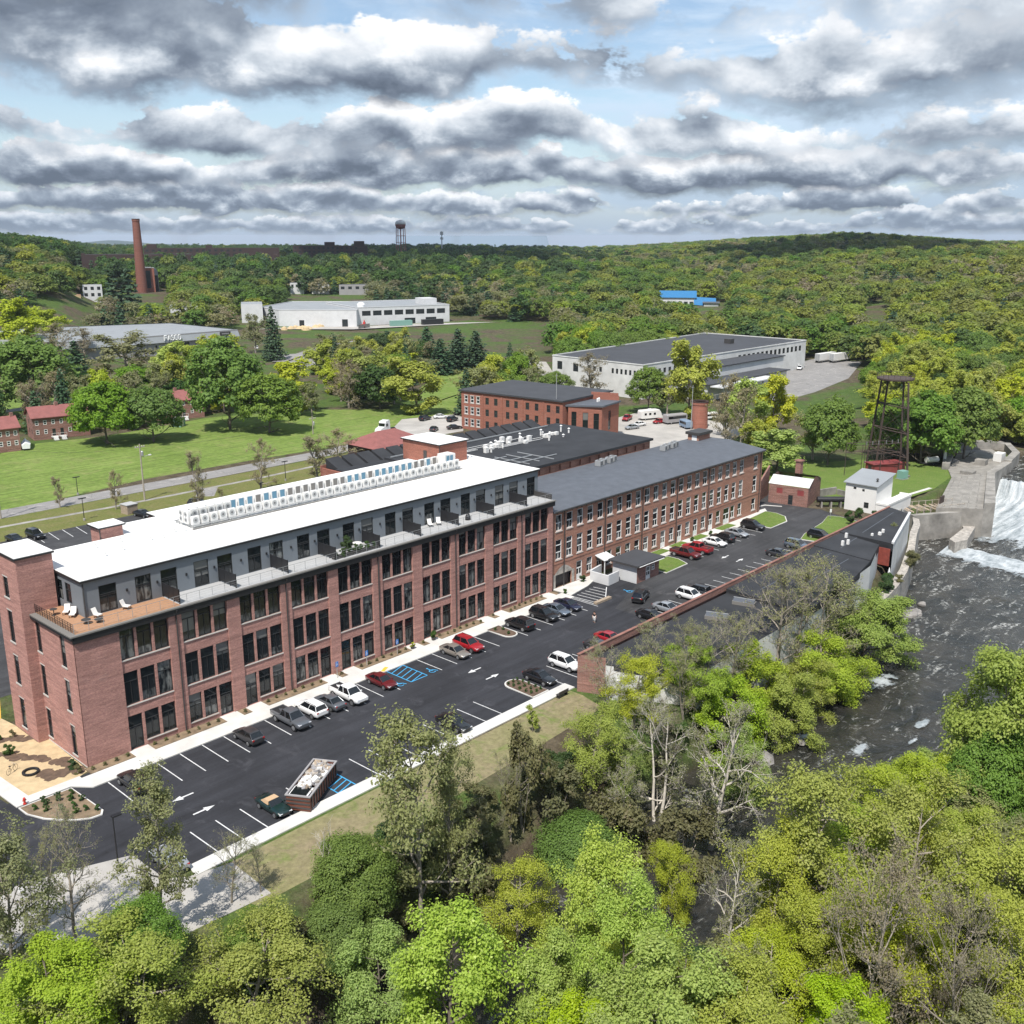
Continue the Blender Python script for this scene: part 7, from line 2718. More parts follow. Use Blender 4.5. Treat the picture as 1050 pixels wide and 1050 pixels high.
utility_pole(61.4, 103.0, 12.4, 'tall weathered utility pole with lamp beside the grey road', True)
p = G(1, 532)
utility_pole(p[0], p[1], 15.5, 'utility pole at the left edge of the lawn')
p = G(321, 445)
utility_pole(p[0], p[1], zat(p[0], p[1], 427), 'pale utility pole on the lawn behind the reddish bush')
p = G(167, 402)
utility_pole(p[0], p[1], zat(p[0], p[1], 378), 'light pole by the far road between tree crowns')
p = G(58, 412)
utility_pole(p[0], p[1], zat(p[0], p[1], 395), 'slim pole in front of the big round tree')
for q, (a, b, lab) in enumerate([((570, 452), 383, 'slim mast rising before the red brick block'), ((708, 452), 395, 'pale slim pole left of the brick stack')]):
 X, Y = G(*a)
 t = thing('utility_pole', lab, 'utility pole', (X, Y, 0))
 h = zat(X, Y, b)
 part('pole', MB().lathe([(.14, -.3), (.08, h)], 7), M['galv'], t)
 part('crossarm', MB().box(-.6, .6, -.05, .05, h - .7, h - .6), M['galv'], t)
# overhead lines between two poles over the lawn
def wire(a, b, sag, n=14):
 mb = MB()
 pts = [tuple(np.array(a) * (1 - i / n) + np.array(b) * (i / n) - np.array([0, 0, sag * 4 * (i / n) * (1 - i / n)])) for i in range(n + 1)]
 for p, q in zip(pts[:-1], pts[1:]):
  mb.tube(p, q, .02, n=3)
 return mb


pl = G(1, 532)
w = wire((pl[0], pl[1], 14.8), (61.4, 103, 11.8), 1.2)
solo('power_line', w, M['trim_black'], 'overhead wire from the left edge pole to the tall pole by the road', 'wire')
pr = G(321, 445)
solo('power_line', wire((61.4, 103, 11.8), (pr[0], pr[1], zat(pr[0], pr[1], 428)), 1.5), M['trim_black'], 'overhead wire from the tall roadside pole across the lawn to the pole behind the bush', 'wire')


def sign(X, Y, label, board='sign_blue', h=2.3, rz=0.0, wheelchair=True):
 t = thing('parking_sign', label, 'sign', (X, Y, .12), rz)
 part('post', MB().box(-.03, .03, -.03, .03, 0, h), M['galv'], t)
 b = part('board', MB().box(-.22, .22, -.065, -.035, h - .75, h - .05), M[board], t)
 if wheelchair:
  mb = MB()
  for k in range(9):
   a0, a1 = pi * .2 + k * .52, pi * .2 + (k + 1) * .52
   c, s = (-.02, h - .5)
   mb.add([(c + .13 * cos(a0), -.068, s + .13 * sin(a0)), (c + .13 * cos(a1), -.068, s + .13 * sin(a1)), (c + .09 * cos(a1), -.068, s + .09 * sin(a1)), (c + .09 * cos(a0), -.068, s + .09 * sin(a0))], [(0, 1, 2, 3)])
  mb.box(-.05, .0, -.070, -.066, h - .45, h - .22).box(.0, .12, -.070, -.066, h - .45, h - .41)
  mb.box(-.055, .005, -.071, -.066, h - .20, h - .14)
  part('symbol', mb, M['sign_white'], b)
 return t


sign(32.4, -1.2, 'blue accessible parking sign left of the dark red sedan, by a doorstep')
sign(37.3, -1.2, 'blue accessible parking sign right of the dark red sedan')
sign(42.6, -1.2, 'blue accessible parking sign at the right side of the blue hatched bay')
for X, Y, lab in (((-14.5), -18.5, 'small white sign on a post at the edge of the pale paving'),):
 sign(X, Y, lab, 'sign_white', 2.0, -0.6, False)
p = G(851, 533)
sign(p[0], p[1], 'small white road sign by the drive to the pump house', 'sign_white', 2.2, -.5, False)

# hydrant, bicycle, bench
t = thing('fire_hydrant', 'small red fire hydrant at the left kerb of the planted island', 'hydrant', (-7.7, -2.4, .13))
part('body', MB().lathe([(.17, 0), (.17, .08), (.12, .1), (.12, .5), (.15, .55), (.12, .68), (.03, .74)], 10), M['hydrant'], t)
part('outlet', MB().tube((-.2, 0, .42), (.2, 0, .42), .06), M['hydrant'], t)


def bicycle(X, Y, rz, label):
 t = thing('bicycle', label, 'bicycle', (X, Y, .03), rz)
 for x in (-.52, .52):
  mb = MB()
  for k in range(18):
   a0, a1 = 2 * pi * k / 18, 2 * pi * (k + 1) / 18
   mb.tube((x + .34 * cos(a0), 0, .34 + .34 * sin(a0)), (x + .34 * cos(a1), 0, .34 + .34 * sin(a1)), .022, n=4)
  w = part('wheel', mb, M['tyre'], t)
  sp = MB()
  for k in range(5):
   a0 = pi * k / 5
   sp.tube((x - .33 * cos(a0), 0, .34 - .33 * sin(a0)), (x + .33 * cos(a0), 0, .34 + .33 * sin(a0)), .004, n=3)
  part('spokes', sp, M['steel'], w)
 part('frame', MB().tube((-.52, 0, .34), (-.15, 0, .30), .018).tube((-.15, 0, .3), (-.28, 0, .8), .018).tube((-.15, 0, .3), (.36, 0, .78), .02).tube((-.27, 0, .76), (.36, 0, .82), .018)
   .tube((.52, 0, .34), (.34, 0, .9), .018).tube((-.52, 0, .34), (-.27, 0, .76), .014), M['trim_black'], t)
 part('saddle', MB().box(-.42, -.18, -.07, .07, .84, .89), M['trim_black'], t)
 part('handlebar', MB().tube((.3, -.3, .95), (.3, .3, .95), .016).tube((.34, 0, .88), (.3, 0, .95), .016), M['steel'], t)


# the round and jagged black pieces on the straw: a bike rack hoop and a parked bicycle
bicycle(-5.9, 5.1, .5, 'dark bicycle standing on the straw beside the apartment end wall')
mb = MB()
for k in range(20):
 a0, a1 = 2 * pi * k / 20, 2 * pi * (k + 1) / 20
 mb.tube((.75 * cos(a0), .75 * sin(a0), .15), (.75 * cos(a1), .75 * sin(a1), .15), .15, n=6)
solo('drain_hose', mb, M['tyre'], 'coil of black corrugated hose lying on the straw ground', 'hose', loc=(-4.6, 3.6, .02))
t = thing('square_bin', 'square brown bin enclosure behind the white roof', 'bin', (*G(133, 526), 0), .1)
part('casing', MB().box(-1.2, 1.2, -1.2, 1.2, 0, 1.9), M['wood_plank'], t)
part('lid', MB().box(-1.3, 1.3, -1.3, 1.3, 1.9, 2.05), M['deck_grey'], t)
t = thing('flat_trailer', 'dark flat trailer with small white vents behind the white roof', 'trailer', (*G(308, 533), 0), radians(20))
part('bed', MB().box(-5, 5, -2, 2, .7, 1.6), M['trim_black'], t)
v = MB()
for x, y in ((-1, .5), (1.4, -.4), (.2, -1.2), (2.8, .8)):
 v.lathe([(.3, 1.6), (.3, 2.3), (.15, 2.5)], 8, x, y)
part('vent', v, M['unit_white'], t)
for x in (-3, 3):
 for s in (-1, 1):
  part('wheel', MB().tube((x, s * 1.8, .4), (x, s * 2.05, .4), .4, n=12), M['tyre'], t)
t = thing('park_bench', 'dark bench at the end of the outer walk by the brick wall corner', 'bench', (48.0, -25.9, 0.02), 0.0)
part('seat', MB().box(-.9, .9, -.25, .25, .42, .48), M['trim_dark'], t)
part('backrest', MB().box(-.9, .9, -.31, -.26, .5, .9), M['trim_dark'], t)
for x in (-.75, .75):
 part('leg', MB().box(x - .04, x + .04, -.25, .25, 0, .42), M['trim_black'], t)
t = thing('flower_pot', 'yellow green potted plant by a doorstep of the apartment front', 'plant pot', (45.4, -1.2, .13))
part('pot', MB().lathe([(.22, 0), (.34, .45), (.3, .45), (.25, .3)], 10), M['trim_dark'], t)
link('plant', TREES['sapling'][0][1], t, (0, 0, -.1), 0, .3)
t = thing('flower_pot', 'dark green potted shrub by the apartment doorstep right of the accessible bay', 'plant pot', (49.5, -1.0, .13))
part('pot', MB().lathe([(.22, 0), (.34, .45), (.3, .45), (.25, .3)], 10), M['trim_dark'], t)
link('plant', TREES['shrub'][0][1], t, (0, 0, .3), 0, .25)


# ---- a person walking in the car park
def person(X, Y, rz, label, top='cloth_black', legs='cloth_white'):
 t = thing('person', label, 'person', (X, Y, .014), rz)
 J = {'pelvis': (0, 0, .95, .15), 'waist': (0, 0, 1.10, .135), 'chest': (.01, 0, 1.32, .16), 'neck': (.01, 0, 1.50, .06), 'head0': (.02, 0, 1.60, .085), 'head1': (.03, 0, 1.70, .10), 'head2': (.02, 0, 1.79, .05),
   'hipL': (0, .10, .90, .10), 'kneeL': (.14, .11, .50, .065), 'ankL': (.04, .11, .10, .045), 'toeL': (.22, .12, .045, .045),
   'hipR': (0, -.10, .90, .10), 'kneeR': (.02, -.11, .50, .065), 'ankR': (-.24, -.11, .13, .045), 'toeR': (-.09, -.12, .05, .045),
   'shL': (0, .19, 1.42, .065), 'elL': (-.10, .25, 1.15, .045), 'wrL': (.04, .26, .93, .032), 'haL': (.08, .26, .85, .038),
   'shR': (0, -.19, 1.42, .065), 'elR': (.02, -.25, 1.15, .045), 'wrR': (.16, -.25, .95, .032), 'haR': (.20, -.24, .87, .038)}
 E = [('pelvis', 'waist'), ('waist', 'chest'), ('chest', 'neck'), ('neck', 'head0'), ('head0', 'head1'), ('head1', 'head2'), ('pelvis', 'hipL'), ('hipL', 'kneeL'), ('kneeL', 'ankL'), ('ankL', 'toeL'),
   ('pelvis', 'hipR'), ('hipR', 'kneeR'), ('kneeR', 'ankR'), ('ankR', 'toeR'), ('chest', 'shL'), ('shL', 'elL'), ('elL', 'wrL'), ('wrL', 'haL'), ('chest', 'shR'), ('shR', 'elR'), ('elR', 'wrR'), ('wrR', 'haR')]
 keys = list(J)

 def skin(name, names, material, grow=0.0):
  idx = {k: i for i, k in enumerate(names)}
  me = bpy.data.meshes.new(name)
  me.from_pydata([J[k][:3] for k in names], [(idx[a], idx[b]) for a, b in E if a in idx and b in idx], [])
  o = bpy.data.objects.new(name, me)
  COL.objects.link(o)
  sk = o.modifiers.new('skin', 'SKIN')
  for i, k in enumerate(names):
   r = J[k][3] + grow
   me.skin_vertices[0].data[i].radius = (r, r)
  me.skin_vertices[0].data[0].use_root = True
  ss = o.modifiers.new('sub', 'SUBSURF')
  ss.levels = ss.render_levels = 1
  me.materials.append(material)
  o.parent = t
  return o
 skin('body', keys, M['skin'])
 skin('shirt', ['chest', 'pelvis', 'waist', 'shL', 'elL', 'shR', 'elR'], M[top], .018)
 skin('trousers', ['pelvis', 'hipL', 'kneeL', 'ankL', 'hipR', 'kneeR', 'ankR'], M[legs], .02)
 part('hair', MB().lathe([(.105, 1.66), (.115, 1.72), (.09, 1.80), (.03, 1.83)], 10, .015, 0), M['hair_dark'], t, True)
 part('face', MB().cbox(.125, 0, 1.675, .03, .025, .04).cbox(.115, .035, 1.70, .012, .02, .012).cbox(.115, -.035, 1.70, .012, .02, .012).cbox(.118, 0, 1.632, .01, .045, .012), M['skin'], t)
 part('hand', MB().box(.06, .10, .22, .30, .74, .86), M['skin'], t)
 part('hand', MB().box(.18, .22, -.28, -.2, .76, .88), M['skin'], t)


person(70.4, -13.3, radians(215), 'person in a black top and pale trousers walking across the car park')

# ---- trees and plants near the mills that are things on their own beds
rs = np.random.RandomState(14)
SH = TREES['shrub']
BR = TREES['bramble']


def small_plant(X, Y, s, label, group, kind='shrub', z=.14, nm='shrub'):
 t = thing(nm, label, 'shrub', (X, Y, z), rs.uniform(0, 6), group, s)
 tr, cr, H, R = TREES[kind][rs.randint(len(TREES[kind]))]
 link('stem', tr, t)
 link('leaves', cr, t)


for x, y in [(-3.6, -4), (-4.2, -5.0), (-5.2, -4.4), (-6.3, -4.2), (-4.5, -6.5), (-5.6, -6.2), (-6.8, -5.4), (-7.4, -4.2), (-4.0, -8.0), (-5.0, -7.9), (-3.5, -6.0), (-6.2, -3.4), (-4.9, -3.5), (-3.4, -8.9)]:
 small_plant(x, y, .16, 'small dark shrub in the mulched corner island', 'small shrubs in the corner island')
for x in np.arange(45.8, 47.8, .9):
 for y in np.arange(-22.8, -18.6, 1.0):
  small_plant(x, y, .11, 'tiny shrub in the island next to the black sedan', 'tiny shrubs in the outer kerb island')
for x, y in ((58.2, -7.4), (58.9, -5.6), (58.1, -4.8)):
 small_plant(x, y, .12, 'tiny shrub in the island at the apartment front', 'tiny shrubs in the front kerb island')
for k in range(0, len(edges), 2):
 for x in np.arange(edges[k] + .5, edges[k + 1] - .2, 1.3):
  small_plant(float(x), -0.8 + rs.normal() * .15, .13, 'small tan shrub in the bed along the apartment front', 'small shrubs along the apartment front', 'bramble', .15)
for x, y, s, lab in ((-1.0, 1.2, .28, 'green bush against the corner of the apartment end wall'), (-1.3, -.2, .3, 'low brown bush at the apartment corner'), (-4.6, 9.2, .3, 'pale green bush on the straw by the stair tower'),
      (-2.6, 13.4, .25, 'dark twiggy bush by the stair tower'), (-4.0, 13.8, .25, 'dark low bush left of the stair tower'), (77.2, -2.2, .2, 'small green bush beside the garage arch'),
      (83.6, -.4, .3, 'green bush in the corner by the mill doorway'), (97.8, -.6, .3, 'reddish green bush behind the small shed'), (115.2, -1.2, .22, 'flowering bush in the mill front bed'),
      (121.2, -1.4, .22, 'leafy bush by a white mill door'), (149.8, -15.4, .45, 'green bush beside the white building'), (152.2, -16.8, .5, 'pale leafy bush at the foot of the white building'),
      (146.5, -17.5, .45, 'wide green bush on the grass corner by the black roof'), (154.0, -19.5, .45, 'bushy growth between black roof and white building')):
 small_plant(x, y, s, lab, None, 'shrub' if 'brown' not in lab and 'twiggy' not in lab else 'bramble', .05)

# ------------------------------------------------------------------ houses and works beyond the lawn
EXCL = []        # ground polygons kept free of trees


def excl(poly):
 EXCL.append(poly)


def brick_house(px0, px1, py0, py1, depth, h, label, nwin=6):
 """row house whose long front foot runs between two picture points"""
 a, c = G(px0, py0), G(px1, py1)
 f = Wall(a, c)
 L = f.L
 t = thing('brick_house', label, 'house')
 q = lambda s, d: f.p(s, 0, d)[:2]
 A, B_, C_, D = q(0, 0), q(L, 0), q(L, depth), q(0, depth)
 ops = []
 st = L / nwin
 for k in range(nwin):
  for z0, z1 in ((1.6, 2.9), (4.2, 5.5)):
   isd = z0 < 2 and k in (2, 3)
   ops.append((st * (k + .5) - .45, st * (k + .5) + .45, .9 if isd else z0, z1))
 mb = MB()
 f.build(mb, -.3, h, ops, .14)
 s1 = Wall(D, A)
 e_ops = [(depth * .35, depth * .35 + .8, 1.6, 2.9), (depth * .35, depth * .35 + .8, 4.2, 5.4), (depth * .72, depth * .72 + .8, 1.6, 2.9)]
 s1.build(mb, -.3, h, e_ops, .14)
 Wall(B_, C_).build(mb, -.3, h, [])
 Wall(C_, D).build(mb, -.3, h, [])
 rise = depth * .28
 for s in (0, L):
  m = f.p(s, h + rise, depth / 2)
  mb.add([f.p(s, h, 0), f.p(s, h, depth), m], [(0, 1, 2)])
 part('wall', mb, M['brick_ruin'], t)
 for i, o in enumerate(ops):
  isd = o[2] == .9
  w = window(t, f, *o, 'small' if isd else 'smallwhite', .07, 'door' if isd else 'window')
 for o in e_ops:
  window(t, s1, *o, 'small', .07)
 rf = MB()
 e = .5
 A0 = [f.p(-e, h - .25, -e), f.p(L + e, h - .25, -e), f.p(L + e, h + rise, depth / 2), f.p(-e, h + rise, depth / 2), f.p(-e, h - .25, depth + e), f.p(L + e, h - .25, depth + e)]
 A1 = [(p[0], p[1], p[2] + .18) for p in A0]
 rf.add(A0 + A1, [(0, 1, 7, 6), (6, 7, 8, 9), (9, 8, 11, 10), (0, 3, 2, 1), (3, 4, 5, 2), (0, 6, 9, 3), (3, 9, 10, 4), (1, 2, 8, 7), (2, 5, 11, 8), (4, 10, 11, 5)])
 r = part('roof', rf, M['roof_red'], t)
 for s in (L * .5, L * .96):
  c = f.p(s, 0, depth / 2)
  part('chimney', MB().cbox(c[0], c[1], h + rise + .3, .8, .8, 1.3), M['brick_ruin'], r)
 for k in (2, 3):
  s = st * (k + .5)
  m = MB()
  for i in range(5):
   f.slab(m, s - .6 + .0, s + .6, 0, .85 - .17 * i, -1.6 - .3 * i, -1.3 - .3 * i + .0)
  f.slab(m, s - .9, s + .9, .62, .85, -1.29, -.02)
  f.slab(m, s - .95, s - .88, .85, 1.8, -1.29, -1.2)
  f.slab(m, s + .88, s + .95, .85, 1.8, -1.29, -1.2)
  f.slab(m, s - .95, s + .95, 1.72, 1.8, -1.29, -1.22)
  part('porch', m, M['white_dirty'], t)
 excl([q(-3, -4), q(L + 3, -4), q(L + 3, depth + 3), q(-3, depth + 3)])
 return t


brick_house(35.5, 93, 452, 446, 8.5, 6.4, 'two storey brick row house with red roof between the round trees', 7)
brick_house(-34, 22, 468.5, 462, 8.5, 6.4, 'two storey brick row house cut by the left edge of the view', 7)
brick_house(160, 210, 432, 427.5, 8.5, 6.0, 'brick row house with brown red roof right of the tree pair', 6)
# white boat-like cover and teal bins between the houses
t = thing('covered_boat', 'white covered boat between the two red roofed houses', 'boat', (*G(27, 460), 0), 1.2)
part('hull', MB().loft([[(x, -w, z + .3), (x, w, z + .3), (x, w * 1.1, z + 1.3), (x, 0, z + 1.9), (x, -w * 1.1, z + 1.3)] for x, w, z in ((-3, .9, .2), (-1, 1.1, .2), (1.2, 1.0, .25), (2.8, .3, .6))]), M['sign_white'], t)
part('trailer_frame', MB().box(-3, 3.5, -.6, -.5, .3, .45).box(-3, 3.5, .5, .6, .3, .45), M['trim_black'], t)
t = thing('garden_shed', 'small green shed at the right house by the lawn', 'shed', (*G(184, 437), 0), .6)
part('wall', MB().box(-1.6, 1.6, -1.2, 1.2, 0, 2.4), M['teal'], t)
part('roof', MB().box(-1.8, 1.8, -1.4, 1.4, 2.4, 2.55), M['trim_dark'], t)
part('door', MB().box(-.5, .5, -1.24, -1.2, .1, 2.1), M['white_frame'], t)

# red hipped pavilion behind the lift tower
t = thing('red_roof_pavilion', 'brick pavilion with red hipped roof behind the lift tower', 'building')
c = (128.5, 101.5)
mb = MB().prism([(c[0] - 8, c[1] - 6), (c[0] + 8, c[1] - 6), (c[0] + 8, c[1] + 6), (c[0] - 8, c[1] + 6)], 0, 3.6)
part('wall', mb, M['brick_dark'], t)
e = 1.0
part('roof', MB().add([(c[0] - 8 - e, c[1] - 6 - e, 3.4), (c[0] + 8 + e, c[1] - 6 - e, 3.4), (c[0] + 8 + e, c[1] + 6 + e, 3.4), (c[0] - 8 - e, c[1] + 6 + e, 3.4), (c[0] - 3, c[1], 6.6), (c[0] + 3, c[1], 6.6)],
      [(0, 1, 5, 4), (1, 2, 5), (2, 3, 4, 5), (3, 0, 4), (0, 3, 2, 1)]), M['roof_red'], t)
part('post', MB().box(c[0] - 8.6, c[0] - 8.4, c[1] - 6.6, c[1] - 6.4, 0, 3.4).box(c[0] + 8.4, c[0] + 8.6, c[1] - 6.6, c[1] - 6.4, 0, 3.4), M['white_frame'], t)


def block(name, label, cat, base, h, wall, roof, wins=(), z=0.0, parapet=.5, thick=.4, wname='window', wmat='small', trim=None):
 """flat-roofed block on a ground polygon (first edge = the face with windows); wins: (edge, s0, s1, z0, z1)"""
 t = thing(name, label, cat)
 mb = MB()
 n = len(base)
 area = sum(base[i][0] * base[(i + 1) % n][1] - base[(i + 1) % n][0] * base[i][1] for i in range(n))
 walls = []
 for i in range(n):
  a, c = base[i], base[(i + 1) % n]
  w = Wall(a, c) if area > 0 else Wall(c, a)
  walls.append(w)
  w.build(mb, z - 3, z + h, [(o[1], o[2], z + o[3], z + o[4]) for o in wins if o[0] == i], .2)
 part('wall', mb, M[wall], t)
 for o in wins:
  window(t, walls[o[0]], o[1], o[2], z + o[3], z + o[4], o[5] if len(o) > 5 else wmat, .1, pane=True)
 cx, cy = sum(p[0] for p in base) / n, sum(p[1] for p in base) / n
 part('roof', MB().prism([(cx + (p[0] - cx) * .985, cy + (p[1] - cy) * .985) for p in base], z + h - .6, z + h - .12), M[roof], t)
 if trim:
  tr = MB()
  for w in walls:
   w.slab(tr, -.1, w.L + .1, z + h - .1, z + h + .25, -.15, .25)
  part('parapet', tr, M[trim], t)
 excl([(cx + (p[0] - cx) * 1.04, cy + (p[1] - cy) * 1.04) for p in base])
 return t, walls


# white warehouse: left face looks to -X, long face to -Y
W = [(252, 150), (250, 107), (370, 107), (370, 158)]
ww = [(0, 2.5, 5.0, 7.2, 10.2), (0, 10.5, 13, 7.0, 10.0), (0, 17.5, 18.7, 8, 9.8), (0, 20.3, 21.5, 8, 9.8), (0, 23.2, 24.4, 8, 9.8)] + [(0, 29 + 2.0 * k, 30 + 2.0 * k, 8, 9.8) for k in range(7)]
ww += [(1, 3 + 3.2 * k, 4.6 + 3.2 * k, 8.2, 10) for k in range(10)] + [(1, 64 + 3.55 * k, 66 + 3.55 * k, 8.0, 10.2) for k in range(15)]
t, walls = block('warehouse', 'large white warehouse with dark flat roof beyond the red brick block', 'warehouse', W, 12.0, 'white_dirty', 'roof_grey', ww, trim='white_dirty')
mb = MB()
part('roof_hut', MB().box(336, 339, 124, 127, 11.9, 13.8), M['trim_dark'], t)
part('lean_to', MB().box(262, 318, 88, 106.8, 0, 5.6), M['white_dirty'], t)
part('lean_to_roof', MB().box(261, 319, 87, 106.7, 5.6, 6.0), M['roof_grey'], t)
part('raised_bay', MB().box(283, 330, 96, 106.7, 6.0, 9.4), M['white_wall'], t)
part('raised_bay_roof', MB().box(282.5, 330.5, 95.5, 106.7, 9.4, 9.75), M['roof_grey'], t)
part('canopy', MB().box(262, 300, 82, 87, 5.0, 5.4), M['white_wall'], t)
for k in range(5):
 part('canopy_post', MB().box(263 + 9 * k, 263.4 + 9 * k, 82.3, 82.7, 0, 5), M['steel'], t)
excl([(240, 78), (335, 78), (335, 108), (240, 108)])
excl(px_poly([(560, 400), (656, 422), (790, 412), (840, 402), (884, 372), (835, 366), (800, 372)]))

# low grey factory with a sloped parapet and letters, far left
g0 = G(160, 366)
GA, GB = G(150, 366), G(245, 357)
f = Wall(GA, GB)
gz = 0.0
base = [GA, GB, f.p(f.L, 0, 62)[:2], f.p(-30, 0, 95)[:2], f.p(-75, 0, 60)[:2], f.p(-58, 0, 8)[:2]]
Hg = 9.5
wl = []
L = f.L
for k in range(4):
 wl.append((0, L * (.37 + .15 * k), L * (.37 + .15 * k) + L * .085, 3.9, 5.3))
wl += [(0, L * .10, L * .12, 3.6, 5.0), (0, L * .26, L * .28, 3.6, 5.0), (0, L * .16, L * .2, .2, 2.8), (0, L * .24, L * .27, .2, 2.8)]
t, walls = block('grey_factory', 'low pale grey factory with a mansard band and white letters, far left', 'factory', base, Hg, 'grey_wall', 'roof_metal', wl)
mb = MB()
for i in range(len(base)):
 w = walls[i]
 mb.add([w.p(-.3, Hg - 3.4, -1.2), w.p(w.L + .3, Hg - 3.4, -1.2), w.p(w.L, Hg + .1, .3), w.p(0, Hg + .1, .3), w.p(-.3, Hg - 3.5, -.05), w.p(w.L + .3, Hg - 3.5, -.05)], [(0, 1, 2, 3), (0, 4, 5, 1)])
part('mansard', mb, M['roof_metal'], t)
# letters of the firm on the mansard
LET = {'F': [((0, 0), (0, 7)), ((0, 7), (4, 7)), ((0, 3.7), (3.2, 3.7))], 'A': [((0, 0), (2.2, 7)), ((2.2, 7), (4.4, 0)), ((1, 2.5), (3.4, 2.5))],
  'S': [((4, 6.2), (3, 7)), ((3, 7), (1, 7)), ((1, 7), (0, 6)), ((0, 6), (0, 4.6)), ((0, 4.6), (1, 3.7)), ((1, 3.7), (3, 3.4)), ((3, 3.4), (4, 2.5)), ((4, 2.5), (4, 1)), ((4, 1), (3, 0)), ((3, 0), (1, 0)), ((1, 0), (0, .8))],
  'C': [((4, 6), (3, 7)), ((3, 7), (1, 7)), ((1, 7), (0, 5.6)), ((0, 5.6), (0, 1.4)), ((0, 1.4), (1, 0)), ((1, 0), (3, 0)), ((3, 0), (4, 1))],
  'O': [((1, 0), (3, 0)), ((3, 0), (4, 1.3)), ((4, 1.3), (4, 5.7)), ((4, 5.7), (3, 7)), ((3, 7), (1, 7)), ((1, 7), (0, 5.7)), ((0, 5.7), (0, 1.3)), ((0, 1.3), (1, 0))]}
mb = MB()
s0 = L * .185
sc = .33
for ch in 'FASCO':
 for (a, c) in LET[ch]:
  mb.tube(f.p(s0 + a[0] * sc, Hg - 2.5 + a[1] * sc, -1.25), f.p(s0 + c[0] * sc, Hg - 2.5 + c[1] * sc, -1.25), .26, n=5)
 s0 += 5.6 * sc
part('lettering', mb, M['sign_white'], t)
mb = MB()
f.slab(mb, L * .78, L * .90, Hg - 2.3, Hg - .5, -1.35, -1.1)
sg = part('sign_board', mb, M['trim_dark'], t)
mb = MB()
f.slab(mb, L * .80, L * .88, Hg - 1.75, Hg - 1.15, -1.40, -1.352)
part('panel', mb, M['grey_wall'], sg)
excl([f.p(-80, 0, -6)[:2], f.p(L + 5, 0, -6)[:2], f.p(L + 5, 0, 70)[:2], f.p(-30, 0, 100)[:2], f.p(-90, 0, 70)[:2]])

# long white factory in the middle distance
def pxg(x, y, z):
 return G(x, y, z)


zf = float(GT(350, 338)[2])
P0, P1, P2, P3 = G(287, 336, zf), G(366, 336, zf), G(462, 331, zf), G(462, 322, zf)
fa = Wall(P0, P1)
wins = [(0, 12, 15, 0.3, 4.5), (0, 38, 41.5, .3, 5), (0, 46, 61, .3, 6.0), (0, 68, 73, 1, 6.0), (0, 75, 80, 1, 6.0), (0, 82, 87, 1, 6)]
wins = [w for w in wins if w[2] < fa.L - .5]
base = [P0, P1, fa.p(fa.L, 0, 85)[:2], fa.p(-10, 0, 85)[:2], G(268, 332, zf)]
block('white_factory', 'long white factory with flat roof and open doors behind the lawn trees', 'factory', base, 10.5, 'white_wall', 'roof_metal', wins, z=zf, trim='white_wall')
fb = Wall(G(367, 335, zf), G(461, 331, zf))
wins = []
k = 0
while 3 + 7.2 * k + 6 < fb.L:
 wins.append((0, 3 + 7.2 * k, 8.6 + 7.2 * k, 6.4, 9.4))
 if k % 2 == 0 and k > 2:
  wins.append((0, 2.2 + 7.2 * k, 9.6 + 7.2 * k, .4, 4.2))
 k += 1
base = [fb.a, fb.p(fb.L, 0)[:2], fb.p(fb.L + 4, 0, 60)[:2], fb.p(0, 0, 60)[:2]]
tt, wl_ = block('office_wing', 'two storey pale office wing with ribbon windows at the right of the white factory', 'building', base, 11.5, 'white_wall', 'roof_metal', wins, z=zf, wmat='small', trim='white_wall')
part('roof_hut', MB().prism([fb.p(fb.L * .80, 0, 14)[:2], fb.p(fb.L * .96, 0, 14)[:2], fb.p(fb.L * .96, 0, 26)[:2], fb.p(fb.L * .80, 0, 26)[:2]], zf + 11.3, zf + 15), M['white_wall'], tt)
silo = G(371, 334, zf)
t = thing('white_silo', 'white round silo at the corner of the white factory', 'silo', (*silo, zf))
part('shell', MB().lathe([(2.5, 4), (2.5, 13), (1.8, 14), (.4, 14.4)], 14), M['sign_white'], t)
for a in (.8, 2.4, 3.9, 5.5):
 part('leg', MB().tube((2.2 * cos(a), 2.2 * sin(a), 0), (2.2 * cos(a), 2.2 * sin(a), 4.2), .2), M['steel'], t)
excl([fa.p(-25, 0, -22)[:2], fa.p(fa.L, 0, -22)[:2], fb.p(fb.L + 30, 0, -14)[:2], fb.p(fb.L + 12, 0, 70)[:2], fa.p(-20, 0, 95)[:2]])
sheet('gravel_lot', [fa.p(-18, 0, -16)[:2], fa.p(fa.L, 0, -18)[:2], fb.p(fb.L + 40, 0, -14)[:2], fb.p(fb.L + 40, 0, 12)[:2], fb.p(fb.L, 0, .5)[:2], fa.p(fa.L, 0, .5)[:2], fa.p(-8, 0, .5)[:2]], zf + .6, M['gravel_pale'])
c = fa.p(18, 0, -9)
mb = MB()
rs = np.random.RandomState(3)
for k in range(14):
 x, y = c[0] + rs.normal() * 7, c[1] + rs.normal() * 3
 mb.lathe([(3.0 * rs.uniform(.6, 1.2), zf), (1.6, zf + 1.6), (.3, zf + 2.2)], 9, x, y)
solo('soil_heap', mb, M['straw'], 'brown heap of soil in front of the white factory', 'soil heap')
c = fa.p(52, 0, -8)
t = thing('excavator', 'red digger working in front of the white factory', 'digger', (c[0], c[1], zf + .6), .6)
part('track', MB().box(-2.2, 2.2, -1.5, -.8, 0, .9).box(-2.2, 2.2, .8, 1.5, 0, .9), M['trim_black'], t)
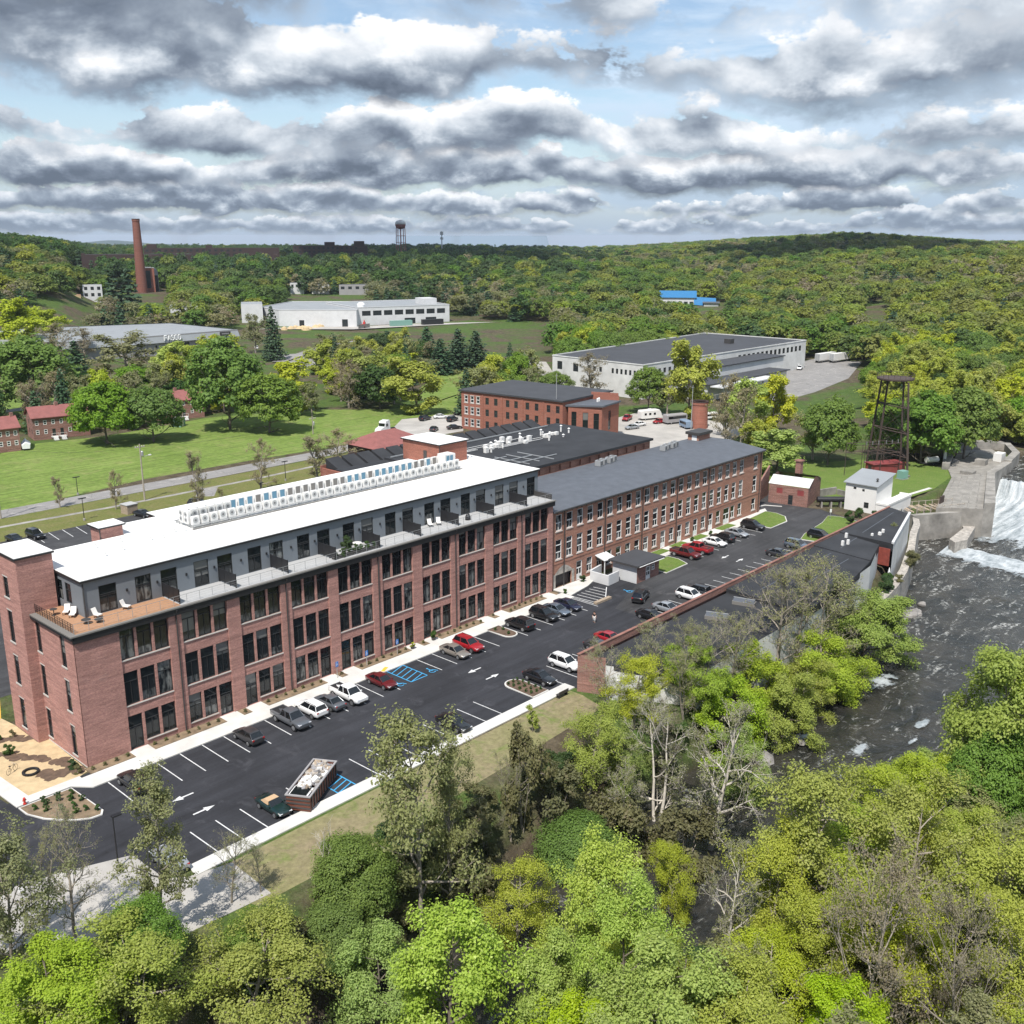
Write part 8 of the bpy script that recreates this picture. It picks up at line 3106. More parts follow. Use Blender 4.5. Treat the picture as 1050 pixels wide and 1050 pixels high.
part('cab', MB().box(-2, .6, -1.3, 1.3, 1.0, 2.2).box(-.4, 1.0, -1.2, .1, 2.2, 3.4), M['hydrant'], t)
part('arm', MB().tube((.8, .4, 2), (3.6, .4, 4.2), .28, n=5).tube((3.6, .4, 4.2), (5.4, .4, 1.6), .22, n=5), M['hydrant'], t)
part('bucket', MB().box(5.0, 6.0, -.1, .9, .7, 1.6), M['trim_dark'], t)
c1_ = fb.p(8, 0, -12)
solo('site_hoarding', MB().prism([fa.p(50, 0, -15)[:2], fb.p(2, 0, -15.5)[:2], fb.p(2, 0, -15.2)[:2], fa.p(50, 0, -14.7)[:2]], zf - 1, zf + 3.0), M['film_grey'], 'pale grey site hoarding in front of the white factory', 'fence')
for k, s in enumerate((.38, .72)):
 c = fb.p(fb.L * s, 0, -12)
 t = thing('storage_container', ('grey green' if k == 0 else 'black') + ' container in front of the office wing', 'container', (c[0], c[1], zf + .6), fb.rz)
 part('body', MB().box(-7, 7, -1.5, 1.5, .1, 3.2), M['teal' if k == 0 else 'trim_black'], t)
 part('door', MB().box(7, 7.06, -1.3, 1.3, .3, 3.0), M['galv'], t)
road_w = ribbon('road', [G(285, 372), G(330, 357), G(380, 346), G(420, 340), G(455, 332), G(520, 332), G(560, 345)], 6, .5, M['road'])

# far brick power house with tall stack
x, y, z = GT(146, 300)
zt = zat(x, y, 225)
t = thing('tall_smokestack', 'tall tapering red brick smokestack on the left skyline', 'chimney', (x, y, z))
part('shaft', MB().lathe([(4.3, -6), (2.7, zt - z - 1.5), (2.95, zt - z - 1.3), (2.9, zt - z)], 18), M['brick_stack'], t)
part('rim', MB().lathe([(3.0, zt - z), (3.0, zt - z + .5), (2.0, zt - z + .5)], 18), M['brick_dark'], t)
ph = Wall(GT(146, 300)[:2], GT(166, 300)[:2])
hgt = zat(x, y, 275) - z
block('power_house', 'brick power house at the foot of the tall smokestack', 'building', [ph.p(2, 0, 4)[:2], ph.p(ph.L * .75, 0, 4)[:2], ph.p(ph.L * .75, 0, 22)[:2], ph.p(2, 0, 22)[:2]], hgt, 'brick_red', 'roof_grey',
  [(0, 2, 6, 3, hgt - 2)], z=z, trim='white_dirty')
t = thing('curved_hall', 'grey hall with rounded roof behind the power house', 'building')
q0, q1 = ph.p(ph.L * .78, 0, 10), ph.p(ph.L * 1.02, 0, 10)
m = 8
rings = []
for dd in (0, 30):
 ring = [ph.p(ph.L * .78, z - 3, 10 + dd)]
 for i in range(m + 1):
  a = pi - pi * i / m
  ring.append(ph.p(ph.L * .9 + ph.L * .12 * cos(a), z + hgt * .7 + hgt * .28 * sin(a), 10 + dd))
 ring.append(ph.p(ph.L * 1.02, z - 3, 10 + dd))
 rings.append(ring)
part('shell', MB().loft(rings), M['roof_metal'], t)
dr = MB()
ph.slab(dr, ph.L * .80, ph.L * .99, z, z + hgt * .68, 9.7, 9.95)
part('door', dr, M['trim_black'], t)


def skyline(name, label, px0, px1, py_top, py_base, r, wall, roof, nwin=0, depth=26, cat='building', bumps=(), wmat='blank'):
 """a block on the rising ground about r metres off, spanning picture columns"""
 def at(px, py):
  d = ray(px, py)
  h = hypot(d[0], d[1])
  return CAM_X + d[0] / h * r, CAM_Y + d[1] / h * r
 a, c = at(px0, py_base), at(px1, py_base)
 z = min(float(terrain(*a)), float(terrain(*c)))
 zt_ = zat(*a, py_top)
 w = Wall(a, c)
 wins = []
 H = zt_ - z
 if nwin:
  st = w.L / nwin
  for k in range(nwin):
   for f_ in range(max(1, int(H // 4.5))):
    wins.append((0, st * (k + .25), st * (k + .75), H - 3.6 - 4.2 * f_, H - 1.4 - 4.2 * f_))
  wins = [x_ for x_ in wins if x_[3] > .3][:95]
 t, _ = block(name, label, cat, [a, c, w.p(w.L, 0, depth)[:2], w.p(0, 0, depth)[:2]], H, wall, roof, wins, z=z, wmat=wmat)
 for (s0, s1, hh) in bumps:
  part('roof_hut', MB().prism([w.p(w.L * s0, 0, 4)[:2], w.p(w.L * s1, 0, 4)[:2], w.p(w.L * s1, 0, 14)[:2], w.p(w.L * s0, 0, 14)[:2]], zt_ - .5, zt_ + hh), M[wall], t)
 return t


skyline('dark_mill', 'long shade-darkened brick works along the left skyline, right of the smokestack', 150, 288, 254.5, 285, 1150, 'brick_dark', 'roof_grey', 22, bumps=((.02, .09, 4), (.45, .5, 3)))
skyline('dark_mill', 'very long low shade-darkened building running behind the smokestack', 86, 200, 261, 290, 1050, 'brick_dark', 'roof_grey', 0, bumps=((.0, .03, 1),))
skyline('dark_mill', 'shade-darkened brick hospital-like block in the middle of the left skyline', 302, 378, 252, 285, 1200, 'brick_dark', 'roof_grey', 16, bumps=((.42, .56, 4.0), (.82, .96, 5)))
skyline('white_house', 'pale two storey house with white frame windows left of the dark conifers', 86, 106, 292, 310, 760, 'white_wall', 'roof_metal', 3, 12, 'house', wmat='small')
skyline('white_house', 'low pale house with flat roof at the foot of the left wood', 44, 66, 301, 312, 740, 'white_dirty', 'roof_metal', 4, 12, 'house', wmat='small')
skyline('tan_house', 'low tan house right of the flat white one, far left', 66, 84, 303, 313, 740, 'straw', 'roof_brown', 4, 12, 'house', wmat='small')
skyline('white_house', 'white house among trees above the white factory, left', 298, 312, 290, 303, 860, 'white_wall', 'roof_grey', 3, 12, 'house', wmat='small')
skyline('white_house', 'pale house among trees above the white factory, middle', 320, 338, 292, 303, 860, 'white_dirty', 'roof_grey', 3, 12, 'house', wmat='small')
skyline('white_house', 'pale grey house among trees above the white factory, right', 348, 378, 292, 304, 850, 'grey_wall', 'roof_grey', 4, 12, 'house', wmat='small')
skyline('white_shed', 'white shed half hidden behind conifers left of the white factory', 175, 204, 315, 332, 640, 'white_wall', 'roof_metal', 0, 25, 'shed')
skyline('white_shed', 'white shed roof at the left end of the white factory', 248, 270, 312, 328, 660, 'white_wall', 'roof_metal', 0, 25, 'shed')
# blue roofed works on the right hillside
def blue_works():
 r = 820
 def at(px, dr=0):
  d = ray(px, 305)
  h = hypot(d[0], d[1])
  return np.array([CAM_X + d[0] / h * (r + dr), CAM_Y + d[1] / h * (r + dr)])
 a, c = at(677), at(713)
 z = float(terrain(*a)) - 1
 w = Wall(a, c)
 zr, ze = zat(*a, 298.5), zat(*a, 305)
 t = thing('blue_roof_works', 'long building with bright blue metal roof on the wooded hillside', 'building')
 mb = MB()
 wins = [(w.L * (.04 + .16 * k), w.L * (.15 + .16 * k), z + .5, z + (ze - z) * .5) for k in range(6)]
 w.build(mb, z - 8, ze, wins, .2)
 Wall(w.p(w.L, 0)[:2], w.p(w.L, 0, 18)[:2]).build(mb, z - 8, ze, [])
 Wall(w.p(0, 0, 18)[:2], w.p(0, 0)[:2]).build(mb, z - 8, ze, [])
 part('wall', mb, M['white_wall'], t)
 for o in wins:
  window(t, w, *o, 'blank', .1)
 mb = MB()
 mb.add([w.p(-1, ze, -1), w.p(w.L + 1, ze, -1), w.p(w.L + 1, zr, 9), w.p(-1, zr, 9), w.p(-1, ze, 19), w.p(w.L + 1, ze, 19)], [(0, 1, 2, 3), (3, 2, 5, 4)])
 part('roof', mb, M['roof_blue'], t)
 b = w.p(w.L + 9, 0, 2)
 mb = MB()
 mb.add([(*w.p(w.L - 1, 0, -5)[:2], z + 1), (*w.p(w.L + 16, 0, -8)[:2], z), (*w.p(w.L + 16, 0, 6)[:2], zat(*c, 306)), (*w.p(w.L - 1, 0, 2)[:2], zat(*c, 304.5))], [(0, 1, 2, 3)])
 o = MB()
 part('side_roof', mb, M['roof_blue'], t)
 excl([w.p(-10, 0, -22)[:2], w.p(w.L + 34, 0, -22)[:2], w.p(w.L + 20, 0, 24)[:2], w.p(-10, 0, 24)[:2]])
 g = thing('grey_roof_works', 'grey low-roofed building right of the blue roof on the hillside', 'building')
 p0, p1 = at(722, -12), at(737, -12)
 v = Wall(p0, p1)
 zz = zat(*p0, 311)
 part('wall', MB().prism([v.p(0, 0)[:2], v.p(v.L, 0)[:2], v.p(v.L, 0, 14)[:2], v.p(0, 0, 14)[:2]], zz - 8, zz), M['white_wall'], g)
 part('roof', MB().prism([v.p(-1, 0, -1)[:2], v.p(v.L + 1, 0, -1)[:2], v.p(v.L + 1, 0, 15)[:2], v.p(-1, 0, 15)[:2]], zz, zz + .6), M['roof_slate'], g)
 excl([v.p(-5, 0, -25)[:2], v.p(v.L + 8, 0, -25)[:2], v.p(v.L + 8, 0, 18)[:2], v.p(-5, 0, 18)[:2]])


blue_works()
skyline('white_house', 'white house high on the right hillside among trees', 884, 898, 308, 318, 800, 'white_wall', 'roof_metal', 2, 10, 'house', wmat='small')
skyline('white_house', 'tiny white house high on the middle hillside', 745, 751, 270, 276, 1100, 'white_wall', 'roof_metal', 0, 10, 'house')


# water tower and mast on the skyline
def water_tower():
 d = ray(411, 245)
 h = hypot(d[0], d[1])
 r = 1500
 X, Y = CAM_X + d[0] / h * r, CAM_Y + d[1] / h * r
 z = float(terrain(X, Y))
 zt_, zb = zat(X, Y, 225.5), zat(X, Y, 235)
 R = 5 / 1042 * r * 1.03
 t = thing('water_tower', 'red and white water tower on four thin legs on the skyline', 'water tower', (X, Y, 0))
 m = (zt_ + zb) / 2
 part('tank', MB().lathe([(1.5, zb), (R * .75, zb + 1.2), (R, m - 1.2), (R, m + 2), (R * .8, zt_ - 1.8), (R * .3, zt_ - .3), (.3, zt_)], 20), M['tank_red'], t, True)
 part('tank_band', MB().lathe([(R * 1.01, m + .2), (R * 1.01, m + 2.2), (R * .82, zt_ - 1.7), (R * .5, zt_ - .6)], 20), M['white_dirty'], t, True)
 for k in range(4):
  a = k * pi / 2 + .3
  part('leg', MB().tube((R * 1.15 * cos(a), R * 1.15 * sin(a), z - 2), (R * .95 * cos(a), R * .95 * sin(a), m - 1), .55, n=5), M['tank_red'], t)
 mb = MB().tube((0, 0, z), (0, 0, zb), .8, n=6)
 for zz in (zb - 9, zb - 18):
  for k in range(4):
   a, b = k * pi / 2 + .3, (k + 1) * pi / 2 + .3
   mb.tube((R * 1.04 * cos(a), R * 1.04 * sin(a), zz), (R * 1.04 * cos(b), R * 1.04 * sin(b), zz), .35, n=4)
 part('riser', mb, M['tank_red'], t)
 d = ray(453, 245)
 h = hypot(d[0], d[1])
 X, Y = CAM_X + d[0] / h * r, CAM_Y + d[1] / h * r
 zt_ = zat(X, Y, 237)
 t = thing('radio_mast', 'thin grey radio mast with aerials right of the water tower', 'mast', (X, Y, 0))
 part('mast', MB().lathe([(1.2, z - 2), (.6, zt_)], 6), M['galv'], t)
 part('aerial', MB().cbox(0, 0, zt_ - 3, 3.2, 3.2, 4.5).cbox(0, 0, zt_ - 10, 3, 3, 3), M['galv'], t)


water_tower()

# ------------------------------------------------------------------ vegetation
def ptree(kind, px, pyb, pyt, wpx, label, group=None, name='tree', cat='tree'):
 """tree whose foot is seen (or would be) at (px, pyb), whose top reaches row pyt, wpx pixels wide"""
 X, Y, Z = GT(px, pyb)
 c = proj(X, Y, Z)[2]
 h = zat(X, Y, pyt) - Z
 return tree(kind, X, Y, h, label, group, wpx * c / FPX * 1.08, name, cat, Z)


T = ptree
# -- between the car park and the river, left to right
T('bud', 20, 1040, 838, 110, 'tall sparse budding tree at the lower left corner over the pale paving')
T('bud', -14, 1000, 826, 80, 'thin budding tree cut by the left edge beside the dark drive')
T('bare', 78, 968, 828, 78, 'bare young tree standing in the pale paving behind the lower left bushes')
T('bare', 48, 955, 845, 55, 'small bare tree left of the two lamp-lit paving trees')
T('bud', 166, 968, 790, 90, 'slender budding tree in front of the white outer corner of the car park', name='tree')
T('bare', 238, 930, 846, 52, 'small bare tree at the outer end of the white walk')
T('bare', 268, 922, 862, 40, 'smaller bare tree just right of the end of the white walk')
T('dead', 326, 940, 842, 42, 'bleached dead tree with forked stem on the new grass')
T('bud', 432, 962, 706, 122, 'tall olive budding tree overlapping the outer row of stalls')
T('bud', 462, 958, 760, 70, 'second budding stem leaning right of the tall olive tree')
T('green', 366, 972, 862, 76, 'round dark green tree below the new grass bank')
T('thicket', 536, 868, 762, 52, 'dark brown thicket of thin stems at the edge of the new grass')
T('bare', 524, 872, 772, 40, 'spindly bare tree in front of the dark brown thicket')
T('green', 590, 915, 842, 78, 'bright green leafy tree in the middle of the near bank')
T('spring', 604, 822, 716, 72, 'yellow green tree in front of the brick wall end')
T('light', 640, 838, 745, 50, 'loose light green tree behind the white-barked trees')
T('sapling', 546, 754, 722, 14, 'young staked tree in its mulch ring on the new grass', name='sapling')
T('sycamore', 672, 868, 722, 100, 'white-barked bare tree with two stems, left of the pair in the middle')
T('sycamore', 724, 892, 712, 104, 'single white-barked bare tree right of the forked one in the middle')
T('sycamore', 640, 868, 770, 62, 'smaller white-barked tree at the left of the white-barked group')
T('bare', 628, 742, 655, 60, 'grey bare tree before the pale rendered wall')
T('spring', 650, 752, 668, 62, 'sparse yellow leaved tree before the pale rendered wall')
T('bare', 668, 722, 636, 70, 'grey bare tree over the dark roof deck, leftmost of a row')
T('bare', 704, 728, 640, 66, 'grey bare tree over the dark roof deck left of the silver car')
T('bare', 752, 722, 618, 78, 'large grey bare tree over the dark roof deck right of the silver car')
T('bare', 796, 722, 574, 100, 'large twiggy tree before the stepped black roofs, left stem')
T('bare', 838, 716, 566, 104, 'tallest twiggy grey tree before the stepped black roofs')
T('bud', 862, 700, 590, 80, 'olive budding tree against the black roof steps')
T('lime', 880, 694, 606, 92, 'vivid yellow green tree leaning over the river at the black roofs')
T('lime', 852, 735, 650, 84, 'vivid green tree at the water below the twiggy trees')
T('lime', 772, 760, 664, 78, 'vivid yellow green tree in the middle of the river bank')
T('lime', 712, 742, 660, 58, 'small vivid green tree before the dark roof deck')
T('lime', 742, 800, 700, 84, 'broad vivid green tree right of the white-barked trees')
T('lime', 794, 778, 690, 74, 'bright green tree at the water edge of the near bank')
for q, (px, b, tp, w) in enumerate(((730, 724, 632, 70), (815, 712, 572, 90), (700, 745, 660, 60))):
 T('bare', px, b, tp, w, 'grey twiggy tree in the thicket before the black roofs', 'grey twiggy trees before the black roofs')
T('spring', 820, 752, 676, 70, 'yellow green tree overhanging the river rapids')
T('light', 760, 842, 752, 70, 'light green tree behind the right white-barked tree')
T('rusty', 676, 812, 726, 66, 'pinkish budding tree behind the white-barked group')
T('thicket', 640, 905, 820, 70, 'tangle of brown stems left of the white-barked trees', name='thicket', cat='thicket')
T('thicket', 700, 918, 840, 70, 'tangle of brown stems below the white-barked trees', name='thicket', cat='thicket')
T('thicket', 480, 925, 828, 66, 'brown brush right of the tall olive tree', name='thicket', cat='thicket')
T('thicket', 570, 860, 790, 60, 'brown brush between the thicket and the bright green tree', name='thicket', cat='thicket')
# -- the nearest trees along the bottom of the view
T('spring', 262, 1096, 946, 150, 'large yellow green tree at the bottom left, right of two', )
T('spring', 150, 1106, 962, 150, 'large yellow green tree at the bottom left, middle of three crowns')
T('lime', 60, 1112, 985, 130, 'green tree in the bottom left corner')
T('green', 150, 1016, 930, 74, 'dark green small tree at the edge of the pale paving')
T('green', 262, 1000, 938, 66, 'green bushy tree at the end of the pale paving')
T('green', 352, 1016, 926, 70, 'dark green tree between the dead tree and the bottom trees')
T('light', 462, 1116, 930, 150, 'large pale green tree at the bottom, left of the centre')
T('light', 388, 1098, 962, 112, 'pale green tree at the bottom between two larger crowns')
T('spring', 530, 1000, 880, 76, 'yellow tinged tree above the bottom centre crowns')
T('light', 606, 1040, 862, 112, 'bright pale green tree in the lower centre')
T('light', 560, 1116, 966, 112, 'pale green tree at the bottom edge near the dark water gap')
T('light', 690, 1126, 960, 150, 'broad pale green tree at the bottom edge right of the centre')
T('light', 640, 1084, 912, 104, 'pale green tree between the lower centre tree and the bottom edge')
T('spring', 688, 970, 852, 52, 'narrow olive yellow tree below the white-barked trees')
T('spring', 846, 980, 786, 150, 'large yellow green tree below the river bend')
T('spring', 924, 1002, 804, 132, 'yellow green tree right of the largest one below the river bend')
T('spring', 1002, 1016, 830, 140, 'yellow green tree at the right edge below the river')
T('spring', 780, 1002, 850, 100, 'olive green tree left of the large one below the river bend')
T('lime', 1022, 862, 660, 136, 'big vivid green tree at the right edge over the river')
T('lime', 1062, 850, 690, 110, 'vivid green tree cut by the right edge beside the river')
T('green', 1000, 880, 742, 84, 'bright green tree in front of the big one at the right edge')
T('rusty', 880, 1092, 880, 150, 'wide bare tree with pinkish buds at the bottom right')
T('rusty', 972, 1112, 920, 120, 'second pinkish budding tree at the bottom right, farther right')
T('spring', 1034, 1096, 926, 122, 'yellow green tree in the bottom right corner')
T('spring', 790, 1096, 960, 112, 'yellow green tree at the bottom edge left of the pinkish one')
T('sycamore', 742, 1010, 860, 70, 'pale limbed bare tree left of the large yellow green crown')
T('bud', 742, 1090, 950, 84, 'olive budding tree at the bottom edge, right of the broad pale green one')

# more crowns that close the canopy on the far bank below the river bend
rs = np.random.RandomState(23)
cnt = 0
for tries in range(3000):
 if cnt >= 34:
  break
 x, y = rs.uniform(-40, 85), rs.uniform(-102, -58)
 z = float(terrain(x, y))
 if z < -4.6:
  continue
 p = proj(x, y, z)
 if not (380 < p[0] < 1120 and 850 < p[1] < 1290) or min(hypot(x - a, y - b) for a, b in TREE_XY) < 4.6:
  continue
 k = ('spring', 'light', 'spring', 'bud', 'lime')[rs.randint(5)]
 tree(k, x, y, rs.uniform(8, 12.5), {'spring': 'smaller yellow green tree filling the canopy across the river', 'light': 'smaller pale green tree filling the canopy across the river',
          'bud': 'smaller olive budding tree filling the canopy across the river', 'lime': 'smaller vivid green tree filling the canopy across the river'}[k],
   {'spring': 'yellow green filler trees across the river', 'light': 'pale green filler trees across the river', 'bud': 'olive filler trees across the river', 'lime': 'vivid filler trees across the river'}[k], rs.uniform(7, 10), z=z)
 cnt += 1
print('canopy', cnt)
# brush under the near trees: single bushes
rs = np.random.RandomState(31)
cnt = 0
tries = 0
while cnt < 120 and tries < 4000:
 tries += 1
 x, y = rs.uniform(-40, 62), rs.uniform(-98, -33)
 z = float(terrain(x, y))
 if z > -0.7 and y > -50 or z < -5.7:
  continue
 p = proj(x, y, z)
 if not (-60 < p[0] < 1110 and 640 < p[1] < 1180):
  continue
 k = ('bramble', 'shrub', 'thicket', 'bramble')[rs.randint(4)]
 tree(k, x, y, rs.uniform(2.0, 4.2), {'bramble': 'brown and olive bramble bush on the wooded river bank', 'shrub': 'dark green bush under the trees on the river bank',
           'thicket': 'tall brown brushwood bush under the trees on the river bank'}[k],
   {'bramble': 'brambles on the river bank', 'shrub': 'dark bushes on the river bank', 'thicket': 'brushwood on the river bank'}[k], None, 'bush', 'bush', z)
 cnt += 1
# bank right under the low building and more bushes at the water
for x in np.arange(56, 112, 4.2):
 y = float(np.interp(x, RX, RL)) + rs.uniform(0.2, 2.2)
 tree('bramble', x, y, rs.uniform(1.8, 3.4), 'bramble growing at the foot of the pale river wall', 'brambles at the foot of the river wall', None, 'bush', 'bush', -4.5)
for x, y, h, k, lab in ((116, -38.6, 2.6, 'shrub', 'green bush in the little bank garden beside the red door'), (118.6, -37.6, 2.2, 'shrub', 'green bush by the white parasol in the bank garden'),
      (113.8, -38.6, 2.4, 'shrub', 'green bush at the near end of the bank garden'), (120.5, -38.2, 1.6, 'bramble', 'dry bush at the far end of the bank garden'),
      (134, -31.2, 5.0, 'bud', 'leafless tree growing against the black roof above the river'), (131.5, -36.2, 2.6, 'bramble', 'dry bush hanging on the stone quay')):
 tree(k, x, y, h, lab, None, None, 'bush', 'bush', -.8 if h < 5 else 0.5)
t = thing('parasol', 'closed white parasol in the bank garden by the red door', 'parasol', (119.6, -36.9, -.6))
part('pole', MB().lathe([(.04, 0), (.04, 2.4)], 6), M['trim_dark'], t)
part('canopy', MB().lathe([(.28, .9), (.22, 1.6), (.05, 2.5)], 9), M['sign_white'], t)

# -- around the lawn and the houses
T('mid_green', 37, 424, 348, 78, 'big round bright green tree behind the left row house')
T('mid_green', 111, 456, 394, 60, 'round green tree on the lawn, left of a pair')
T('mid_green', 158, 454, 399, 54, 'round green tree on the lawn, right of a pair')
T('mid_green', 236, 441, 350, 70, 'large green tree on the lawn, left and taller of two')
T('mid_green', 276, 444, 386, 58, 'large green tree on the lawn, right and lower of two')
T('mid_spring', 301, 425, 369, 54, 'bright yellow tree behind the two large green lawn trees')
T('mid_olive', 320, 428, 392, 26, 'small olive tree right of the bright yellow tree')
T('mid_bare', 326, 494, 446, 46, 'reddish budding bush with many stems beside the road, left half')
T('mid_bare', 344, 492, 442, 48, 'reddish budding bush with many stems beside the road, right half')
T('mid_spring', 368, 414, 358, 50, 'yellow green tree left of the dark lawn evergreens')
T('mid_dark', 390, 420, 376, 46, 'dark blue green evergreen at the far lawn edge')
T('mid_spring', 429, 424, 369, 58, 'broad yellow green tree at the far lawn edge')
T('mid_bare', 350, 412, 368, 36, 'grey twiggy tree at the far lawn edge')
T('mid_green', 404, 404, 364, 40, 'green tree behind the dark lawn evergreen')
for px, b, tp, w in ((398, 372, 338, 30), (418, 378, 342, 30), (438, 372, 334, 34), (452, 384, 346, 34), (470, 380, 336, 36), (488, 378, 338, 34), (380, 382, 352, 28)):
 T('mid_conifer', px, b, tp, w, 'dark conifer in the belt between the lawn and the white factory', 'dark conifers between lawn and white factory')
T('mid_conifer', 281, 370, 312, 26, 'tall lone pine before the white factory')
T('mid_olive', 262, 362, 322, 30, 'grey green tree left of the tall lone pine')
T('mid_conifer', 80, 394, 348, 40, 'dark spruce right of the big round tree')
T('mid_bare', 58, 388, 334, 50, 'bare grey tree behind the big round tree')
T('mid_bare', 88, 372, 336, 40, 'bare grey tree left of the grey factory')
T('mid_olive', 133, 402, 342, 74, 'reddish olive tree in front of the grey factory')
T('mid_light', 178, 404, 352, 44, 'green tree in front of the factory letters')
T('mid_spring', 202, 398, 352, 46, 'yellow green tree in front of the grey factory windows')
T('mid_spring', 224, 384, 342, 40, 'yellow green tree near the right end of the grey factory')
T('mid_spring', 18, 362, 308, 56, 'yellow tinged tree at the left edge above the big round tree')
T('mid_spring', 48, 350, 316, 40, 'yellow tinged tree right of the left edge one')
T('far_conifer', 118, 322, 276, 26, 'dark conifer cluster before the smokestack, left tree')
T('far_conifer', 134, 322, 272, 28, 'dark conifer cluster before the smokestack, right tree')
T('mid_bare', 186, 332, 308, 32, 'bare tree in front of the white sheds')
for px, b, tp, w in ((62, 522, 488, 20), (119, 524, 484, 22), (205, 526, 462, 30), (268, 506, 452, 34), (228, 520, 500, 14)):
 T('mid_bare', px, b, tp, w, 'young bare tree along the footpath behind the white roof', 'young bare trees along the footpath')
# -- around the warehouse and the yard
T('mid_spring', 546, 396, 372, 20, 'small yellow tree at the left corner of the warehouse')
T('mid_green', 571, 408, 382, 32, 'bright round green tree before the warehouse')
T('mid_bare', 606, 410, 364, 44, 'bare tree in front of the white warehouse wall')
T('mid_green', 664, 424, 378, 36, 'dense green tree at the warehouse corner')
T('mid_olive', 684, 426, 384, 34, 'olive tree right of the dense warehouse tree')
T('mid_spring', 706, 430, 352, 56, 'tall yellow green tree before the warehouse lean-to')
T('mid_bare', 742, 448, 384, 46, 'bare tree right of the brick stack')
T('mid_light', 762, 452, 384, 44, 'light green tree before the red container')
T('mid_spring', 792, 446, 384, 44, 'yellow green tree below the gravel yard')
T('mid_green', 848, 478, 410, 50, 'dark green round tree left of the tower frame')
T('mid_light', 796, 486, 440, 56, 'light green tree behind the pump house')
T('mid_spring', 776, 470, 430, 36, 'yellow green tree at the end of the mill roof')
for px, b, tp, w in ((944, 476, 404, 60), (988, 472, 400, 62), (966, 470, 410, 50), (915, 470, 412, 46)):
 T('mid_green', px, b, tp, w, 'tall green tree in the hedge behind the tower lawn', 'green trees of the hedge behind the tower lawn')

# keep-out ground
excl(px_poly([(-160, 560), (-40, 533), (240, 475), (395, 448), (470, 436), (500, 392), (515, 390), (500, 373), (440, 402), (400, 421), (330, 421), (215, 428), (110, 447), (0, 459), (-160, 480)]))
excl(px_poly([(440, 418), (475, 405), (517, 392), (502, 372), (450, 384), (425, 402)]))
excl(px_poly([(50, 428), (118, 410), (114, 380), (60, 384), (-60, 392), (-60, 430)]))
excl(px_poly([(495, 372), (525, 366), (562, 368), (580, 398), (530, 400), (512, 390)]))
excl(px_poly([(246, 356), (262, 345), (334, 372), (312, 380)]))
excl([(-300, -30), (-300, 128), (165, 128), (205, 128), (235, 95), (232, 45), (175, 40), (172, 8), (152, -24)])
excl([(-300, -20), (152, -20), (168, -40), (100, -50), (-300, -60)])
excl([(150, 20), (158, 2), (150, -40), (250, -40), (246, -4), (212, 4), (214, 8), (200, 14)])
excl([(-400, -40), (40, -40), (160, -28), (215, -24), (262, -22), (330, -24), (500, -42), (500, -112), (330, -86), (214, -97), (110, -66), (0, -58), (-400, -80)])


def inside(poly, X, Y):
 n = len(poly)
 c = np.zeros(len(X), bool)
 j = n - 1
 for i in range(n):
  xi, yi = poly[i]
  xj, yj = poly[j]
  cond = ((yi > Y) != (yj > Y)) & (X < (xj - xi) * (Y - yi) / ((yj - yi) or 1e-9) + xi)
  c ^= cond
  j = i
 return c


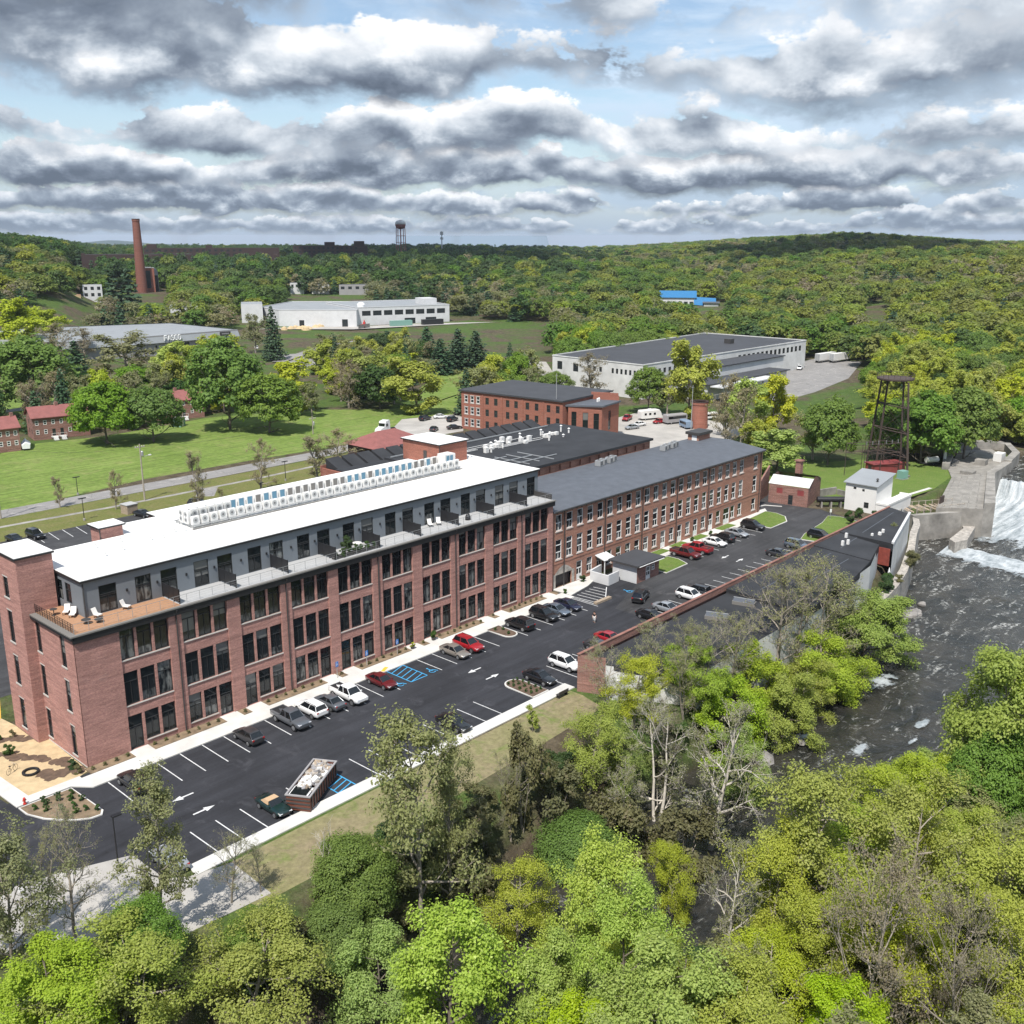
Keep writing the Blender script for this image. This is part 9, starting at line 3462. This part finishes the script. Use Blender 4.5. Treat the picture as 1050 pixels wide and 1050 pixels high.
def forest():
 rs = np.random.RandomState(77)
 P_ = []
 r = 175.0
 while r < 2700:
  sp = 7.0 + r * 0.0062
  dr = sp * .9
  n = int(r * 1.30 / sp)
  a = YAW - 0.65 + 1.30 * (np.arange(n) + rs.rand(n)) / n
  rr = r + rs.rand(n) * dr
  P_.append(np.stack([CAM_X + np.sin(a) * rr, CAM_Y + np.cos(a) * rr, rr], 1))
  r += dr
 P_ = np.concatenate(P_)
 keep = np.ones(len(P_), bool)
 for poly in EXCL:
  keep &= ~inside(poly, P_[:, 0], P_[:, 1])
 tx = np.array(TREE_XY)
 P_ = P_[keep]
 X, Y, R_ = P_.T
 near = R_ < 520
 # openings through which the works beyond are seen
 colv = CPX + FPX * np.tan((np.arctan2(X - CAM_X, Y - CAM_Y) - YAW))
 Zg = terrain(X, Y)
 dep = R_ * cos(0) * np.cos(np.arctan2(X - CAM_X, Y - CAM_Y) - YAW)
 tp = CPX + FPX * np.tan(np.arctan2(CAM_Z - Zg - 16, R_) - PITCH)
 ft = CPX + FPX * np.tan(np.arctan2(CAM_Z - Zg, R_) - PITCH)
 hw_ = 5.5 * FPX / R_
 ok = np.ones(len(P_), bool)
 for (c0, c1, r0, r1, rad) in [(76, 246, 331, 357, 600), (-40, 96, 404, 460, 318), (702, 726, 408, 446, 306), (158, 212, 402, 434, 335), (250, 462, 308, 337, 700), (676, 716, 296, 307, 830), (716, 742, 300, 314, 830), (690, 832, 348, 384, 460), (568, 700, 358, 392, 420),
         (790, 886, 366, 398, 470), (86, 106, 291, 306, 760), (128, 178, 272, 302, 900), (44, 86, 301, 309, 740), (300, 378, 290, 299, 850), (884, 898, 308, 315, 800), (880, 936, 386, 470, 255),
         (252, 318, 352, 374, 480), (465, 560, 322, 338, 660), (150, 290, 252, 267, 1150), (302, 378, 250, 268, 1200), (84, 150, 258, 270, 1050)]:
  ok &= ~((R_ < rad) & (colv + hw_ > c0) & (colv - hw_ < c1) & (tp < r1) & (ft > r0))
 P_ = P_[ok]
 X, Y, R_ = P_.T
 near = R_ < 520
 d = np.full(len(P_), 99.0)
 for x, y in TREE_XY:
  d = np.minimum(d, np.hypot(X - x, Y - y))
 P_ = P_[~(near & (d < 6.5))]
 X, Y, R_ = P_.T
 Z = terrain(X, Y)
 col = CPX + FPX * np.tan((np.arctan2(X - CAM_X, Y - CAM_Y) - YAW))
 # the mix of kinds drifts in patches over the hills
 def patch(s, seed):
  q = np.random.RandomState(seed)
  g = q.rand(64, 64)
  u, v = (X / s) % 64, (Y / s) % 64
  i, j = u.astype(int), v.astype(int)
  fu, fv = u - i, v - j
  i2, j2 = (i + 1) % 64, (j + 1) % 64
  return (g[i, j] * (1 - fu) * (1 - fv) + g[i2, j] * fu * (1 - fv) + g[i, j2] * (1 - fu) * fv + g[i2, j2] * fu * fv)
 m = .6 * patch(60, 1) + .4 * patch(22, 2) + rs.normal(size=len(P_)) * .10
 skyline_shade = np.clip((660 - col) / 200, 0, 1) * np.clip((R_ - 780) / 200, 0, 1)  # darker kinds on the left skyline stand in for cloud shadow
 right = np.clip((col - 740) / 200, 0, 1) * np.clip((1300 - R_) / 400, 0, 1)
 kinds = ['green', 'spring', 'olive', 'dark', 'rusty', 'conifer']
 th = np.stack([.33 + 0 * m - .20 * right, .58 + 0 * m + .14 * right, .80 + 0 * m + .05 * right, .88 + 0 * m, .965 + 0 * m], 1)
 mm = np.clip((m - .5) * 1.9 + .5, 0, .999)
 kd = (mm[:, None] > th).sum(1)
 roll = rs.rand(len(P_))
 kd = np.where(roll < skyline_shade * .85, np.where(rs.rand(len(P_)) < .7, 3, 5), kd)
 H = rs.uniform(9, 17, len(P_)) * np.where(kd == 5, 1.1, 1.0) * (1 + .55 * skyline_shade)
 W_ = np.where(kd == 5, rs.uniform(6, 9, len(P_)), rs.uniform(9, 14, len(P_))) * (1 + .00035 * R_)
 order = np.argsort(R_)
 n_ind = 0
 rest = []
 lab = {'green': 'leafy green tree in the woods round the mills', 'spring': 'yellow green spring tree in the woods round the mills', 'olive': 'olive budding tree in the woods round the mills',
   'dark': 'dark dense tree in the woods round the mills', 'rusty': 'pinkish bare tree in the woods round the mills', 'conifer': 'dark conifer in the woods round the mills'}
 mid = {'green': 'mid_green', 'spring': 'mid_spring', 'olive': 'mid_olive', 'dark': 'mid_dark', 'rusty': 'mid_bare', 'conifer': 'mid_conifer'}
 for i in order:
  if not -40 < col[i] < 1090:
   if R_[i] < 420:
    continue
   rest.append(i)
   continue
  if n_ind < 128:
   k = kinds[kd[i]]
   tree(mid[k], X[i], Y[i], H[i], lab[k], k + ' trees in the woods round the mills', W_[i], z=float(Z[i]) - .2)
   n_ind += 1
  else:
   rest.append(i)
 rest = np.array(rest)
 print('forest: individual', n_ind, 'mass', len(rest), 'nearest of mass', R_[rest].min())
 # protos in a collection of their own, instanced by geometry nodes
 pc = bpy.data.collections.new('forest_sources')
 names = []
 for k in kinds:
  for pre in ('mid_', 'far_'):
   key = pre + ('bare' if (k == 'rusty' and pre == 'mid_') else k)
   tr, cr, hh, ww = TREES[key][-1]
   o = bpy.data.objects.new('%02d_%s' % (len(names), key), cr)
   pc.objects.link(o)
   names.append((hh, ww))
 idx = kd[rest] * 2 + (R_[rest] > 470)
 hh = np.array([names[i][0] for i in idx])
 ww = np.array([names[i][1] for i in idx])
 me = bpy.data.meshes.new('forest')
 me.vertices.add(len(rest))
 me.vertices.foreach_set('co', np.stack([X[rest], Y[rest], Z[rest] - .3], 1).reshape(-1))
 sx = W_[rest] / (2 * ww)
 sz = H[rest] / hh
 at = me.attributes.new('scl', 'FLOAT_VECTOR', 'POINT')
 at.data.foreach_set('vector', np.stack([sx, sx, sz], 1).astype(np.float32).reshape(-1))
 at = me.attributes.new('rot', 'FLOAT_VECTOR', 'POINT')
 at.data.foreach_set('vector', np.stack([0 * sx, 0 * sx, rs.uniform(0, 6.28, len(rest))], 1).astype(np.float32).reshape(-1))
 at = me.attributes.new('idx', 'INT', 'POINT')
 at.data.foreach_set('value', idx.astype(np.int32))
 me.update()
 o = link('forest', me)
 o['kind'] = 'stuff'
 ng = bpy.data.node_groups.new('forest_nodes', 'GeometryNodeTree')
 ng.interface.new_socket('Geometry', in_out='INPUT', socket_type='NodeSocketGeometry')
 ng.interface.new_socket('Geometry', in_out='OUTPUT', socket_type='NodeSocketGeometry')
 N = ng.nodes
 gi, go = N.new('NodeGroupInput'), N.new('NodeGroupOutput')
 ci = N.new('GeometryNodeCollectionInfo')
 ci.inputs['Collection'].default_value = pc
 ci.inputs['Separate Children'].default_value = True
 ci.inputs['Reset Children'].default_value = True
 ip = N.new('GeometryNodeInstanceOnPoints')
 ip.inputs['Pick Instance'].default_value = True

 def attr(nm, typ):
  a = N.new('GeometryNodeInputNamedAttribute')
  a.data_type = typ
  a.inputs['Name'].default_value = nm
  return a.outputs['Attribute']
 L = ng.links
 m2p = N.new('GeometryNodeMeshToPoints')
 L.new(gi.outputs[0], m2p.inputs[0])
 L.new(m2p.outputs[0], ip.inputs['Points'])
 L.new(ci.outputs[0], ip.inputs['Instance'])
 L.new(attr('idx', 'INT'), ip.inputs['Instance Index'])
 L.new(attr('rot', 'FLOAT_VECTOR'), ip.inputs['Rotation'])
 L.new(attr('scl', 'FLOAT_VECTOR'), ip.inputs['Scale'])
 L.new(ip.outputs[0], go.inputs[0])
 md = o.modifiers.new('forest', 'NODES')
 md.node_group = ng


forest()

# unseen clouds added above the view, to cast shade on the far woods
def cumulus(X, Y, Z, ax, ay, az, seed):
 rs = np.random.RandomState(seed)
 mb = MB()
 for k in range(26):
  a, r = rs.uniform(0, 6.28), sqrt(rs.rand()) * .8
  cx, cy = cos(a) * r * ax, sin(a) * r * ay
  s = (.20 + .25 * rs.rand()) * (1.15 - r)
  rings = []
  for ph in np.linspace(-.5, 1.5, 8):
   rings.append([(X + cx + cos(t) * s * ax * max(cos(ph), .05) * rs.uniform(.9, 1.1), Y + cy + sin(t) * s * ax * max(cos(ph), .05) * rs.uniform(.9, 1.1), Z + sin(ph) * s * az * 3) for t in np.linspace(0, 2 * pi, 15)[:-1]])
  mb.loft(rings)
 struct('cloud', mb, mat('cloud_white', (.8, .8, .82), 1.0), True)


cumulus(560, 930, 950, 430, 430, 90, 3)
cumulus(980, 1330, 1050, 430, 430, 90, 4)
cumulus(640, 190, 950, 300, 240, 70, 6)
cumulus(300, 560, 1000, 230, 260, 70, 8)


# hills at the far left of the horizon, haze blue put into their colour
def ridge():
 mb = MB()
 n = 60
 rs = np.random.RandomState(9)
 r = 9000
 top, foot, back = [], [], []
 for i in range(n + 1):
  px = -260 + 620 * i / n
  d = ray(px, 250)
  h = hypot(d[0], d[1])
  x, y = d[0] / h, d[1] / h
  hh = 55 - 75 + 40 * exp(-((px - 112) / 34) ** 2) + 55 * exp(-((px - 25) / 46) ** 2) + 20 * exp(-((px - 170) / 60) ** 2) + rs.normal() * 1.0
  top.append((CAM_X + x * r, CAM_Y + y * r, hh))
  foot.append((CAM_X + x * (r - 2500), CAM_Y + y * (r - 2500), -60))
  back.append((CAM_X + x * (r + 2500), CAM_Y + y * (r + 2500), -60))
 for a, b in ((foot, top), (top, back)):
  mb.add(a + b, [(i, i + 1, n + 2 + i, n + 1 + i) for i in range(n)])
 struct('hills', mb, mat('far_hills', (0.045, 0.075, 0.075), 0.95, var=0.3, vscale=0.004), True)


ridge()
# ground reaching the horizon beyond the modelled valley
mb = MB()
mb.add([(-22000, -22000, -300), (22000, -22000, -300), (22000, 22000, -300), (-22000, 22000, -300)], [(0, 1, 2, 3)])
struct('far_ground', mb, M['ground'])

# the slightly blue spring air: one even volume round the valley
mb = MB().box(-23500, 23500, -23500, 23500, -302, 96)
hm = bpy.data.materials.new('haze_air')
hm.use_nodes = True
t = NT(hm.node_tree)
pv = t.new('ShaderNodeVolumePrincipled')
pv.inputs['Color'].default_value = (0.78, 0.87, 1.0, 1)
pv.inputs['Density'].default_value = 0.00004
t.put(t.new('ShaderNodeOutputMaterial').inputs['Volume'], pv.outputs[0])
o = link('haze', mb.mesh('haze', hm))
o['kind'] = 'stuff'
